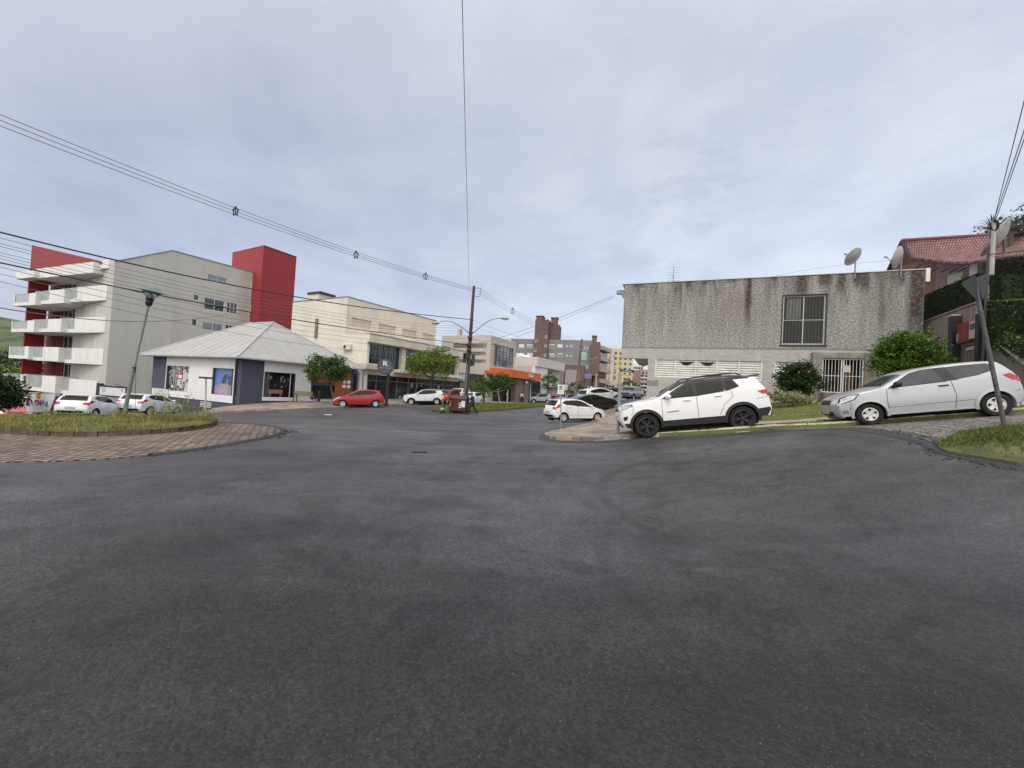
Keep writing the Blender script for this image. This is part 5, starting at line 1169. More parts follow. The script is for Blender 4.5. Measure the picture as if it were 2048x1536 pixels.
def sheet(name, top, bot, m_, parent, sag=.6, thick=.12, nu=40, nv=14):
    def samp(pts, n):
        P = chaikin(pts, 2); P = [Vector(p) for p in P]; d = [0]
        for i in range(1, len(P)): d.append(d[-1] + (P[i] - P[i - 1]).length)
        out_ = []
        for k in range(n):
            s_ = d[-1] * k / (n - 1); i = max(0, min(len(P) - 2, next((j for j in range(len(d)) if d[j] > s_), len(d) - 1) - 1)); out_.append(P[i].lerp(P[i + 1], (s_ - d[i]) / max(d[i + 1] - d[i], 1e-6)))
        return out_
    A_, B_ = samp(top, nu), samp(bot, nu); me = MB(); V = []; UV = []
    for j in range(nv):
        v = j / (nv - 1)
        for i in range(nu):
            p = A_[i].lerp(B_[i], v); p = p + Vector((0, 0, -sag * 4 * v * (1 - v))); V.append(p); UV.append(((A_[i] - A_[0]).length, (A_[i] - B_[i]).length * v))
    fs = [(j * nu + i, j * nu + i + 1, (j + 1) * nu + i + 1, (j + 1) * nu + i) for j in range(nv - 1) for i in range(nu - 1)]
    n0 = len(V); V2 = [p + Vector((0, 0, -thick)) for p in V]; fs2 = [tuple(k + n0 for k in reversed(f)) for f in fs]
    bd = [i for i in range(nu)] + [j * nu + nu - 1 for j in range(1, nv)] + [(nv - 1) * nu + i for i in range(nu - 2, -1, -1)] + [j * nu for j in range(nv - 2, 0, -1)]
    sk = [(bd[k], bd[(k + 1) % len(bd)], bd[(k + 1) % len(bd)] + n0, bd[k] + n0) for k in range(len(bd))]
    me.add(V + V2, fs + fs2 + sk); o = me.build(name, m_, parent, smooth=True)
    uvl = o.data.uv_layers.new(name='UVMap'); UV2 = UV + UV
    lp = np.zeros(len(o.data.loops), int); o.data.loops.foreach_get('vertex_index', lp)
    uvl.data.foreach_set('uv', np.array(UV2)[lp].ravel())
    return o
rg = [at(1805, 481, 26), at(1980, 471, 21.6), at(2075, 467, 19.5)]; ev = [at(1846, 516, 24), at(1880, 521, 22.8), at(1926, 524, 21), at(1968, 519, 19.6), at(2075, 504, 17)]
sheet('roof', rg, ev, TILE, hs_, .45)
bk = [at(1777, 538, 29), at(1990, 540, 27), at(2120, 540, 26)]
sheet('roof', [p + Vector((0, .05, 0)) for p in rg], bk, TILE, hs_, .2)
Vf = Fac((1846, 24.8), (2075, 18.0)); brk2 = brickmat('pink_brickwork', (.25, .185, .165), (.29, .22, .195), (.27, .22, .2))
vt = [Vf.uz(1848, 518)[1], Vf.uz(1926, 527)[1], Vf.uz(2060, 508)[1]]; vw = Vf.rect(1877, 552, 1907, 578)
mb = MB(); wall(mb, Vf, [(0, 3), (Vf.len, 3), (Vf.len, vt[2]), (Vf.uof(1926), vt[1]), (0, vt[0] + .1)], [vw], D=.3, reveal=.15, off=-.4); mb.build('wall', brk2, hs_)
mb = MB(); pA = Vf.P(0, 3, -.401); pB = at(1783, 538, 28.3); pC = rg[0] + Vector((.15, .1, -.25)); pB0 = Vector((pB.x, pB.y, 3)); pT = Vf.P(0, vt[0] + .05, -.401)
mb.prism([pA, pB0, pB, pC, pT], Vector((.25, .2, 0))); mb.build('gable_wall', mat('orange_render', (.22, .12, .085), .85, .15, 1), hs_)
mb = MB(); mb.tube([bk[0] + Vector((0, 0, -.1)), rg[0] + Vector((0, 0, -.02))], .13, 6); mb.tube([rg[0] + Vector((0, 0, -.1)), ev[0].lerp(rg[0], .5) + Vector((0, 0, -.6)), ev[0] + Vector((0, 0, -.12))], .09, 6); mb.build('barge_board', mat('dark_barge', (.06, .035, .045), .6), hs_)
mb = MB(); mb.tube([p + Vector((0, 0, .03)) for p in rg], .10, 8); mb.build('ridge_tiles', mat('ridge_clay', (.22, .08, .08), .8), hs_)
ww_ = window(Vf, vw, hs_, ALU, CRL, .06, 0, 0, .1, off=-.4)
mb = MB()
for k in range(12): z_ = vw[1] + (vw[3] - vw[1]) * (k + .3) / 12; fbox(mb, Vf, vw[0] + .06, z_, vw[2] - .06, z_ + .05, -.48, -.44)
mb.build('shutter', CRL, ww_)
mb = MB(); r_ = Vf.rect(1907, 553, 1930, 572); fbox(mb, Vf, r_[0], r_[1], r_[2], r_[3], -.399, -.36); mb.build('timber_panel', mat('orange_timber', (.26, .085, .022)), hs_)
mb = MB(); r_ = Vf.rect(1953, 530, 1968, 553); fbox(mb, Vf, r_[0], r_[1], r_[2], r_[3], -.399, .3); mb.build('porch_column', WHITEP, hs_)
mb = MB()
for k in range(6):
    px_ = 1846 + k * 18; e_ = at(px_, (520, 522, 525, 526, 527, 525)[k], 24 - k * .85); mb.box(e_ + Vector((.1, .35, -.22)), (.08, .9, .1), rz=R(-30))
mb.build('rafter_ends', mat('dark_barge', (.06, .035, .045)), hs_)

# ------------------------------------------------------------------ fence, posts, ramp wall
fn = thing('board_fence', tuple(at(1905, 760, 18)), 'weathered grey brown vertical board fence rising beside the stucco building', 'fence')
U1 = Fac((1848, 20.3), (1960, 16.2)); FW = mat('weathered_boards', (.23, .19, .17), .9, .3, 2, .5, 20, stretch=(4, 4, .25), dirt=((.25, .22, .2), .5, 1))
ul, zl = U1.uz(1849, 645); um_, zm_ = U1.uz(1919, 619.5); ur, zr = U1.uz(1954, 607); n_ = 30
mb = MB()
for k in range(n_):
    a = ul + (ur - ul) * k / n_; b_ = ul + (ur - ul) * (k + .93) / n_; zf = lambda u: zl + (zm_ - zl) * (u - ul) / (um_ - ul) if u < um_ else zm_ + (zr - zm_) * (u - um_) / (ur - um_)
    o_ = random.uniform(0, .012); mb.prism([U1.P(a, 1.5, o_), U1.P(b_, 1.5, o_), U1.P(b_, zf(b_), o_), U1.P(a, zf(a), o_)], -U1.NV * .03)
mb.build('boards', FW, fn)
mb = MB(); mb.prism([U1.P(ul, zl - .003 + .01, .05), U1.P(um_, zm_ + .01, .05), U1.P(ur, zr + .01, .05), U1.P(ur, zr + .09, .05), U1.P(um_, zm_ + .09, .05), U1.P(ul, zl + .09, .05)], -U1.NV * .12); mb.build('top_rail', FW, fn)
for px_, yt, w_ in ((1904, 633, .17), (1958, 627, .13)):
    u_, z_ = U1.uz(px_, yt, .3); p_ = thing('gate_post', tuple(U1.P(u_, 2, .3)), 'square black steel post with pale cap in front of the board fence' if px_ < 1950 else 'slimmer black steel post right of the grey meter box', 'post')
    mb = MB(); fbox(mb, U1, u_ - w_, 1.5, u_ + w_, z_, .1, .35); mb.build('shaft', BLACKM, p_)
    mb = MB(); fbox(mb, U1, u_ - w_ - .01, z_ + .001, u_ + w_ + .01, z_ + .07, .09, .36); mb.build('post_cap', mat('zinc_cap', (.40, .40, .38), .5), p_)
for px_ in (1896, 1911):
    mb = MB(); u_ = U1.uz(px_, 690, .2)[0]; fbox(mb, U1, u_ - .035, 1.6, u_ + .035, U1.uz(px_, 680, .2)[1], .16, .22); tag(mb.build('thin_post', mat('pale_post', (.36, .36, .34), .7, .1, 4)), 'thin pale post on the %s side of the black gate post' % ('left' if px_ < 1900 else 'right'), 'post')
r_ = U1.rect(1914, 649, 1937, 683, .3)
rb = thing('meter_cabinet', tuple(U1.P((r_[0] + r_[2]) / 2, r_[1], .2)), 'dark red metal cabinet mounted on the board fence', 'cabinet')
mb = MB(); fbox(mb, U1, r_[0], r_[1], r_[2], r_[3], .12, .30); mb.build('body', mat('cabinet_red', (.17, .020, .014), .45, .2, 3), rb, bevel=.01)
mb = MB(); fbox(mb, U1, r_[0] + .28, r_[1] + .05, r_[2] - .04, r_[3] - .05, .301, .315); mb.build('door', mat('cabinet_red', (.22, .022, .015)), rb)
mb = MB(); fbox(mb, U1, r_[0] + .10, r_[1] + .1, r_[0] + .14, r_[1] + .45, .301, .35); mb.build('handle', RAIL, rb)
r_ = U1.rect(1938, 644, 1954, 675, .3)
rb = thing('meter_cabinet', tuple(U1.P((r_[0] + r_[2]) / 2, r_[1], .2)), 'pale grey meter cabinet beside the red one on the fence', 'cabinet')
mb = MB(); fbox(mb, U1, r_[0], r_[1], r_[2], r_[3], .03, .3); mb.build('body', mat('cabinet_grey', (.36, .36, .37), .5, .1, 3), rb, bevel=.01)
mb = MB(); fbox(mb, U1, r_[0] + .08, r_[3] - .35, r_[2] - .12, r_[3] - .12, .301, .31); mb.build('meter_window', GLASS, rb)
r_ = U1.rect(1916, 685, 1933, 698, .3); nb = thing('notice_board', tuple(U1.P((r_[0] + r_[2]) / 2, r_[1], .1)), 'pair of white notices under the red cabinet', 'notice')
zz = (r_[1] + r_[3]) / 2
for a, b_ in ((r_[1], zz - .04), (zz + .04, r_[3])):
    mb = MB(); fbox(mb, U1, r_[0], a, r_[2], b_, .02, .05); mb.build('panel', mat('notice_white', (.62, .6, .58)), nb)
rw = thing('ramp_wall', tuple(at(2010, 790, 14)), 'grey stone retaining wall with sloping coping running down to the right', 'wall')
X1 = Fac((1961, 16.1), (2085, 12.4)); GST = cell_mat('grey_ashlar', [(.155, .145, .14), (.185, .175, .165)], .55, (.09, .08, .075), 0, .012, kind='brick', dirt=.3)
X1p = [X1.uz(1962, 675), X1.uz(1978, 676), X1.uz(2048, 730), X1.uz(2083, 757)]
ST = mat('grey_stone', (.17, .155, .145), .9, .18, 1.2, .3, 25, dirt=((.09, .08, .07), .6, 1.2))
mb = MB(); mb.prism([X1.P(0, 1), X1.P(X1.len, 1), X1.P(X1p[3][0], X1p[3][1]), X1.P(X1p[2][0], X1p[2][1]), X1.P(X1p[1][0], X1p[1][1]), X1.P(0, X1p[0][1])], -X1.NV * .35); mb.build('wall', ST, rw)
mb = MB(); mb.tube([X1.P(0, X1p[0][1] + .05, -.1), X1.P(*X1p[1], -.1) + Vector((0, 0, .05)), X1.P(*X1p[3], -.1) + Vector((0, 0, .05))], .15, 4); mb.build('coping', mat('coping_stone', (.22, .19, .17), .9, .15, 2), rw)
# tall dark post and the pale concrete pole
tp_ = thing('dark_post', tuple(at(1976, 700, 15.5)), 'tall black square post rising in front of the brick house', 'post')
mb = MB(); a_, b_ = at(1977, 497, 15.5), at(1966, 640, 15.5); mb.tube([Vector((b_.x, b_.y, 2.3)), a_], .05, 4); mb.build('shaft', BLACKM, tp_)
mb = MB(); q_ = at(2062, 500, 15); mb.tube([a_ + Vector((0, 0, -.25)), q_], .022, 5); mb.tube([a_ + Vector((0, 0, -.28)), q_ + Vector((0, 0, -.5))], .008, 4)
for k in range(6):
    p_ = (a_ + Vector((0, 0, -.25))).lerp(q_, k / 6); mb.tube([p_, p_ + Vector((0, 0, -.3))], .008, 4)
mb.build('top_rail', BLACKM, tp_)
# ------------------------------------------------------------------ cars
def paint(name, c, rough=.28, metal=0, var=.02):
    return mat(name, c, rough, var, .8, coat=.6, metal=metal, spec=.5)
TYRE = mat('tyre_rubber', (.011, .011, .012), .85, .25, 6, .3, 60)
RIMS = mat('alloy_silver', (.62, .62, .63), .35, .08, 5, metal=.35)
RIMD = mat('alloy_dark', (.055, .055, .06), .35, .15, 5, metal=.5)
PLAS = mat('black_plastic', (.013, .013, .014), .6, .15, 5)
CGL = mat('car_glass', (.012, .013, .014), .05, .1, 1, spec=.28)
CGL2 = mat('car_glass_clear', (.030, .040, .041), .05, .6, 1.2, spec=.5)
WELL = mat('wheel_well', (.008, .008, .008), .95, 0)
HEAD = mat('headlight_glass', (.50, .52, .55), .1, .5, 14, spec=.8, coat=.5)
TAIL = mat('tail_light_red', (.42, .014, .022), .2, .15, 8, coat=.5)
CHR = mat('chrome', (.5, .5, .52), .15, 0, metal=.9)
PLATE = mat('plate_grey', (.40, .41, .42), .5, .1, 6)
SEAM = mat('panel_gap', (.03, .03, .03), .9, 0)
def resample(P, step):
    out_ = []
    for i in range(len(P) - 1):
        a, b = np.array(P[i]), np.array(P[i + 1]); k = max(1, int(np.ceil(np.linalg.norm((b - a)[:2]) / step)))
        for j in range(k): out_.append(a + (b - a) * j / k)
    out_.append(np.array(P[-1])); return np.array(out_)
class Car:
    def __init__(s, sp):
        s.sp = sp; s.W = sp['W']; s.L2 = sp['L2']; s.xm = sp.get('xm', 0)
        P = resample([tuple(p) for p in chaikin(sp['prof'], 2)], .07); s.prof = P
        t = np.gradient(P[:, :2], axis=0); t /= np.linalg.norm(t, axis=1)[:, None]; s.nrm = np.c_[t[:, 1], -t[:, 0]]      # inward normal (profile runs front-bottom -> top -> rear-bottom)
        c = np.array([s.xm, .6]); flip = ((c - P[:, :2]) * s.nrm).sum(1).mean() < 0
        if flip: s.nrm *= -1
        s.inset = P[:, :2] + s.nrm * P[:, 2:3]
        d = np.r_[0, np.cumsum(np.linalg.norm(np.diff(P[:, :2], axis=0), axis=1))]; s.arc = d
    def ys(s, x, z):
        sp = s.sp; x = np.asarray(x, float); z = np.asarray(z, float)
        t = np.abs(x - s.xm) / s.L2; w_ = s.W * (1 - sp.get('taper', .20) * np.clip((t - .55) / .45, 0, 1) ** 2.2)
        zm = sp.get('zm', .62); zb = sp['belt'](x)
        lo = np.clip((zm - z) / zm, 0, 1); w_ = w_ * (1 - .07 * lo ** 2)
        mid_ = np.clip((z - zm) / np.maximum(zb - zm, .1), 0, 1); w_ = w_ - .035 * mid_ ** 2
        up = np.clip(z - zb, 0, 1); return w_ - sp.get('tumble', .42) * up - .12 * up ** 2
    def sidepts(s, P, side, off=0):
        P = np.asarray(P, float); y = s.ys(P[:, 0], P[:, 1]); e = .01
        ny_x = -(s.ys(P[:, 0] + e, P[:, 1]) - s.ys(P[:, 0] - e, P[:, 1])) / (2 * e); ny_z = -(s.ys(P[:, 0], P[:, 1] + e) - s.ys(P[:, 0], P[:, 1] - e)) / (2 * e)
        n = np.c_[ny_x, np.ones(len(P)), ny_z]; n /= np.linalg.norm(n, axis=1)[:, None]
        q = np.c_[P[:, 0], y, P[:, 1]] + n * off; q[:, 1] *= side; return q
    def patch(s, mb, poly, side, off, h=.08, m=None, skirt=0.0):
        vs, fs, nb = cdt(poly, h); P = np.array([(v.x, v.y) for v in vs]); q = s.sidepts(P, side, off); mb.add(q, fs, m)
        if skirt:
            n = nb; pb = s.sidepts(P[:nb], side, off - skirt); o = list(q[:nb]) + list(pb)
            mb.add(o, [(i, (i + 1) % n, (i + 1) % n + n, i + n) for i in range(n)], m)
    def ribbon(s, mb, pts, side, w_=.012, off=.003, m=None):
        P = resample(pts, .08); t = np.gradient(P, axis=0); t /= np.linalg.norm(t, axis=1)[:, None] + 1e-9; n = np.c_[-t[:, 1], t[:, 0]] * w_ / 2
        a = s.sidepts(P + n, side, off); b = s.sidepts(P - n, side, off); k = len(P)
        mb.add(list(a) + list(b), [(i, i + 1, i + 1 + k, i + k) for i in range(k - 1)], m)
    def strip(s, mb, i0, i1, s0=-1, s1=1, off=0, m=None, n=15, shrink=0):
        e = 2.6; th = np.linspace(-math.pi / 2, math.pi / 2, 2 * n + 1); S = np.sign(th) * np.abs(np.sin(th)) ** (2 / e)
        S = S[(S >= s0 - 1e-6) & (S <= s1 + 1e-6)]; S = np.unique(np.r_[max(s0, -1), S, min(s1, 1)])
        P = s.prof[i0:i1 + 1]; I = s.inset[i0:i1 + 1]; N_ = s.nrm[i0:i1 + 1]; ye = s.ys(I[:, 0], I[:, 1]); rows = []
        for k in range(len(P)):
            d = 1 - (1 - np.minimum(np.abs(S), 1) ** e) ** (1 / e); dep = P[k, 2] * d - off * (1 - 0 * d)
            x = P[k, 0] + N_[k, 0] * dep; z = P[k, 1] + N_[k, 1] * dep; y = S * (ye[k] + (off if off else 0)); rows.append(np.c_[x, y, z])
        w_ = len(S); V = np.concatenate(rows); mb.add(V, [(r * w_ + c, r * w_ + c + 1, (r + 1) * w_ + c + 1, (r + 1) * w_ + c) for r in range(len(P) - 1) for c in range(w_ - 1)], m)
    def near(s, x, z): return int(np.argmin((s.prof[:, 0] - x) ** 2 + (s.prof[:, 1] - z) ** 2))
def arcpts(cx, cz, r, z0, n=14):
    """arch from the rear foot over the top to the front foot"""
    a0 = math.asin(max(-1, min(1, (z0 - cz) / r))); return [(cx - r * math.cos(a), cz + r * math.sin(a)) for a in np.linspace(a0, math.pi - a0, n)]
_wheels = {}
def wheel(R_, rimr, style, rimm):
    k = (R_, rimr, style, rimm.name)
    if k in _wheels: return _wheels[k]
    w_ = .205; t = MB(); prof = [(rimr, -w_ / 2 + .02), (rimr + .02, -w_ / 2), (R_ - .035, -w_ / 2), (R_ - .006, -w_ / 2 + .025), (R_, -w_ / 4), (R_, w_ / 4), (R_ - .006, w_ / 2 - .025), (R_ - .035, w_ / 2), (rimr + .02, w_ / 2), (rimr, w_ / 2 - .02)]
    t.lathe(prof, (0, 0, 0), axis='Y', n=40)
    r = MB(); y0 = w_ / 2 - .02
    r.lathe([(rimr - .001, y0 - .0), (rimr - .018, y0 + .006), (rimr - .028, y0 - .01), (rimr - .04, y0 - .10), (rimr - .05, -.06)], (0, 0, 0), axis='Y', n=40)
    r.lathe([(.001, y0 - .005), (.035, y0 - .006), (.05, y0 - .02), (.055, y0 - .05)], (0, 0, 0), axis='Y', n=16)
    def spoke(a, w1, w2, r0=.03, r1=rimr - .02, yo=0, tw=0):
        c_, s_ = math.cos(a), math.sin(a); P = []
        for rr, ww, yy in ((r0, w1, y0 - .015), (r1, w2, y0 - .002)):
            a2 = a + (tw if rr == r1 else 0); c2, s2 = math.cos(a2), math.sin(a2)
            for sg in (-1, 1): P.append((rr * c2 - sg * ww * s2, yy + yo, rr * s2 + sg * ww * c2))
        for rr, ww, yy in ((r0, w1, y0 - .05), (r1, w2, y0 - .035)):
            a2 = a + (tw if rr == r1 else 0); c2, s2 = math.cos(a2), math.sin(a2)
            for sg in (-1, 1): P.append((rr * c2 - sg * ww * s2, yy, rr * s2 + sg * ww * c2))
        r.add(P, [(0, 1, 3, 2), (4, 6, 7, 5), (0, 2, 6, 4), (1, 5, 7, 3), (2, 3, 7, 6), (0, 4, 5, 1)])
    if style == 5:
        for i in range(5): spoke(i * 2 * math.pi / 5 + .3, .036, .050)
    elif style == 10:
        for i in range(5):
            spoke(i * 2 * math.pi / 5 + .25, .014, .013, tw=.17); spoke(i * 2 * math.pi / 5 + .25, .014, .013, tw=-.17)
    elif style == 7:
        for i in range(7): spoke(i * 2 * math.pi / 7 + .2, .024, .030)
    b = MB(); b.lathe([(.001, .02), (rimr - .06, .02), (rimr - .06, -.03), (.001, -.03)], (0, 0, 0), axis='Y', n=24)
    def me(m_, name, mt): 
        o = m_.build(name, mt, None, smooth=True); d = o.data; bpy.data.objects.remove(o); return d
    _wheels[k] = (me(t, 'tyre', TYRE), me(r, 'rim', rimm), me(b, 'wheel', WELL)); return _wheels[k]
def make_car(name, sp, label, cat='car', group=None):
    C_ = Car(sp); root = thing(name, (0, 0, 0), label, cat, group); body = sp['paint']; sides = (1, -1)
    xf, xr, R_ = sp['xf'], sp['xr'], sp['R']; Ra = sp.get('Ra', R_ + .055); zs = sp['sill']
    n = len(C_.prof) - 1
    # side outline: inset profile + sill with arches
    ins = [tuple(p) for p in C_.inset]; zf, zr = ins[0][1], ins[-1][1]
    out_ = ins + arcpts(xr, R_, Ra, max(zr, .2))[0:] + [(xr + Ra + .04, zs), (xf - Ra - .04, zs)] + arcpts(xf, R_, Ra, max(zf, .2))
    out_ = [out_[i] for i in range(len(out_)) if i == 0 or np.hypot(out_[i][0] - out_[i - 1][0], out_[i][1] - out_[i - 1][1]) > .004]
    mb = MB(); bi = sp.get('bump', None)
    for sd in sides: C_.patch(mb, out_, sd, 0, .07)
    C_.strip(mb, 0, n)
    o = mb.build('body', body, root); bm = bmesh.new(); bm.from_mesh(o.data); bmesh.ops.remove_doubles(bm, verts=bm.verts, dist=.0025); bmesh.ops.recalc_face_normals(bm, faces=bm.faces); bm.to_mesh(o.data); bm.free()
    o.data.polygons.foreach_set('use_smooth', [True] * len(o.data.polygons)); o.data.set_sharp_from_angle(angle=R(38))
    # dark inside: floor and wells
    mb = MB(); x0, x1 = C_.inset[:, 0].min() + .15, C_.inset[:, 0].max() - .15; yi = C_.W - .26
    mb.box(((x0 + x1) / 2, 0, .42), (x1 - x0 - .3, yi * 2, .48)); mb.build('underbody', WELL, root)
    for sd in sides:
        for xc in (xf, xr):
            mb = MB(); P = arcpts(xc, R_, Ra - .002, .2, 16); a = [(x, sd * (C_.ys(x, z) - .01), z) for x, z in P]; b = [(x, sd * (C_.W - .30), z) for x, z in P]; k = len(P); mb.add(a + b, [(i, i + 1, i + 1 + k, i + k) for i in range(k - 1)]); mb.build('wheel_well', WELL, root)
    # wheels
    tm, rm, hm = wheel(R_, sp.get('rimr', R_ * .66), sp.get('style', 5), sp.get('rim', RIMS))
    for xc in (xf, xr):
        for sd in sides:
            hub = bpy.data.objects.new('wheel', hm); col.objects.link(hub); hub.parent = root; hub.location = (xc, sd * (sp.get('track', C_.W - .125)), R_); hub.rotation_euler = (0, random.uniform(0, 1), 0 if sd == 1 else math.pi)
            for nm, dd in (('tyre', tm), ('rim', rm)): q = bpy.data.objects.new(nm, dd); col.objects.link(q); q.parent = hub
    # windows
    gl = sp.get('glass', CGL)
    for w_ in sp['wins']:
        for sd in sides: mb = MB(); C_.patch(mb, w_, sd, .008, .1, skirt=.01); mb.build('side_window', gl, root, smooth=True)
    if sp.get('upper'):       # black pillars between the panes
        for poly in sp['upper']:
            for sd in sides: mb = MB(); C_.patch(mb, poly, sd, .004, .1); mb.build('window_surround', sp.get('upperm', PLAS), root, smooth=True)
    for nm, (a, b), sh_ in (('windscreen', sp['ws'], .86), ('rear_window', sp['rw'], .80)):
        i0, i1 = sorted((C_.near(*a), C_.near(*b))); mb = MB(); C_.strip(mb, i0, i1, -sh_, sh_, .006); mb.build(nm, gl, root, smooth=True)
    if sp.get('roofm'):
        i0, i1 = sorted((C_.near(*sp['roof'][0]), C_.near(*sp['roof'][1]))); mb = MB(); C_.strip(mb, i0, i1, -1, 1, .004); mb.build('roof', sp['roofm'], root, smooth=True)
    # doors with handles
    for k, d in enumerate(sp['doors']):
        for sd in sides:
            mb = MB(); C_.ribbon(mb, d['seam'], sd, .011, .003); dr_ = mb.build('door', SEAM, root)
            if d.get('h'):
                hx, hz = d['h']; mb = MB(); p = C_.sidepts([(hx, hz)], sd, .02)[0]; mb.box(p, (.19, .035, .035)); mb.build('door_handle', sp.get('handle', body), dr_, bevel=.012)
    # bumper and wing joints
    for pl_ in sp.get('gaps', [[(1.62, .74), (1.60, .58), (1.63, .46)], [(-1.60, .60), (-1.86, .63)], [(.86, .44), (-.84, .47)]]):
        for sd in sides: mb = MB(); C_.ribbon(mb, pl_, sd, .009, .003); mb.build('panel_gap', SEAM, root)
    # lights
    for nm, key, mt in (('headlight', 'hl', HEAD), ('tail_light', 'tl', TAIL)):
        for sd in sides:
            mb = MB()
            if sp.get(key + '_side'): C_.patch(mb, sp[key + '_side'], sd, .009, .05, skirt=.012)
            if sp.get(key):
                (a, b), s0 = sp[key]; i0, i1 = sorted((C_.near(*a), C_.near(*b)))
                C_.strip(mb, i0, i1, s0 if sd > 0 else -1, 1 if sd > 0 else -s0, .008)
            if mb.v: mb.build(nm, mt, root, smooth=True)
    for nm, (a, b), sw_, mt in sp.get('front', []):
        i0, i1 = sorted((C_.near(*a), C_.near(*b))); mb = MB(); C_.strip(mb, i0, i1, -sw_, sw_, .012); mb.build(nm, mt, root, smooth=True)
    for nm, polys, mt, off in sp.get('side', []):
        for sd in sides:
            mb = MB()
            for p in polys: C_.patch(mb, p, sd, off, .06, skirt=off + .004)
            mb.build(nm, mt, root, smooth=True)
    if sp.get('arch'):
        wd, mt = sp['arch']
        for xc in (xf, xr):
            for sd in sides:
                P = arcpts(xc, R_, Ra - .004, sp.get('archz', .22), 18); Q = arcpts(xc, R_, Ra + wd, sp.get('archz', .22), 18); a = C_.sidepts(P, sd, .028); b = C_.sidepts(Q, sd, .022); c = C_.sidepts(Q, sd, -.01); e = C_.sidepts(P, sd, -.05); k = len(P); mb = MB()
                mb.add(list(e) + list(a) + list(b) + list(c), [(r * k + i, r * k + i + 1, (r + 1) * k + i + 1, (r + 1) * k + i) for r in range(3) for i in range(k - 1)]); mb.build('wheel_arch', mt, root, smooth=True)
    # mirrors
    mx, mz = sp['mirror']
    for sd in sides:
        y = float(C_.ys(mx, mz)); mb = MB(); M = Matrix.Rotation(sd * .25, 3, 'Z'); c = (mx - .02, sd * (y + .13), mz + .03)
        mb.sphere((0, 0, 0), .11, 12); mb.v = [tuple(M @ Vector((v[0] * .75, v[1] * 1.0, v[2] * .72)) + Vector(c)) for v in mb.v]
        mb.tube([(mx + .02, sd * (y - .02), mz - .03), (mx, sd * (y + .06), mz)], .025, 6); mb.build('wing_mirror', sp.get('mirm', body), root, smooth=True)
    if sp.get('rails'):
        x0, x1, zz = sp['rails']
        for sd in sides:
            P = [(x, float(C_.ys(x, C_.inset[np.argmin(abs(C_.inset[:, 0] - x) + (C_.inset[:, 1] < 1.1) * 9), 1])) * .93 * sd, C_.prof[np.argmin(abs(C_.prof[:, 0] - x) + (C_.prof[:, 1] < 1.1) * 9), 1] + zz) for x in np.linspace(x0, x1, 12)]
            P[0] = (P[0][0], P[0][1], P[0][2] - zz); P[-1] = (P[-1][0], P[-1][1], P[-1][2] - zz); mb = MB(); mb.tube(P, .022, 6); mb.build('roof_rail', PLAS, root)
    if sp.get('aerial'): mb = MB(); x, z = sp['aerial']; mb.tube([(x, 0, z - .03), (x - .09, 0, z + .2)], .006, 5); mb.build('aerial', PLAS, root)
    if sp.get('spoiler'):
        x, z = sp['spoiler']; mb = MB(); y = float(C_.ys(x, z)) * .86; mb.box((x, 0, z), (.20, 2 * y, .045)); mb.build('spoiler', sp.get('spm', body), root, bevel=.015)
    # plates
    for s_, idx in ((1, 'pf'), (-1, 'pr')):
        if sp.get(idx): x, z = sp[idx]; mb = MB(); mb.box((x, 0, z), (.025, .42, .13)); mb.build('license_plate', PLATE, root)
    return root
def place(root, Pf, Pr, xf, xr, side):
    """near-side wheel contacts Pf, Pr (world); side: +1 when the visible side is the car's left"""
    Pf, Pr = Vector(Pf), Vector(Pr); d = (Pf - Pr); s_ = min(1.07, max(.94, d.length / (xf - xr))); d.normalize(); cm_ = (Pf + Pr) / 2
    left = Vector((0, 0, 1)).cross(d).normalized(); up = d.cross(left).normalized()
    mid_ = cm_ - d * (xf + xr) / 2 * s_; o = mid_ - left * side * .78 * s_
    M = Matrix((d, left, up)).transposed().to_4x4() @ Matrix.Scale(s_, 4); M.translation = o + up * .0; root.matrix_world = M; root.matrix_basis = M
belt = lambda a, b, x0=-1.5, x1=1.0: (lambda x: a + (b - a) * np.clip((np.asarray(x, float) - x0) / (x1 - x0), 0, 1))
WHITE = paint('white_car_paint', (.74, .75, .765), .25); SILV = paint('silver_car_paint', (.42, .43, .455), .3, .3); REDP = paint('red_car_paint', (.33, .012, .014), .25); BLKP = paint('black_car_paint', (.012, .012, .014), .2); GRYP = paint('grey_car_paint', (.16, .165, .17), .3, .3); BLUP = paint('blue_car_paint', (.035, .085, .16), .3)
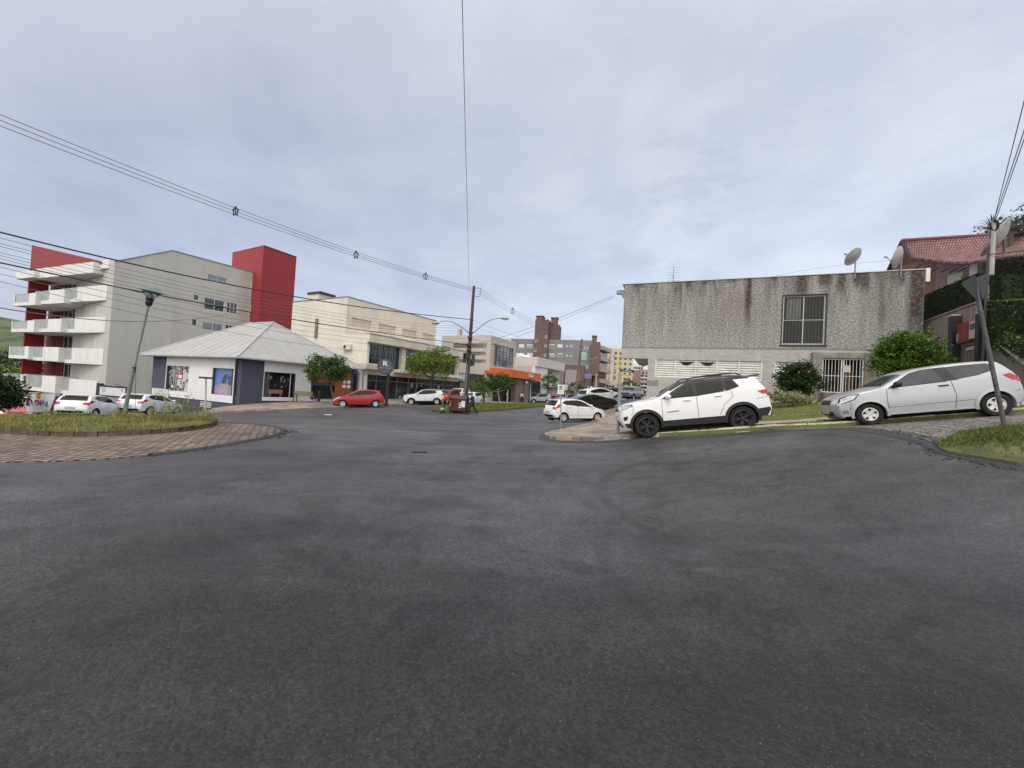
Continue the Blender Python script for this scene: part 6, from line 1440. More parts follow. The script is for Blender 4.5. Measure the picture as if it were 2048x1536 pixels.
# white sport-utility with black roof
SUV = dict(W=.90, L2=2.2, xm=-.02, xf=1.318, xr=-1.318, R=.36, Ra=.415, rimr=.255, style=10, rim=RIMD, sill=.30, zm=.70, tumble=.40, taper=.17, paint=WHITE, roofm=mat('black_roof', (.014, .014, .015), .38, .05, 1), roof=((.55, 1.28), (-1.74, 1.54)),
    prof=[(1.98, .30, .10), (2.08, .44, .14), (2.13, .62, .16), (2.12, .80, .16), (2.08, .93, .14), (1.90, 1.03, .10), (1.45, 1.10, .07), (1.02, 1.145, .06), (.92, 1.18, .05), (.30, 1.53, .07), (.10, 1.59, .07), (-.45, 1.645, .06), (-1.1, 1.65, .06), (-1.66, 1.60, .06), (-1.84, 1.55, .06), (-2.02, 1.27, .09), (-2.10, 1.20, .12), (-2.17, .95, .14), (-2.20, .72, .14), (-2.22, .56, .12), (-2.12, .36, .10)],
    belt=belt(1.24, 1.10, -1.4, .8),
    wins=[[(.66, 1.11), (.42, 1.29), (.16, 1.43), (-.06, 1.475), (-.10, 1.14)], [(-.20, 1.145), (-.17, 1.485), (-.55, 1.50), (-.88, 1.49), (-.90, 1.20), (-.86, 1.19)], [(-.98, 1.215), (-.97, 1.485), (-1.14, 1.47), (-1.27, 1.30)]],
    upper=[[(.84, 1.105), (.66, 1.225), (.32, 1.42), (.10, 1.515), (-.30, 1.57), (-.8, 1.583), (-1.3, 1.577), (-1.64, 1.53), (-1.62, 1.50), (-1.2, 1.50), (-1.33, 1.29), (-1.0, 1.195), (-.15, 1.115)]], upperm=PLAS,
    ws=((.90, 1.19), (.32, 1.52)), rw=((-1.88, 1.50), (-2.03, 1.24)),
    doors=[dict(seam=[(.86, .48), (.84, .95), (.82, 1.10)], h=None), dict(seam=[(-.14, .50), (-.14, 1.10)], h=(.13, 1.02)), dict(seam=[(-.72, .52), (-.86, .80), (-1.12, 1.02), (-1.08, 1.19)], h=(-.72, 1.075))],
    hl_side=[(1.98, .88), (1.70, .97), (1.72, 1.0), (1.97, .98)], hl=(((2.115, .84), (2.08, .93)), .60), tl_side=[(-1.78, 1.12), (-2.03, 1.15), (-2.05, 1.02), (-1.90, 1.03)], tl=(((-2.12, 1.14), (-2.165, 1.0)), .62),
    front=[('grille', ((2.125, .82), (2.09, .92)), .55, PLAS), ('lower_grille', ((2.00, .34), (2.10, .50)), .7, PLAS), ('rear_bumper', ((-2.215, .60), (-2.12, .37)), .98, PLAS)],
    side=[('lower_cladding', [[(.87, .30), (.87, .47), (-.87, .49), (-.87, .30)]], PLAS, .02), ('rear_cladding', [[(-1.76, .62), (-1.74, .40), (-1.98, .40), (-2.09, .56), (-2.08, .64)]], PLAS, .015), ('front_cladding', [[(1.76, .46), (1.76, .30), (1.90, .33), (1.95, .46)]], PLAS, .015), ('fog_lamp_bezel', [[(1.97, .66), (1.84, .68), (1.86, .57), (1.96, .55)]], PLAS, .012), ('headlight_rim', [[(2.0, .86), (1.66, .97), (1.69, 1.03), (1.99, .99)]], PLAS, .004), ('badge', [[(.72, .70), (.38, .72), (.38, .745), (.72, .725)]], mat('badge_grey', (.12, .12, .12)), .006)],
    gaps=[[(1.66, .95), (1.68, .78), (1.74, .70)], [(-1.74, .90), (-2.04, .93)]], arch=(.075, PLAS), archz=.28, mirror=(.68, 1.14), rails=(.05, -1.45, .05), aerial=(-1.35, 1.62), spoiler=(-1.90, 1.575), spm=BLKP, pr=None)
# silver three-door hatchback
KA = dict(W=.82, L2=1.93, xm=.03, xf=1.225, xr=-1.225, R=.295, Ra=.345, rimr=.178, style=5, rim=RIMS, sill=.25, zm=.58, tumble=.44, taper=.18, paint=SILV, glass=CGL2, mirm=PLAS, handle=PLAS,
    prof=[(1.80, .20, .10), (1.90, .28, .12), (1.95, .44, .16), (1.955, .57, .16), (1.93, .69, .14), (1.80, .82, .10), (1.60, .895, .08), (1.28, .95, .07), (.98, .985, .06), (.88, 1.01, .05), (.40, 1.285, .07), (.18, 1.37, .07), (-.3, 1.42, .06), (-.85, 1.435, .06), (-1.32, 1.41, .06), (-1.50, 1.375, .06), (-1.71, 1.09, .09), (-1.80, .96, .12), (-1.85, .78, .15), (-1.88, .56, .15), (-1.86, .38, .14), (-1.74, .24, .10)],
    belt=belt(1.04, .93, -1.3, .8),
    wins=[[(.70, .955), (.50, 1.10), (.28, 1.24), (.05, 1.31), (-.22, 1.335), (-.36, .995), (.2, .965)], [(-.60, 1.005), (-.47, 1.34), (-.8, 1.345), (-1.24, 1.33), (-1.33, 1.28), (-1.30, 1.14), (-1.0, 1.055)]],
    upper=[[(-.36, .985), (-.22, 1.345), (-.48, 1.35), (-.62, .995)], [(.78, .935), (.48, 1.135), (.24, 1.28), (.0, 1.335), (-.22, 1.35), (-.4, .975)]],
    ws=((.88, 1.01), (.40, 1.28)), rw=((-1.53, 1.34), (-1.70, 1.10)),
    doors=[dict(seam=[(.82, .30), (.84, .60), (.80, .93)], h=None), dict(seam=[(-.46, .28), (-.52, .60), (-.48, .98)], h=(-.32, .88))],
    hl_side=[(1.83, .62), (1.52, .74), (1.42, .85), (1.60, .84), (1.79, .77)], hl=(((1.95, .62), (1.84, .77)), .62), tl_side=[(-1.44, 1.01), (-1.58, 1.04), (-1.72, .94), (-1.74, .85), (-1.60, .87)], tl=(((-1.76, .96), (-1.84, .84)), .72),
    front=[('grille', ((1.95, .62), (1.90, .73)), .45, PLAS), ('lower_grille', ((1.92, .30), (1.945, .40)), .62, PLAS)],
    side=[('fog_lamp', [[(1.80, .44), (1.68, .45), (1.66, .37), (1.79, .36)]], CHR, .01), ('headlight_rim', [[(1.85, .60), (1.50, .72), (1.38, .87), (1.60, .86), (1.80, .80), (1.86, .70)]], PLAS, .004), ('side_sill', [[(.84, .25), (.84, .275), (-.84, .275), (-.84, .25)]], SILV, .025)],
    arch=(.06, SILV), archz=.22, mirror=(.62, 1.0), pf=(1.955, .42), pr=(-1.885, .50))
def variant(base, **k):
    d = dict(base); d.update(k); return d
HATCH = dict(W=.85, L2=2.0, xm=0, xf=1.245, xr=-1.245, R=.305, Ra=.355, rimr=.20, style=5, rim=RIMS, sill=.26, zm=.60, tumble=.42, taper=.19, paint=WHITE,
    prof=[(1.85, .22, .10), (1.96, .32, .13), (2.0, .50, .16), (1.96, .64, .14), (1.80, .76, .10), (1.4, .90, .08), (1.08, .985, .07), (.98, 1.02, .05), (.40, 1.33, .07), (.15, 1.42, .07), (-.35, 1.475, .06), (-.95, 1.46, .06), (-1.42, 1.39, .06), (-1.55, 1.36, .06), (-1.78, 1.06, .09), (-1.86, .98, .12), (-1.93, .80, .14), (-1.96, .58, .14), (-1.93, .40, .13), (-1.80, .26, .10)],
    belt=belt(1.08, .94, -1.4, .9),
    wins=[[(.76, .975), (.50, 1.14), (.25, 1.27), (0, 1.35), (-.17, 1.37), (-.19, 1.02)], [(-.27, 1.03), (-.25, 1.38), (-.6, 1.385), (-.98, 1.36), (-1.02, 1.10)], [(-1.08, 1.12), (-1.06, 1.345), (-1.22, 1.31), (-1.36, 1.20)]],
    upper=[[(-.15, 1.0), (-.14, 1.385), (-.28, 1.39), (-.30, 1.01)], [(-.98, 1.08), (-.94, 1.38), (-1.1, 1.36), (-1.12, 1.10)]],
    ws=((.96, 1.03), (.42, 1.32)), rw=((-1.58, 1.33), (-1.78, 1.06)),
    doors=[dict(seam=[(.90, .30), (.92, .6), (.86, .95)], h=None), dict(seam=[(-.23, .28), (-.23, 1.0)], h=(.0, .90)), dict(seam=[(-.80, .30), (-.92, .6), (-1.08, .80), (-1.04, 1.08)], h=(-.86, .96))],
    hl_side=[(1.78, .66), (1.45, .80), (1.36, .87), (1.55, .85), (1.80, .74)], hl=(((1.975, .60), (1.86, .73)), .60), tl_side=[(-1.52, .98), (-1.66, 1.04), (-1.80, .96), (-1.82, .82), (-1.66, .84)], tl=(((-1.85, .99), (-1.93, .82)), .66),
    front=[('grille', ((1.985, .58), (1.93, .68)), .45, PLAS), ('lower_grille', ((1.97, .34), (1.995, .44)), .6, PLAS), ('rear_bumper', ((-1.95, .45), (-1.84, .30)), .75, PLAS)],
    side=[], mirror=(.72, 1.03), pf=(2.0, .42), pr=(-1.965, .62), spoiler=(-1.58, 1.385))
XOVER = variant(SUV, paint=WHITE, roofm=None, R=.335, Ra=.39, rimr=.225, style=5, rim=RIMS, arch=(.05, PLAS), upperm=PLAS, spm=WHITE, side=[('lower_cladding', [[(.87, .30), (.87, .43), (-.87, .45), (-.87, .30)]], PLAS, .02)])
PICK = dict(W=.90, L2=2.5, xm=-.1, xf=1.45, xr=-1.45, R=.35, Ra=.41, rimr=.22, style=5, rim=RIMS, sill=.40, zm=.75, tumble=.36, taper=.14, paint=GRYP,
    prof=[(2.10, .40, .10), (2.22, .56, .14), (2.22, .86, .14), (2.10, 1.0, .10), (1.5, 1.08, .07), (1.1, 1.12, .06), (.60, 1.52, .07), (.35, 1.64, .07), (-.3, 1.68, .06), (-1.6, 1.66, .06), (-2.2, 1.60, .06), (-2.32, 1.1, .08), (-2.42, .9, .10), (-2.42, .55, .10), (-2.30, .42, .08)],
    belt=belt(1.12, 1.10), wins=[[(.95, 1.14), (.50, 1.46), (.30, 1.53), (-.1, 1.55), (-.1, 1.14)], [(-.2, 1.14), (-.2, 1.55), (-.95, 1.55), (-.95, 1.14)], [(-1.05, 1.14), (-1.05, 1.55), (-2.0, 1.52), (-2.05, 1.14)]], upper=[],
    ws=((1.08, 1.15), (.62, 1.5)), rw=((-2.22, 1.55), (-2.31, 1.14)), doors=[dict(seam=[(-.15, .45), (-.15, 1.1)], h=(.1, 1.0)), dict(seam=[(-1.0, .45), (-1.0, 1.1)], h=(-.8, 1.0))],
    hl_side=[(2.04, .80), (1.85, .82), (1.85, .96), (2.04, .94)], tl_side=[(-2.2, 1.05), (-2.32, 1.05), (-2.36, .80), (-2.24, .80)], front=[('grille', ((2.22, .70), (2.2, .88)), .7, PLAS)], side=[], arch=(.05, PLAS), archz=.30, mirror=(.9, 1.15))
def car(sp, name, label, f, r, side, cat='car', group=None, lift=0):
    t_ = make_car(name, sp, label, cat, group)
    Pf, Pr = at(*f), at(*r); zf_, zr_ = g(Pf.x, Pf.y), g(Pr.x, Pr.y); Pf.z = zf_ + lift; Pr.z = zr_ + lift
    place(t_, Pf, Pr, sp['xf'], sp['xr'], side); return t_
G1 = 'cars parked around the junction'
car(SUV, 'parked_suv', 'white sport utility car with black roof and dark wheels nosing downhill beside the stucco building', (1296, 873, 11.4), (1487, 860, 10.9), 1, group=G1)
car(KA, 'parked_hatchback', 'silver three door hatchback with black mirror parked uphill under the leaning sign', (1745, 851, 10.1), (1999, 832, 9.2), 1, group=G1)
car(variant(HATCH, rw=((-1.58, 1.33), (-1.80, 1.02)), tl_side=[(-1.36, 1.12), (-1.62, 1.13), (-1.80, .92), (-1.60, .90)]), 'parked_hatchback', 'white hatchback with red tail light parked behind the parking sign at the corner', (1194, 848, 26), (1127, 844, 25), -1, group=G1)
car(variant(HATCH, paint=REDP, xm=0), 'parked_hatchback', 'bright red five door hatchback parked along the kerb by the bench', (685, 815.5, 31), (751, 815, 32), 1, group=G1)
car(variant(XOVER), 'parked_suv', 'white crossover parked behind the round black sign', (822, 810, 38), (873, 809.5, 38.8), 1, group=G1)
car(variant(HATCH, tl_side=[(-1.40, 1.06), (-1.66, 1.08), (-1.82, .92), (-1.60, .90)]), 'parked_hatchback', 'white hatchback beyond the roundabout nearest the navy shop wall', (352, 832, 29.6), (297, 831, 27), -1, group=G1)
car(variant(HATCH, tl_side=[(-1.40, 1.06), (-1.66, 1.08), (-1.82, .92), (-1.60, .90)], roofm=None), 'parked_hatchback', 'white hatchback left of the lamp post, half hidden by the roundabout grass', (238, 838, 26.4), (188, 838, 24), -1, group=G1)
car(variant(HATCH, paint=BLKP, rim=RIMD), 'parked_hatchback', 'black car parked between the white hatchback and the street name post', (1224, 835, 30), (1162, 833, 29), -1, group=G1)
car(variant(HATCH), 'parked_hatchback', 'white car just behind the black car at the corner', (1233, 822, 36), (1185, 820, 35), -1, group=G1)
car(variant(HATCH, paint=REDP), 'parked_hatchback', 'red car behind the maroon rubbish container', (893, 808, 41), (916, 808, 43.5), 1, group=G1)
car(variant(XOVER), 'parked_suv', 'white car parked just left of the utility pole base', (917, 806, 47), (937, 806, 50), 1, group=G1)
car(variant(HATCH, rim=RIMS), 'parked_hatchback', 'white hatchback seen past the walking man in dark blue', (944, 806, 41), (961, 806, 43), 1, group=G1)
car(variant(XOVER, paint=SILV, arch=(.05, PLAS), spm=SILV), 'parked_suv', 'silver grey pickup like car parked far down the street beyond the median', (1065, 801, 66), (1097, 801, 67.5), 1, group=G1)
car(variant(HATCH, paint=REDP), 'parked_hatchback', 'small red car far away just left of the parking sign', (1108, 800, 76), (1122, 800, 79), 1, group=G1)
car(variant(XOVER, paint=SILV, spm=SILV), 'parked_suv', 'pale silver car far away left of the far wooden pole', (1127, 800, 74), (1150, 800, 75.5), 1, group=G1)
car(variant(HATCH), 'parked_hatchback', 'small white hatchback far away right of the far wooden pole', (1157, 799, 72), (1180, 799, 73), 1, group=G1)
car(variant(PICK, paint=BLUP), 'parked_truck', 'blue truck far down the street left of the red leaved tree', (1200, 797, 68), (1216, 797, 74), 1, cat='truck', group=G1)
car(PICK, 'parked_truck', 'grey utility wagon beside the left corner of the stucco building', (1258, 800, 46), (1288, 800, 51), 1, cat='truck', group=G1)
car(variant(HATCH, paint=paint('orange_car_paint', (.42, .06, .02))), 'parked_hatchback', 'orange red car low behind the roundabout beside the Balmas sign', (75, 835, 26), (112, 835, 28.5), 1, group=G1)
# ------------------------------------------------------------------ leaves, trees, hedges
def rand_unit(n):
    v = rng.normal(size=(n, 3)); return v / np.linalg.norm(v, axis=1)[:, None]
def leaf_mesh(name, C, size, m, parent, up=.35, asp=.45):
    """diamond leaves at points C"""
    n = len(C); nr = rand_unit(n); nr[:, 2] = np.abs(nr[:, 2]) + up; nr /= np.linalg.norm(nr, axis=1)[:, None]
    t = np.cross(nr, rand_unit(n)); t /= np.linalg.norm(t, axis=1)[:, None] + 1e-9; b = np.cross(nr, t); s = size * rng.uniform(.45, 1.65, n)[:, None]
    V = np.stack([C - t * s, C + b * s * asp + nr * s * .12, C + t * s, C - b * s * asp + nr * s * .12], 1).reshape(-1, 3); k = np.arange(n) * 4
    me = bpy.data.meshes.new(name); me.from_pydata(V.tolist(), [], [(i, i + 1, i + 2, i + 3) for i in k.tolist()]); me.materials.append(m)
    o = bpy.data.objects.new(name, me); col.objects.link(o)
    if parent is not None: attach(o, parent)
    return o
def clumps(c, r, n, cr, per, low=-1.0, shell=.55):
    d = rand_unit(n * 3); d = d[d[:, 2] > low][:n]; rad = rng.uniform(shell, 1.0, len(d)) ** .8
    cc = np.array(c) + d * rad[:, None] * np.array(r) * (1 + .24 * np.sin(d[:, :1] * 5 + d[:, 1:2] * 4)); P = []
    for q in cc:
        k = int(per * rng.uniform(.5, 1.5)); e = rng.normal(size=(k, 3)) * np.array([cr, cr, cr * .6]) * rng.uniform(.6, 1.3); P.append(q + e)
    return np.concatenate(P), cc
BARK = mat('bark', (.11, .085, .065), .95, .3, 6, .8, 30, stretch=(1, 1, .3))
BARKW = mat('limewashed_bark', (.42, .40, .36), .9, .25, 5, .5, 30)
LEAF1 = leafmat('leaf_green', (.022, .055, .012), (.095, .165, .035), 1.4); LEAF2 = leafmat('leaf_yellowgreen', (.055, .095, .012), (.21, .27, .045), 1.2)
LEAF3 = leafmat('leaf_dark', (.012, .028, .010), (.045, .08, .025), 1.2); LEAF4 = leafmat('leaf_olive', (.05, .055, .025), (.13, .13, .06), .8)
LEAF5 = leafmat('leaf_lime', (.03, .065, .010), (.16, .27, .04), 1.6); LEAFR = leafmat('leaf_burgundy', (.04, .008, .008), (.14, .02, .02), 1.2)
LEAFV = leafmat('leaf_variegated', (.10, .13, .05), (.42, .42, .24), 5)
def tree(name, base, cpx, Y, rx, rz, label, leaf, n=60, per=70, ls=.10, bark=BARK, tr=.09, cr=.28, group=None, low=-.7, forks=6, cat='tree', ry=None):
    c = at(cpx[0], cpx[1], Y); bx, by = base if base else (c.x, c.y); bz = g(bx, by); t_ = thing(name, (bx, by, bz), label, cat, group)
    P, cc = clumps((c.x, c.y, c.z), (rx, ry or rx, rz), n, cr, per, low); leaf_mesh('crown', P, ls, leaf, t_)
    mb = MB(); B = Vector((bx, by, bz - .1)); top = Vector((c.x, c.y, c.z - rz * .55)); m1 = B.lerp(top, .5) + Vector((random.uniform(-.06, .06), .05, 0))
    mb.tube([B, m1, top], [tr * 1.25, tr, tr * .8], 9)
    for k in range(forks):
        q = Vector(cc[k * 7 % len(cc)]); st = m1.lerp(top, random.uniform(.5, 1)); md = st.lerp(q, .5) + Vector((0, 0, -.12 * rz)); mb.tube([st, md, q], [tr * .6, tr * .35, tr * .12], 6)
    mb.build('trunk', bark, t_, smooth=True); return t_
SG = 'street trees along the pavements'
tree('street_tree', gp(669, 813), (660, 741), 32, 1.62, 1.32, 'dark green street tree in front of the timber clad shop end', LEAF1, 80, 80, .085, cr=.26, group=SG)
tree('street_tree', gp(856, 806), (866, 731), 41, 2.35, 1.75, 'taller yellow green street tree before the cream building', LEAF2, 105, 80, .10, cr=.36, group=SG, tr=.11)
tree('street_tree', (at(1001, 800, 48).x, 48), (996, 768), 48, 2.3, 1.15, 'low dark spreading street tree left of the orange canopy entrance', LEAF1, 80, 70, .10, BARKW, group=SG, tr=.10)
tree('street_tree', None, (1098, 764), 72, 1.9, 1.7, 'small green tree in front of the white building', LEAF1, 34, 50, .13, group=SG)
tree('street_tree', None, (1156, 777), 75, 2.3, 1.3, 'low wide green tree behind the far wooden pole', LEAF1, 36, 50, .13, group=SG)
tree('street_tree', None, (1262, 778), 80, 2.9, 2.2, 'olive brown feathery tree beyond the street name post', LEAF4, 50, 60, .13, group=SG)
tree('shrub', None, (1224, 786), 70, 1.2, 1.1, 'burgundy leaved shrub far down the street', LEAFR, 22, 50, .14, cat='shrub')
tree('shrub', None, (951, 776), 46, .55, .7, 'small green shrub just right of the utility pole base', LEAF2, 12, 40, .09, cat='shrub')
tree('shrub', None, (968, 786), 44, 1.1, .7, 'dark low shrub beside the beige office wall', LEAF1, 18, 50, .09, cat='shrub')
for q in [(-8, 792, 22, .85, 1.1), ]:
    tree('leafy_tree', None, (q[0], q[1]), q[2], q[3], q[4], 'dark dense tree at the left edge beside the Balmas sign', LEAF3, 70, 90, .09, tr=.12, cr=.3)
tree('leafy_tree', None, (20, 775), 60, 4.6, 2.6, 'lighter green tree crown below the lowest left balcony', LEAF2, 60, 60, .22, tr=.2, cr=.7)
tree('leafy_tree', None, (8, 735), 75, 6.5, 3.5, 'dark tree crown on the hillside behind the left balconies', LEAF3, 60, 60, .28, tr=.2, cr=.9)
# round bush with tiered branches, flowering shrub, low planting by the stucco building
tree('round_bush', (at(1815, 740, 17.6).x, 17.6), (1816, 718), 17.6, 1.08, 1.10, 'big round bright green bush between the stucco building and the fence', LEAF5, 230, 95, .055, tr=.10, cr=.19, low=-.8, cat='bush')
fl = tree('flowering_shrub', (at(1597, 770, 19).x, 19), (1597, 758), 19.0, .84, .80, 'dark green shrub with orange flowers left of the barred gate', LEAF3, 130, 70, .055, tr=.04, cr=.16, low=-1, cat='shrub')
mb = MB()
for px_, py_ in ((1618, 744), (1598, 745)): c = at(px_, py_, 18.35); mb.sphere(c, .045 if px_ != 1618 else .06, 8)
mb.build('flowers', mat('orange_petals', (.6, .10, .03), .6, .2, 20), fl)
tree('low_hedge', (at(1590, 795, 17.6).x, 17.6), (1588, 797), 17.6, .85, .26, 'low pale variegated hedge in front of the flowering shrub', LEAFV, 50, 60, .045, tr=.03, cr=.12, cat='hedge', ry=.5)
def spiky(name, c, n, L_, label, m, cat='plant', up=.3, wd=.03, trunk=None):
    t_ = thing(name, (c[0], c[1], c[2]), label, cat); mb = MB()
    for k in range(n):
        d = rand_unit(1)[0]; d[2] = abs(d[2]) * .9 + up * random.uniform(-.4, 1); d = Vector(d).normalized(); p0 = Vector(c); p1 = p0 + d * L_ * .55; p2 = p0 + d * L_ + Vector((0, 0, -L_ * .22)); s = d.cross(Vector((0, 0, 1))).normalized() * wd
        mb.add([p0 - s, p0 + s, p1 + s * .8, p1 - s * .8, p2], [(0, 1, 2, 3), (3, 2, 4)])
    mb.build('leaves', m, t_, fix=False)
    if trunk: mt = MB(); mt.tube([(c[0], c[1], trunk), c], .09, 8); mt.build('trunk', BARK, t_)
p_ = at(1547, 797, 18.2); spiky('agave_plant', tuple(p_), 60, .65, 'spiky green plant behind the white car tail against the wall', LEAF1)
YUC = leafmat('yucca_leaf', (.05, .055, .045), (.20, .21, .18), 3)
for px_, py_, Y_, L_ in ((2022, 462, 20, 1.1), (1985, 458, 19, .95), (2050, 470, 20, 1.3)):
    p_ = at(px_, py_, Y_); spiky('yucca', tuple(p_), 90, L_, ('grey green spiky yucca crown above the house roof near the right edge', 'spiky yucca crown touching the top of the pale concrete pole', 'yucca crown at the extreme right edge')[(2022, 1985, 2050).index(px_)], YUC, up=.15, wd=.018, trunk=p_.z - 2.5)
tree('conifer', None, (2046, 482), 21, 1.3, 1.7, 'dark conifer rising behind the roof at the right edge', LEAF3, 60, 80, .07, tr=.1, cr=.25)
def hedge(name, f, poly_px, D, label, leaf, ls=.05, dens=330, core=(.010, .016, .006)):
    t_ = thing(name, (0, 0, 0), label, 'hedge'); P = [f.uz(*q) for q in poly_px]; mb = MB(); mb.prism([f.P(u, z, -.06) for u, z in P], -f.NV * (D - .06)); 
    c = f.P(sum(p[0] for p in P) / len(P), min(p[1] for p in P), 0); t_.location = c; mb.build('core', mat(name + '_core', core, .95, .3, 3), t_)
    A = np.array(P); area = abs(sum(A[i][0] * A[(i + 1) % len(A)][1] - A[(i + 1) % len(A)][0] * A[i][1] for i in range(len(A)))) / 2
    n = int(area * dens); lo, hi = A.min(0), A.max(0); Q = rng.uniform(lo, hi, (n * 3, 2)); Q = Q[inpoly(Q, P)][:n]
    L_ = [f.P(u, z, -.08 + rng.normal() * .05) for u, z in Q]
    for i in range(len(P)):                                     # leaves over the top faces
        a, b = P[i], P[(i + 1) % len(P)]
        ln = math.hypot(b[0] - a[0], b[1] - a[1])
        for k in range(int(ln * D * dens * .7)): s = random.random(); L_.append(f.P(a[0] + (b[0] - a[0]) * s, a[1] + (b[1] - a[1]) * s + rng.normal() * .02, -random.random() * D))
    leaf_mesh('foliage', np.array([tuple(v) for v in L_]), ls, leaf, t_); return t_
HDK = leafmat('hedge_dark_leaf', (.012, .024, .008), (.038, .065, .018), 1.5)
hedge('trimmed_hedge', Fac((1836, 22.6), (1975, 19.0)), [(1838, 700), (1838, 594), (1890, 572), (1951, 547), (1975, 548), (1975, 700)], 1.2, 'dark trimmed hedge rising to the right below the brick house', HDK)
hedge('trimmed_hedge', Fac((1974, 16.6), (2004, 16.0)), [(1975, 600), (1975, 551), (2000, 549), (2000, 602)], .8, 'square clipped dark hedge block at the foot of the pale pole', HDK)
hedge('trimmed_hedge', Fac((1984, 17.8), (2090, 15.4)), [(1985, 640), (1985, 521), (2010, 517), (2090, 508), (2090, 640)], 1.2, 'tall dark hedge at the right edge under the tiled roof', HDK)
hedge('ivy_hedge', Fac((1966, 15.5), (2090, 12.8)), [(1969, 690), (1969, 603), (2090, 598), (2090, 740)], .9, 'bright leaved ivy hedge with level top above the ramp wall', leafmat('ivy_leaf', (.02, .045, .010), (.13, .19, .05), 3), .06, 260)
hedge('ground_cover', Fac((1980, 15.2), (2090, 12.3)), [(1990, 700), (1990, 662), (2020, 668), (2048, 680), (2090, 690), (2090, 770)], .8, 'light green planting sloping down along the ramp coping', leafmat('cover_leaf', (.06, .10, .02), (.22, .28, .07), 3), .05, 260)
# tall weeds on the roundabout
wd_ = [gp(x, y) for x, y in ((340, 852), (425, 850), (432, 846), (395, 845), (345, 846))]
def weed(px, Y, h, label, sp=.35):
    c = at(px, yh(px), Y); z = g(c.x, c.y) + .2; t_ = thing('weed_clump', (c.x, c.y, z), label, 'weed', 'tall weeds on the roundabout'); mb = MB(); pts = []
    for k in range(26):
        a = random.uniform(0, 6.28); r_ = random.uniform(0, sp); x, y = c.x + math.cos(a) * r_, c.y + math.sin(a) * r_; hh = h * random.uniform(.5, 1); ln = Vector((math.cos(a), math.sin(a), 0)) * hh * random.uniform(.1, .4)
        P = [Vector((x, y, z - .1)), Vector((x, y, z + hh * .5)) + ln * .3, Vector((x, y, z + hh)) + ln]; mb.tube(P, [.006, .005, .002], 4, cap=False)
        for j in range(7): q = P[1].lerp(P[2], random.random()); pts.append(tuple(q + Vector(rand_unit(1)[0]) * .04))
    mb.build('stems', GRASSD, t_, fix=False); leaf_mesh('leaves', np.array(pts), .035, GRASSD, t_)
weed(362, 13.2, 1.0, 'tallest straggly weed clump on the roundabout in front of the navy base'); weed(398, 13.6, .62, 'feathery weed clump beside the small street plate post', .5); weed(330, 13.4, .65, 'thin weed clump in front of the white hatchback nose'); weed(420, 13.4, .45, 'short pale weeds at the right tip of the roundabout')
weed(140, 13.8, .35, 'low weed clump on the left part of the roundabout', .5); weed(270, 13.5, .45, 'weed clump just right of the leaning lamp post base', .5)

# ------------------------------------------------------------------ poles, lamps, wires
POLE = mat('dark_pole', (.075, .055, .048), .9, .3, 3, .5, 30, stretch=(2, 2, .2)); CONCP = mat('pale_concrete', (.40, .39, .37), .85, .15, 2, .2, 30); GALV = mat('galvanised', (.30, .31, .32), .45, .15, 3, metal=.5)
GLOB = mat('white_globe', (.78, .78, .76), .3, 0)
bx, by = at(931, 812, 35).x, 35.0
up_ = thing('utility_pole', (bx, by, g(bx, by)), 'dark utility pole with two curved lamp arms and cable boxes on the median', 'utility pole')
a_, b_ = at(930, 818, 35), at(948, 572, 35); mb = MB(); mb.tube([a_, a_.lerp(b_, .5), b_], [.20, .165, .12], 10); mb.build('shaft', POLE, up_, smooth=True)
for pts, hd_, nm in (([(940, 668), (925, 655), (905, 643), (890, 641), (880, 643)], (871, 646), 0), ([(944, 668), (958, 656), (975, 642), (990, 637), (1003, 636)], (1010, 637), 1)):
    P = chaikin([tuple(at(x, y, 35)) for x, y in pts], 2); mb = MB(); mb.tube(P, .05, 8); am = mb.build('lamp_arm', GALV, up_, smooth=True)
    h = at(*hd_, 35); mb = MB(); mb.sphere((0, 0, 0), .2, 12); sg = -1 if nm == 0 else 1; mb.v = [tuple(Vector((v[0] * 1.9, v[1] * .8, v[2] * .6 - .0)) + h) for v in mb.v]; mb.build('lamp_head', GALV, am, smooth=True)
    mb = MB(); mb.sphere((0, 0, 0), .15, 12); mb.v = [tuple(Vector((v[0] * 1.4, v[1] * .7, v[2] * .7 - .07)) + h) for v in mb.v]; mb.build('lens', GLOB, am, smooth=True)
for px_, py_, w_, h_ in ((934, 712, .5, .55), (929, 716, .25, .9), (946, 720, .3, 1.0), (941, 726, .35, .6), (938, 700, .4, .3), (937, 690, .4, .25), (940, 675, .4, .2)):
    c = at(px_, py_, 34.75); mb = MB(); mb.box(c, (w_, .3, h_)); mb.build('cable_box', BLACKM, up_, bevel=.03)
for py_ in range(640, 705, 8):
    c = at(942 - (py_ - 640) * .06, py_, 34.85); mb = MB(); mb.lathe([(.02, -.06), (.07, -.05), (.05, 0), (.08, .02), (.03, .07)], c + Vector((.16, 0, 0)), n=10); mb.build('insulator', BLACKM, up_)
mb = MB(); c = at(948, 576, 35)
for dz in (0, -.75): mb.tube([c + Vector((0, 0, dz)), c + Vector((.62, -.1, dz - .02))], .03, 6)
mb.tube([c + Vector((.62, -.1, .05)), c + Vector((.62, -.1, -.6))], .025, 6); mb.build('bracket', GREYM, up_)
mb = MB(); mb.tube([at(928, 800, 34.7), at(936, 730, 34.7)], .035, 6); mb.build('conduit', GALV, up_)
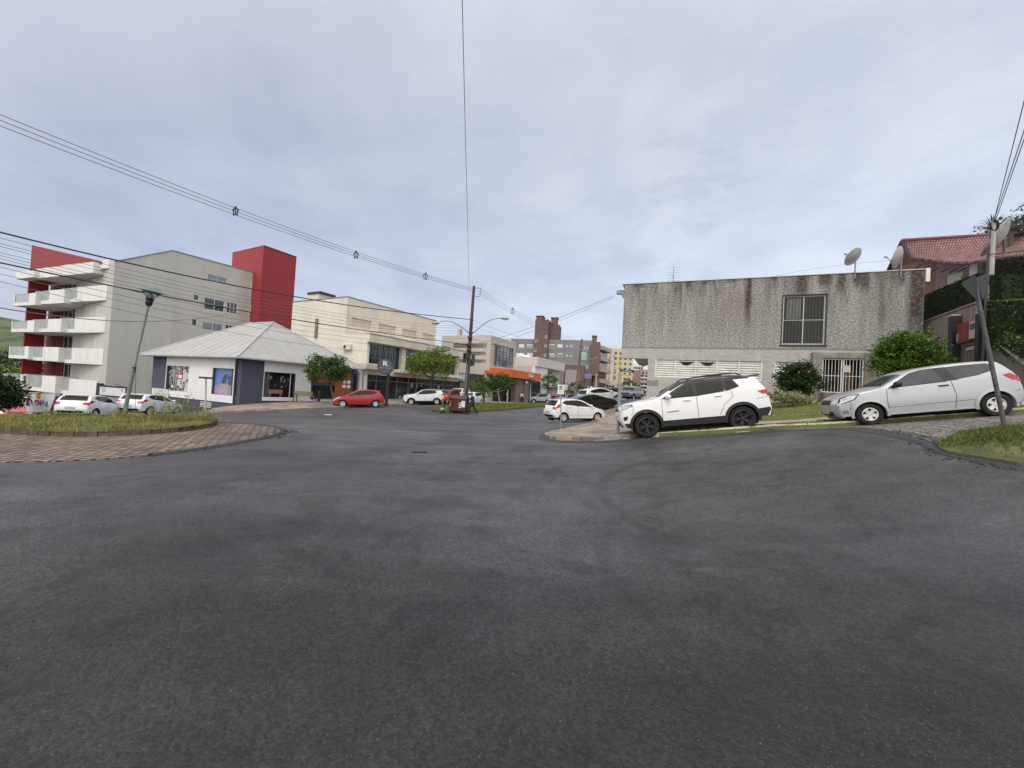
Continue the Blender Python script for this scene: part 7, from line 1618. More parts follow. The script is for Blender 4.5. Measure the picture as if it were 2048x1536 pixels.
# far pole with a green transformer
fp = thing('utility_pole', tuple(at(1150, 802, 64)), 'far brown utility pole with pale green transformer before the brick apartments', 'utility pole')
a_, b_ = at(1149, 803, 64), at(1164, 678, 64); mb = MB(); mb.tube([a_, b_], [.26, .15], 8); mb.build('shaft', mat('far_wood', (.17, .12, .09), .9, .2, 1), fp, smooth=True)
c = at(1168, 714, 63.6); mb = MB(); mb.lathe([(.02, -.62), (.5, -.6), (.55, .55), (.3, .7), (.02, .72)], c, n=14); mb.lathe([(.05, .7), (.09, .72), (.05, 1.0)], c + Vector((.2, 0, 0)), n=8); mb.build('transformer', mat('pale_green', (.32, .42, .38), .5, .1, 1), fp)
for (x0, y0, x1, y1) in ((1157, 722, 1140, 707), (1160, 722, 1194, 716), (1155, 691, 1172, 690), (1157, 700, 1171, 699)):
    mb = MB(); mb.tube([at(x0, y0, 63.8), at(x1, y1, 63.8)], .06, 6); arm_ = mb.build('cross_arm', GREYM, fp)
    if y0 == 722: mb = MB(); mb.sphere(at(x1, y1, 63.8), .22, 8, sz=.6); mb.build('lamp_head', GALV, arm_)
def thinpole(name, x0, y0, x1, y1, Y, r_, m_, label, cat='pole'):
    a = at(x0, y0, Y); b = at(x1, y1, Y); t_ = thing(name, (a.x, a.y, g(a.x, a.y)), label, cat); mb = MB(); mb.tube([Vector((a.x, a.y, min(a.z, g(a.x, a.y) - .1))), b], [r_, r_ * .8], 8); mb.build('shaft', m_, t_, smooth=True); return t_
thinpole('slim_pole', 1190, 800, 1193, 748, 60, .13, CONCP, 'slim pale pole right of the far wooden pole')
t_ = thinpole('concrete_pole', 1980, 556, 1988, 441, 17.3, .095, CONCP, 'pale concrete pole with coiled cable at its top against the tiled roof')
mb = MB(); c = at(1987, 452, 17.0)
for k in range(4):
    mb.tube([c + Vector((math.cos(q) * (.13 + .015 * k), -.02 * k, math.sin(q) * (.2 + .015 * k))) for q in np.linspace(0, 6.28, 20)], .012, 5, cap=False)
mb.build('cable_coil', BLACKM, t_)
dsh = thing('large_dish', tuple(at(2008, 470, 19)), 'large white and grey parabolic dish seen edge on above the tiled roof', 'satellite dish'); M = Matrix.Rotation(R(40), 3, 'Z') @ Matrix.Rotation(R(-62), 3, 'X')
prof = [(.95 * k / 8 + 1e-3, .30 * (k / 8) ** 2) for k in range(9)] + [(.95 * k / 8 + 1e-3, .30 * (k / 8) ** 2 + .03) for k in range(8, -1, -1)]
mb = MB(); mb.lathe(prof, at(2008, 478, 19), n=30, M=M); mb.build('reflector', DSH, dsh, smooth=True); mb = MB(); mb.tube([at(2008, 478, 19) , at(2008, 505, 19.3)], .05, 8); mb.build('mast', GREYM, dsh)

CAB = mat('cable_black', (.02, .02, .022), .6, 0)
CABG = mat('cable_grey', (.14, .14, .15), .6, 0)
def wire(pts, ya, yb, r_, label, group, name='power_cable', deg=2, ext=0, m_=CAB, x_off=(0, 0)):
    a = (pts[0][0], ya); b = (pts[-1][0], yb); pa = at(pts[0][0], pts[0][1], ya); pb = at(pts[-1][0], pts[-1][1], yb)
    f = Fac((pa.x, pa.y, 0), (pb.x, pb.y, 0)); U = [f.uz(*p) for p in pts]; u = np.array([q[0] for q in U]); z = np.array([q[1] for q in U]); k = np.polyfit(u, z, min(deg, len(pts) - 1))
    P = [f.P(uu, float(np.polyval(k, uu))) for uu in np.linspace(u[0] - ext, u[-1], 28)]
    mb = MB(); mb.tube(P, r_, 5); return tag(mb.build(name, m_, fix=False), label, 'cable', group)
def lwire(p, q, r_, label, group, sag=0, n=20, m_=CAB):
    p, q = Vector(p), Vector(q); P = [p.lerp(q, t) + Vector((0, 0, -4 * sag * t * (1 - t))) for t in np.linspace(0, 1, n)]; mb = MB(); mb.tube(P, r_, 5); return tag(mb.build('power_cable', m_, fix=False), label, 'cable', group)
HV = 'high bundle of power lines with spacers'
for dy0, dy1, yo in ((230, 576, 0), (241, 580, .12), (252, 583, -.12)):
    k = (dy0 - 230) / 22; wire([(0, dy0), (471, 414 + 15 * k), (712, 505 + 9 * k), (851, 549 + 7 * k), (945, 576 + 6 * k)], 14.1 + yo, 35, .015, {230: 'upper', 241: 'middle', 252: 'lower'}[dy0] + ' one of the three spaced high power lines rising to the upper left edge', HV, ext=6, m_=CABG)
for px_, py_, s_ in ((471, 423, .20), (712, 510, .22), (851, 553, .24), (1025, 622, .30)):
    Y_ = {471: 19.9, 712: 25.6, 851: 30.5, 1025: 43}[px_]; c = at(px_, py_, Y_); mb = MB(); P = [c + Vector((s_ * .7 * a, 0, s_ * b)) for a, b in ((0, 1.2), (.9, .4), (.6, -.9), (-.6, -.9), (-.9, .4), (0, 1.2))]
    mb.tube(P, .03, 6); mb.tube([c + Vector((0, 0, s_ * 1.2)), c + Vector((0, 0, -s_ * .9))], .03, 6)
    for q in P[:5]: mb.sphere(q, .05, 6)
    tag(mb.build('cable_spacer', BLACKM), {471: 'lowest numbered nearest spacer, leftmost on the high power lines', 712: 'middle cable spacer over the red tower side of the high lines', 851: 'third cable spacer close to the utility pole', 1025: 'far cable spacer right of the utility pole'}[px_].replace('lowest numbered nearest spacer, leftmost', 'leftmost and nearest cable spacer'), 'cable spacer', 'cable spacers')
LVG = 'low cables on the left from the utility pole'
wire([(0, 466), (200, 512), (330, 541), (497, 577), (620, 600), (780, 621), (940, 639)], 13, 35, .030, 'thickest uppermost of the low dark cables over the red tower', LVG, ext=5, deg=3)
wire([(0, 526), (200, 567), (330, 592), (580, 638), (682, 655), (756, 664), (938, 690)], 12.5, 35, .026, 'lower thick dark cable passing just above the roundabout lamp', LVG, ext=5, deg=3)
ORD = ['topmost', 'second from top', 'third from top', 'fourth from top', 'middle one', 'fourth from bottom', 'third from bottom', 'second from bottom', 'lowest']
for i9, (y0, ym, y1) in enumerate(((476, 590, 652), (487, 597, 656), (493, 604, 662), (505, 612, 666), (511, 620, 671), (517, 628, 676), (534, 640, 684), (548, 650, 694), (563, 668, 700))):
    wire([(0, y0), (480, ym), (938, y1)], 12 + random.uniform(-.3, .3), 35, .0085, ORD[i9] + ' of the nine thin cables crossing the grey apartments', LVG, ext=5, m_=CABG)
wire([(0, 616), (210, 641), (302, 643), (385, 638), (497, 624)], 14, 49, .02, 'single slack cable ending at the red tower', LVG, ext=4, deg=3, m_=CABG)
p1, q1 = at(938.5, 575, 35), at(925, 0, 9.0); lwire(p1, p1 + (q1 - p1) * 1.25, .010, 'lone cable crossing the middle of the sky overhead towards the camera', LVG, .12)
CG = 'cables between the poles'
for i, (y0, y1) in enumerate(((574, 684), (580, 688), (586, 692))): wire([(955, y0), (1025, 618 + i * 5), (1164, y1)], 35, 64, .013, ('upper', 'middle', 'lower')[i] + ' one of the three high lines between the two utility poles', CG, m_=CABG)
for i, (y0, y1) in enumerate(((640, 700), (652, 704), (664, 709), (678, 716), (690, 724))): wire([(945, y0), (1050, (y0 + y1) / 2 + 8), (1160, y1)], 35, 64, .011, ('topmost', 'second highest', 'middle', 'second lowest', 'lowest')[i] + ' of the five thin lower cables between the two utility poles', CG, m_=CABG)
wire([(945, 690), (1100, 642), (1229, 591)], 35, 25.6, .014, 'upper cable from the pole to the stucco building corner', CG, m_=CABG); wire([(945, 700), (1100, 649), (1230, 594)], 35, 25.6, .010, 'lower cable from the pole to the stucco building corner', CG, m_=CABG)
RG = 'cables at the top right'
for i, (y0, x1) in enumerate(((188, 1988), (250, 1987), (268, 1989))):
    p, q = at(x1, 441 + i * 3, 17.3), at(2052, y0, 10.5); lwire(p, p + (q - p) * 1.3, .012, ('upper dark cable descending to the pale concrete pole', 'upper grey cable of the lower pair descending to the pale concrete pole', 'lowest grey cable descending to the pale concrete pole')[i], RG, m_=CABG if i else CAB)
wire([(1460, 575), (1700, 528), (1785, 521)], 23, 20.4, .006, 'thin cable behind the satellite dish on the stucco roof', RG, m_=CABG)
# roundabout lamp
lb = at(244, 838, 15.2); lt = at(298, 606, 15.2); lp = thing('roundabout_lamp', (lb.x, lb.y, g(lb.x, lb.y) + .2), 'leaning grey lamp post with disc shaped lantern on the roundabout', 'street lamp')
mb = MB(); n_ = (lt - lb).normalized(); mb.tube([lb + Vector((0, 0, -.4)) , lb.lerp(lt, .42)], .068, 12); mb.tube([lb.lerp(lt, .42), lb.lerp(lt, .44), lt], [.068, .048, .042], 12); mb.build('post', mat('lamp_post_grey', (.24, .25, .27), .5, .15, 2, metal=.3), lp, smooth=True)
q = n_.to_track_quat('Z', 'Y').to_matrix(); hd_ = lt
mb = MB(); mb.lathe([(.07, -.12), (.11, -.05), (.11, .12), (.15, .16), (.10, .2)], hd_, n=16, M=q); mb.build('collar', BLACKM, lp, smooth=True)
gm_ = mat('lantern_glass', (.42, .44, .44), .12, .1, 3); bsdf = gm_.node_tree.nodes['Principled BSDF']; bsdf.inputs['Transmission Weight'].default_value = .85; bsdf.inputs['IOR'].default_value = 1.1
mb = MB(); mb.lathe([(.12, .2), (.30, .46)], hd_, n=24, M=q); mb.build('lantern_glass', gm_, lp, smooth=True)
mb = MB(); mb.lathe([(.001, .2), (.05, .2), (.06, .36), (.03, .42), (.001, .43)], hd_, n=12, M=q); mb.build('bulb', GLOB, lp, smooth=True)
mb = MB(); mb.lathe([(.001, .44), (.42, .455), (.43, .47), (.30, .55), (.16, .60), (.001, .63)], hd_, n=30, M=q); mb.build('lamp_cap', mat('cap_green_grey', (.13, .17, .15), .4, .2, 3), lp, smooth=True)
mb = MB(); c = lb.lerp(lt, .44); mb.box(c + Vector((.07, -.06, .0)), (.10, .08, .06)); mb.tube([c + Vector((.09, -.08, 0)), c + Vector((.13, -.1, -.15))], .02, 6); mb.build('clamp', BLACKM, lp)
mb = MB(); mb.tube([lb + Vector((.42, .1, -.2)), lb.lerp(lt, .46) + Vector((.06, 0, 0))], .008, 5); mb.build('stay_wire', CAB, lp)
# double globe lamps
for px_, y0, y1, Y_, s_, lab in ((1047, 796, 765, 63, 5.5, 'twin globe lamp in front of the brown tiled pillar'), (1179, 798, 775, 80, 3.5, 'twin globe lamp behind the far pole in front of the brick building'), (1264, 798, 783, 95, 3, 'distant twin globe lamp left of the grey wagon'), (866, 806, 749, 44, 3.5, 'twin globe lamp half hidden in the yellow green tree')):
    t_ = thinpole('globe_lamp', px_, y0, px_, y1 + 2, Y_, .06, BLACKM, lab, 'street lamp'); 
    c = at(px_, y1 + 2, Y_); w_ = s_ / 770 * Y_; mb = MB(); mb.tube([c + Vector((-w_, 0, 0)), c + Vector((w_, 0, 0))], .03, 6); mb.build('cross_arm', BLACKM, t_)
    for sg in (-1, 1): mb = MB(); mb.sphere(c + Vector((sg * w_, 0, .22)), .24, 12); mb.build('globe', GLOB, t_, smooth=True)
# ------------------------------------------------------------------ signs
def plate(f, u0, z0, u1, z1, off, m_, name, parent, th=.02):
    mb = MB(); fbox(mb, f, u0, z0, u1, z1, off - th, off); return mb.build(name, m_, parent)
# parking sign E
a_, b_ = at(1122.5, 862, 18.5), at(1121.5, 770, 18.5); ps = thing('parking_sign', (a_.x, a_.y, g(a_.x, a_.y)), 'white parking sign with a black letter E in a ring on a thin post', 'sign')
mb = MB(); mb.tube([a_ + Vector((0, 0, -.2)), b_], .028, 8); mb.build('post', GALV, ps)
pf_ = Fac((1114, 18.44), (1130, 18.44)); SGW = mat('sign_white', (.72, .72, .72), .5, .04, 3); r_ = pf_.rect(1116, 769, 1127.5, 788.5); pl = plate(pf_, *r_, 0, SGW, 'sign_plate', ps)
cx2, cz2 = (r_[0] + r_[2]) / 2, r_[3] - .155; mb = MB(); M = Matrix((pf_.U, Vector((0, 0, 1)), pf_.NV)).transposed(); mb.lathe([(.085, .004), (.11, .004)], pf_.P(cx2, cz2, 0), n=28, M=M); mb.build('ring', BLACKM, pl)
text('lettering', 'E', .17, pf_.P(cx2, cz2, 0), pf_.U, (0, 0, 1), BLACKM, pl, bold=.006); text('lettering', 'PERMITIDO', .042, pf_.P(cx2, r_[1] + .10, 0), pf_.U, (0, 0, 1), BLACKM, pl)
s2 = thing('parking_sign', tuple(at(1132, 805, 40)), 'small white sign on a post just behind the parking sign', 'sign'); mb = MB(); mb.tube([at(1131, 812, 40), at(1131.5, 757, 40)], .04, 6); mb.build('post', CONCP, s2); p2 = Fac((1126, 39.9), (1140, 39.9)); plate(p2, *p2.rect(1128.5, 769, 1135, 780), 0, mat('sign_grey', (.5, .52, .5), .6), 'sign_plate', s2)
# street name post
a_, b_ = at(1235.5, 878, 12.2), at(1241, 712, 12.2); st_ = thing('street_name_sign', (a_.x, a_.y, g(a_.x, a_.y)), 'grey street name post with blue plate over a small yellow plate at the pavement corner', 'sign')
mb = MB(); mb.tube([a_ + Vector((0, 0, -.2)), a_.lerp(b_, .8)], .045, 10); mb.tube([a_.lerp(b_, .8), b_], .012, 6); mb.build('post', GALV, st_, smooth=True)
pf2 = Fac((1238, 12.15), (1272, 12.3)); pl = plate(pf2, *pf2.rect(1241.5, 738, 1268.5, 745.5), 0, mat('street_blue', (.012, .022, .06), .5), 'sign_plate', st_); r_ = pf2.rect(1241.5, 738, 1268.5, 745.5)
text('lettering', 'RUA', .04, pf2.P((r_[0] + r_[2]) / 2, r_[3] - .03, 0), pf2.U, (0, 0, 1), WHITEP, pl); text('lettering', 'LM. NORONHA', .048, pf2.P((r_[0] + r_[2]) / 2 - .03, r_[1] + .035, 0), pf2.U, (0, 0, 1), WHITEP, pl)
plate(pf2, *pf2.rect(1261.5, 732.5, 1267, 739.5), .006, mat('shield_pale', (.45, .5, .56), .5), 'crest', st_); plate(pf2, *pf2.rect(1246, 748, 1268, 752.5), 0, mat('ochre_plate', (.42, .30, .05), .5), 'sign_plate', st_)
plate(pf2, *pf2.rect(1238, 716.5, 1256, 718), 0, BLACKM, 'top_bracket', st_)
# right hand give-way signs, seen from behind
a_, b_ = at(2014, 864, 7.0), at(1947, 556, 7.0); gw = thing('give_way_sign', (a_.x, a_.y, g(a_.x, a_.y)), 'leaning grey post with two dark triangular signs seen from behind', 'sign')
mb = MB(); mb.tube([a_ + Vector((0, 0, -.1)), b_], [.034, .029], 12); mb.build('post', mat('worn_post', (.115, .12, .128), .5, .3, 6, metal=.3, dirt=((.07, .055, .04), .7, 5)), gw, smooth=True)
for pts, mm_, nm in (([(1921, 567, 7.05), (1952, 549, 6.9), (1957, 604, 6.95)], mat('sign_back', (.06, .065, .07), .6, .2, 4, metal=.2), 'sign_plate'), ([(1949, 557, 6.93), (1979, 545, 7.2), (1966, 602, 7.05)], mat('sign_back_dark', (.018, .020, .03), .65, .2, 4), 'sign_plate')):
    P = [at(*p) for p in pts]; n_ = (P[1] - P[0]).cross(P[2] - P[0]).normalized() * .012; Q = []
    for i in range(3):                        # rounded corners
        p, pr_, nx_ = P[i], P[i - 1], P[(i + 1) % 3]; Q += [p.lerp(pr_, .10), p.lerp(pr_, .03).lerp(nx_, .03), p.lerp(nx_, .10)]
    mb = MB(); mb.prism(Q, n_); mb.build(nm, mm_, gw)
# small street plate on the roundabout
a_, b_ = at(410.5, 856, 14.6), at(412, 757, 14.6); t_ = thing('street_plate', (a_.x, a_.y, g(a_.x, a_.y)), 'small T shaped street plate on a thin post at the right tip of the roundabout', 'sign')
mb = MB(); mb.tube([a_ + Vector((0, 0, -.2)), b_], .028, 8); mb.build('post', CONCP, t_); p3 = Fac((398, 14.6), (428, 14.5)); plate(p3, *p3.rect(400, 753, 427, 758.5), .05, mat('street_blue', (.012, .022, .06)), 'sign_plate', t_); plate(p3, *p3.rect(400, 759, 426, 761.5), .05, SGW, 'sign_plate', t_)
# round black shop sign
rb_ = at(772, 812, 34.5); t_ = thing('round_shop_sign', (rb_.x, rb_.y, g(rb_.x, rb_.y)), 'round dark grey shop sign with RL monogram on a black post', 'sign'); c = at(771, 734, 34.2); rr2 = 15.8 / 770 * 34.2
mb = MB(); mb.tube([Vector((rb_.x, rb_.y, g(rb_.x, rb_.y))), Vector((rb_.x + .05, rb_.y, c.z - .3))], .13, 10); mb.lathe([(.25, 0), (.22, .1), (.13, .16)], (rb_.x, rb_.y, g(rb_.x, rb_.y) + .12), n=14); mb.build('post', BLACKM, t_)
vn = (CAM - c); vn.z = 0; vn = vn.normalized(); vu = Vector((0, 0, 1)).cross(vn).normalized(); vu = -vu if vu.x < 0 else vu; M = Matrix((vu, Vector((0, 0, 1)), vn)).transposed()
mb = MB(); mb.lathe([(.001, -.1), (rr2, -.1), (rr2, .06), (rr2 - .03, .08), (.001, .08)], c, n=40, M=M); pl = mb.build('sign_disc', mat('sign_slate', (.062, .066, .085), .5, .05, 1), t_)
tc_ = c + vn * .08; LG = mat('letter_silver', (.45, .46, .48), .4); text('lettering', 'R', .62, tc_ + Vector((0, 0, .28)) - vu * .07, vu, (0, 0, 1), WHITEP, pl, bold=.012); text('lettering', 'L', .62, tc_ + Vector((0, 0, .28)) + vu * .16, vu, (0, 0, 1), LG, pl)
text('lettering', 'RAFAEL LORENZO', .125, tc_ + Vector((0, 0, -.10)), vu, (0, 0, 1), LG, pl); text('lettering', 'STUDIO', .10, tc_ + Vector((0, 0, -.42)), vu, (0, 0, 1), LG, pl)
# trapezoid play-house sign
bf_ = Fac((36, 24.2), (118, 23.6)); P = [bf_.uz(*q) for q in ((41, 785), (113, 787), (99, 824), (53, 824))]; t_ = thing('trapezoid_sign', tuple(bf_.P(P[0][0] + 1, -1.8)), 'white tapering BALMAS sign with coloured letters beside the shrubs', 'sign')
mb = MB(); mb.prism([bf_.P(u, z, 0) for u, z in P], -bf_.NV * .2); pl = mb.build('sign_board', SHW, t_); mb = MB()
for i in range(4): mb.tube([bf_.P(*P[i], .0), bf_.P(*P[(i + 1) % 4], .0)], .035, 4)
mb.build('frame', mat('frame_pink', (.45, .35, .38), .5), pl); cu_ = (P[0][0] + P[1][0]) / 2; LC = [(.5, .03, .08), (.25, .08, .35), (.05, .28, .12), (.50, .03, .18), (.03, .30, .28), (.04, .10, .40)]
for i, ch in enumerate('BALMAS'):
    q = bf_.P(cu_ + (i - 2.5) * .30, bf_.uz(77, 806)[1] + (.02, -.03, .0, .0, .05, -.05)[i], .0); text('lettering', ch, (.50, .36, .32, .46, .40, .40)[i], q, bf_.U, (0, 0, 1), mat('letter_%d' % i, LC[i], .5), pl, bold=.02)
q = bf_.uz(77, 792); mb = MB(); mb.lathe([(.001, .005), (.20, .005)], bf_.P(q[0], q[1], 0), n=20, M=Matrix((bf_.U, Vector((0, 0, 1)), bf_.NV)).transposed())
for k in range(10):
    a = k * .628; mb.prism([bf_.P(q[0] + math.cos(a + d) * r0_, q[1] + math.sin(a + d) * r0_, .003) for d, r0_ in ((-.12, .2), (.12, .2), (0, .34))], bf_.NV * .003)
mb.build('sun_emblem', mat('sun_yellow', (.62, .38, .03), .5), pl); text('lettering', 'T', .34, bf_.P(q[0], q[1], .006), bf_.U, (0, 0, 1), mat('letter_red', (.45, .05, .04)), pl, bold=.015)
mb = MB()
for k in range(6): z_ = bf_.uz(106, 794 + k * 5)[1]; u_ = bf_.uz(112 - k * 1.5, 794 + k * 5)[0]; fbox(mb, bf_, u_ - .16, z_ - .05, u_ + .28, z_ + .05, -.18, -.02)
mb.build('striped_side', mat('stripe_blue', (.03, .05, .16), .5), pl)
mb = MB()
for px_ in (64, 90): u_ = bf_.uz(px_, 826)[0]; fbox(mb, bf_, u_ - .05, -3, u_ + .05, P[2][1], -.15, -.05); mb.build('post', GREYM, t_); mb = MB()
# framed white advertisement
af = Fac((190, 28), (256, 27.2)); r_ = af.rect(198, 770, 252, 797); t_ = thing('framed_sign', tuple(af.P(r_[0] + .3, -1.5)), 'white advertisement board in a thick black frame with two top lamps', 'sign')
plate(af, r_[0], r_[1], r_[2], r_[3], 0, BLACKM, 'frame', t_, .25); pl = plate(af, r_[0] + .13, r_[1] + .12, r_[2] - .13, r_[3] - .12, .012, mat('board_white', (.60, .60, .63), .4, .05, 2), 'sign_board', t_)
mb = MB(); M = Matrix((af.U, Vector((0, 0, 1)), af.NV)).transposed(); mb.lathe([(.09, .002), (.15, .006)], af.P(r_[0] + .55, (r_[1] + r_[3]) / 2 + .08, .014), n=20, M=M); mb.build('emblem', mat('emblem_blue', (.20, .26, .42), .5), pl)
mb = MB(); mb.lathe([(.001, .003), (.11, .003)], af.P(r_[2] - .42, (r_[1] + r_[3]) / 2 + .14, .014), n=20, M=M); mb.build('emblem', mat('emblem_grey', (.35, .35, .37), .5), pl)
mb = MB(); fbox(mb, af, r_[0] - .30, -3, r_[0] - .02, r_[3] + .12, -.3, -.02); mb.build('post', BLACKM, t_)
for u_ in (r_[0] + .5, r_[2] - .5): mb = MB(); mb.tube([af.P(u_, r_[3], -.1), af.P(u_ - .15, r_[3] + .16, .3), af.P(u_ + .2, r_[3] + .12, .45)], .02, 5); mb.build('sign_lamp', BLACKM, t_)
# bench
bn_ = Fac((590, 32.6), (629, 34.0)); bxy = bn_.P(bn_.len / 2, 0, .1); gzb = g(bxy.x, bxy.y) + .13; be = thing('park_bench', (bxy.x, bxy.y, gzb), 'slatted wooden bench with dark iron ends on the pavement before the shop', 'bench'); BW = mat('bench_wood', (.33, .25, .16), .7, .2, 3, stretch=(.5, .5, 6)); L_ = 1.65; u0_ = bn_.len / 2 - L_ / 2
mb = MB()
for k in range(4): fbox(mb, bn_, u0_, gzb + .44, u0_ + L_, gzb + .47, .02 + k * .11, .11 + k * .11)
mb.build('seat', BW, be); mb = MB()
for k in range(4): fbox(mb, bn_, u0_, gzb + .52 + k * .10, u0_ + L_, gzb + .60 + k * .10, -.05 - k * .02, -.02 - k * .02)
mb.build('backrest', BW, be)
for u_ in (u0_ - .02, u0_ + L_ - .03):
    mb = MB(); fbox(mb, bn_, u_, gzb, u_ + .05, gzb + .95, -.13, -.085); fbox(mb, bn_, u_, gzb, u_ + .05, gzb + .66, .42, .47); fbox(mb, bn_, u_, gzb + .40, u_ + .05, gzb + .44, -.084, .419); fbox(mb, bn_, u_, gzb + .661, u_ + .05, gzb + .70, -.084, .47); mb.build('leg', BLACKM, be)
mb = MB(); c = bn_.P(bn_.len + .35, 0, .3); mb.lathe([(.12, 0), (.12, .9), (.10, .95), (.001, .96)], (c.x, c.y, g(c.x, c.y) + .13), n=14); tag(mb.build('litter_bin', BLACKM), 'small black litter bin right of the slatted bench', 'bin')
# rubbish container
MARO = mat('maroon_paint', (.085, .018, .016), .5, .15, 2, dirt=((.05, .03, .025), .5, 3)); cf = Fac((896, 30.7), (935, 30.4)); r_ = cf.rect(897, 797, 932, 822); gc = g(cf.P(cf.len / 2, 0, 0).x, 30.6)
ct = thing('rubbish_container', tuple(cf.P(cf.len / 2, gc, -.4)), 'maroon wheeled rubbish container with curved lid and reflective chevrons', 'rubbish container')
z0_, z1_ = gc + .17, r_[3]; mb = MB(); ul, ur = r_[0], r_[2]; Pq = [cf.P(ul + .10, z0_, -.05), cf.P(ur - .10, z0_, -.05), cf.P(ur, z1_, .02), cf.P(ul, z1_, .02)]; mb.prism(Pq, -cf.NV * .85); mb.build('body', MARO, ct, bevel=.02)
mb = MB(); fbox(mb, cf, ul - .05, z1_ + .001, ur + .05, z1_ + .06, -.92, .08); mb.build('rim', MARO, ct); mb = MB(); Q = [(0, .061), (.06, .16), (.22, .26), (.5, .30), (.78, .26), (.94, .16), (1, .061)]
mb.prism([cf.P(ul + .02, z1_ + b, .04 - a * .92) for a, b in Q], cf.U * (ur - ul - .04)); mb.build('lid', mat('lid_dark', (.045, .028, .026), .5, .2, 3), ct)
for k, u_ in ((0, ul + .12), (1, ur - .62)):
    for j in range(3): mb = MB(); z_ = z1_ - .30 - j * .16; mb.prism([cf.P(u_ + a, z_ + b, .03) for a, b in ((0, 0), (.11, -.10), (.22, 0), (.22, .07), (.11, -.03), (0, .07))][:6], cf.NV * .01) if k else mb.prism([cf.P(u_ + a, z_ + b, .03) for a, b in ((0, 0), (.10, .08), (.10, .15), (0, .07))], cf.NV * .01); mb.build('reflector', WHITEP, ct)
plate(cf, ur - .40, z1_ - .62, ur - .10, z1_ - .12, .045, mat('notice_white', (.62, .6, .58)), 'notice', ct)
for u_ in (ul + .15, ur - .15):
    for o_ in (-.12, -.72): mb = MB(); c = cf.P(u_, gc + .09, o_); mb.lathe([(.001, -.03), (.09, -.03), (.09, .03), (.001, .03)], c, axis='Y', n=16); mb.build('wheel', TYRE, ct)
mb = MB(); c = cf.P(ul - 1.1, gc + .06, .2); mb.tube([c, cf.P(ul - .1, gc + .10, .15)], .03, 6); mb.box(tuple(c), (.25, .12, .10)); tag(mb.build('broom', mat('broom_dark', (.05, .045, .04), .9)), 'broom lying on the road left of the rubbish container', 'broom')

# ------------------------------------------------------------------ people: capsule skeleton fused by a voxel remesh
def remesh(mb, name, m_, parent, vox, M):
    o = mb.build(name, m_, None); md = o.modifiers.new('r', 'REMESH'); md.mode = 'VOXEL'; md.voxel_size = vox
    sm = o.modifiers.new('s', 'SMOOTH'); sm.iterations = 4; sm.factor = .5
    dg = bpy.context.evaluated_depsgraph_get(); me = bpy.data.meshes.new_from_object(o.evaluated_get(dg)); bpy.data.objects.remove(o); me.name = name; me.transform(M)
    me.polygons.foreach_set('use_smooth', [True] * len(me.polygons)); me.materials.clear(); me.materials.append(m_); q = bpy.data.objects.new(name, me); col.objects.link(q); attach(q, parent); return q
def limb(mb, pts, rr): 
    mb.tube(pts, rr, 12)
    for p, r_ in zip(pts, rr): mb.sphere(p, r_, 10)
SKIN = mat('skin', (.30, .17, .115), .6, .08, 6)
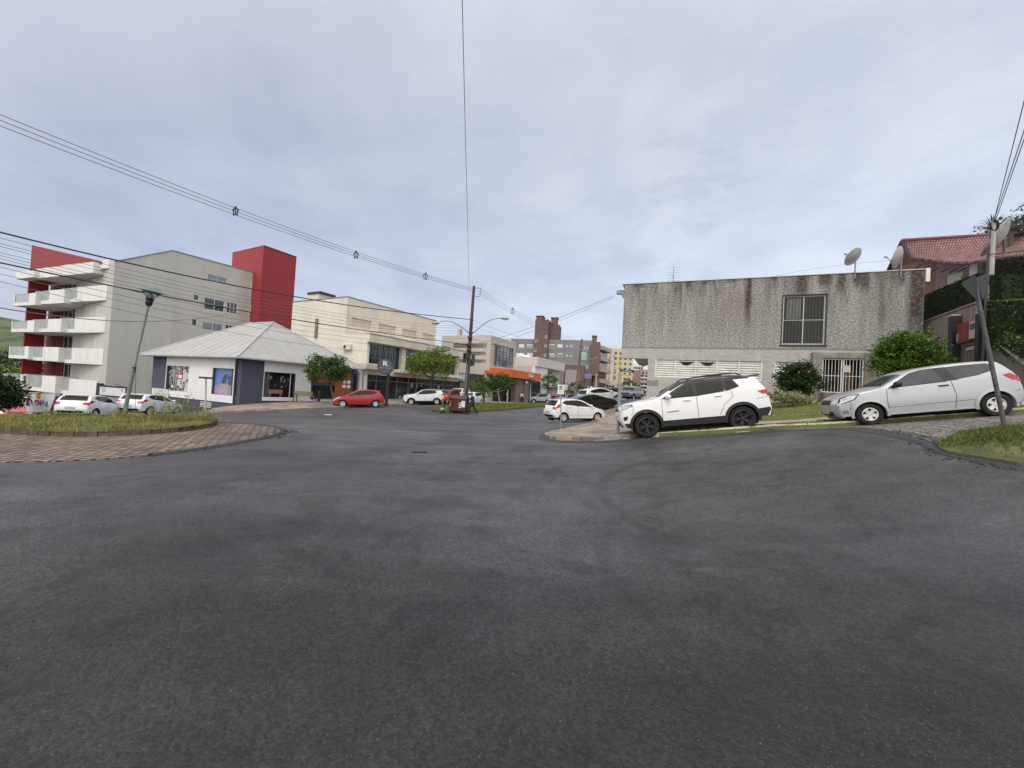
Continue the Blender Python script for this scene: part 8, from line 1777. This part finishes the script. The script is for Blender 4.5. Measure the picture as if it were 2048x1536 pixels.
def person(loc, rz, pose, shirt, trous, hat, hair, label, vox=.014, band=None, s=1.0):
    """pose: joints in metres, figure faces +x"""
    root = thing('person', loc, label, 'person'); M = Matrix.Translation(loc) @ Matrix.Rotation(rz, 4, 'Z') @ Matrix.Scale(s, 4); V = Vector; J = {k: V(v) for k, v in pose.items()}
    b = MB(); hd = J['head']; fc = V((1, 0, -.05)).normalized()
    b.sphere(hd, .085, 14, sz=1.30); b.v = b.v; b.sphere(hd + V((.025, 0, -.035)), .07, 12, sz=1.15); b.sphere(hd + V((.098, 0, -.01)), .014, 8, sz=1.3)       # skull, jaw, nose
    for sg in (-1, 1): b.sphere(hd + V((-.005, sg * .086, -.005)), .018, 8, sz=1.5); b.sphere(hd + V((.072, sg * .03, .012)), .013, 8)
    b.sphere(hd + V((.082, 0, -.055)), .018, 8, sz=.5)
    limb(b, [J['neck'], hd + V((-.01, 0, -.06))], [.055, .05]); limb(b, [J['pelvis'], J['waist'], J['chest'], J['neck']], [.13, .115, .135, .07])
    for sd, sg in (('l', 1), ('r', -1)):
        limb(b, [J['chest'] + V((0, sg * .10, .06)), J['sh' + sd], J['el' + sd], J['ha' + sd]], [.075, .058, .042, .030])
        limb(b, [J['pelvis'] + V((0, sg * .05, 0)), J['hip' + sd], J['kn' + sd], J['an' + sd]], [.10, .085, .058, .042])
        d = (J['ha' + sd] - J['el' + sd]).normalized(); sdv = V((0, 1, 0)) if abs(d.y) < .8 else V((1, 0, 0)); pm = J['ha' + sd] + d * .045; limb(b, [J['ha' + sd], pm + sdv * .012, pm + sdv * .0 + d * .03], [.027, .030, .026])
        cv = V((0, 0, -1)) if abs(d.z) < .8 else V((1, 0, 0))
        for k, fl_ in enumerate((.062, .075, .070, .055)): o_ = pm + sdv * (k - 1.5) * .020 + d * .035; limb(b, [o_, o_ + d * fl_ * .6 + cv * .006, o_ + d * fl_ * .8 + cv * .028], [.010, .009, .008])
        o_ = pm - sdv * .03; limb(b, [o_, o_ + d * .03 - sdv * .02, o_ + d * .055 - sdv * .015 + cv * .01], [.012, .011, .009])
        ft = J['an' + sd]; limb(b, [ft + V((-.03, 0, -.045)), ft + V((.14, 0, -.06))], [.040, .032])
    remesh(b, 'body', SKIN, root, .009 if vox < .012 else vox, M)
    e = MB()
    c = MB(); limb(c, [J['pelvis'] + V((0, 0, .03)), J['waist'], J['chest'] + V((0, 0, .02))], [.155, .14, .16]); 
    for sg in (-1, 1): limb(c, [J['chest'] + V((0, sg * .07, .03)), J['pelvis'] + V((0, sg * .05, .05))], [.125, .125])
    for sd, sg in (('l', 1), ('r', -1)): lo = J['el' + sd].lerp(J['ha' + sd], .75); limb(c, [J['chest'] + V((0, sg * .08, .07)), J['sh' + sd], J['el' + sd], lo], [.085, .075, .058, .046])
    remesh(c, 'shirt', shirt, root, vox, M)
    t = MB(); limb(t, [J['pelvis'] + V((0, -.04, .02)), J['pelvis'] + V((0, .04, .02))], [.15, .15])
    for sd, sg in (('l', 1), ('r', -1)): limb(t, [J['pelvis'] + V((0, sg * .06, 0)), J['hip' + sd], J['kn' + sd], J['an' + sd] + V((0, 0, .03))], [.125, .108, .080, .068])
    remesh(t, 'trousers', trous, root, vox, M)
    for sd in 'lr': s_ = MB(); ft = J['an' + sd]; limb(s_, [ft + V((-.04, 0, -.045)), ft + V((.06, 0, -.045)), ft + V((.155, 0, -.055))], [.052, .050, .040]); remesh(s_, 'shoe', BLACKM, root, vox, M)
    h = MB(); h.sphere(hd + V((-.012, 0, .03)), .098, 12, sz=1.05)
    if hat is not None: h.box(hd + V((.10, 0, .045)), (.10, .13, .015)); remesh(h, 'cap', hat, root, vox, M)
    else: remesh(h, 'hair', hair, root, vox, M)
    if band is not None:
        for sd in 'lr': k = MB(); p = J['kn' + sd].lerp(J['an' + sd], .35); q = J['kn' + sd].lerp(J['an' + sd], .55); limb(k, [p, q], [.088, .084]); remesh(k, 'reflective_band', band, root, vox, M)
    return root
walk = dict(head=(.14, 0, 1.60), neck=(.10, 0, 1.43), chest=(.05, 0, 1.25), waist=(.0, 0, 1.06), pelvis=(-.02, 0, .92), shl=(.06, .19, 1.38), ell=(.24, .22, 1.16), hal=(.48, .16, 1.15), shr=(.06, -.19, 1.38), elr=(.22, -.22, 1.14), har=(.46, -.18, 1.12),
            hipl=(0, .10, .86), knl=(.24, .10, .50), anl=(.30, .10, .10), hipr=(-.02, -.10, .86), knr=(-.14, -.10, .48), anr=(-.42, -.10, .16))
stand = dict(head=(.02, 0, 1.60), neck=(.0, 0, 1.44), chest=(.0, 0, 1.26), waist=(.0, 0, 1.07), pelvis=(-.0, 0, .93), shl=(.0, .19, 1.39), ell=(-.02, .24, 1.10), hal=(.08, .24, .86), shr=(.0, -.19, 1.39), elr=(-.02, -.24, 1.10), har=(.06, -.25, .86),
             hipl=(0, .10, .87), knl=(.05, .10, .49), anl=(.02, .10, .10), hipr=(0, -.10, .87), knr=(.02, -.10, .49), anr=(-.10, -.10, .10))
bend = dict(head=(.38, 0, 1.42), neck=(.29, 0, 1.31), chest=(.18, 0, 1.18), waist=(.04, 0, 1.04), pelvis=(-.06, 0, .92), shl=(.24, .19, 1.27), ell=(.38, .22, 1.02), hal=(.55, .12, .92), shr=(.24, -.19, 1.27), elr=(.40, -.22, 1.00), har=(.58, -.10, .86),
            hipl=(-.05, .10, .86), knl=(.10, .12, .49), anl=(.05, .14, .10), hipr=(-.05, -.10, .86), knr=(.0, -.12, .49), anr=(-.16, -.14, .10))
def cloth(n, c): return mat(n, c, .9, .2, 5)
p_ = at(944, 826, 30.6); person((p_.x, p_.y, g(p_.x, p_.y)), R(188), walk, cloth('navy_cloth', (.018, .024, .07)), cloth('dark_trousers', (.018, .018, .022)), cloth('red_cap', (.30, .03, .03)), None, 'person in navy shirt, dark trousers and red cap pushing the rubbish container')
p_ = at(885, 828, 30.3); person((p_.x, p_.y, g(p_.x, p_.y)), R(15), bend, cloth('orange_shirt', (.50, .045, .02)), cloth('green_trousers', (.02, .13, .055)), cloth('red_cap', (.3, .03, .03)), None, 'person in orange red shirt and green trousers bending left of the container', band=mat('reflective', (.6, .62, .55), .4))
for px_, Y_, sh_, rz_, lab in ((1014, 60.5, (.50, .50, .48), 40, 'person in white shirt standing left of others under the orange canopy'), (1027, 62.5, (.40, .38, .30), 200, 'person in beige shirt under the orange canopy entrance'), (1044, 62, (.55, .55, .55), -60, 'person in pale top near the twin globe lamp by the canopy')):
    x_, y_ = XY(px_, Y_); person((x_, y_, g(x_, y_) + .13), R(rz_), stand, cloth('shirt_%d' % px_, sh_), cloth('dark_trousers', (.018, .018, .022)), None, cloth('dark_hair', (.02, .015, .012)), lab, vox=.02)
# ------------------------------------------------------------------ hills on the left
def hill(name, pts, D, m_):
    mb = MB(); n = 40; P = []
    for i in range(n):
        t = i / (n - 1); x = pts[0][0] + (pts[-1][0] - pts[0][0]) * t; z = np.interp(x, [p[0] for p in pts], [p[2] for p in pts]) + 3 * math.sin(i * 1.3) + 2 * math.sin(i * 2.9); y = np.interp(x, [p[0] for p in pts], [p[1] for p in pts]); P.append((x, y, z))
    rows = [(-.0, -30, 1.0), (-60, -18, .75), (-120, -10, .4), (-200, -9, 0)]
    V = []; 
    for dy, _, k in rows: V += [(x, y + dy * D, -18 + (z + 18) * k + random.uniform(-2, 2)) for x, y, z in P]
    V += [(x, y + 120, -20) for x, y, z in P]
    mb.add(V[:n] + V[n:], [(r * n + i, r * n + i + 1, (r + 1) * n + i + 1, (r + 1) * n + i) for r in range(3) for i in range(n - 1)] + [(i, i + 1, 4 * n + i + 1, 4 * n + i) for i in range(n - 1)])
    return tag(mb.build(name, m_, smooth=True), kind='structure')
HILLM = mat('hill_forest', (.045, .065, .035), .95, .5, .02, dirt=((.16, .17, .08), .7, .011), fine=.5, fs=.12)
hill('hills', [(-1500, 420, 40), (-900, 430, 62), (-620, 420, 56), (-520, 420, 50), (-450, 430, 44), (-300, 460, 24), (-150, 480, -6)], 1.0, HILLM)
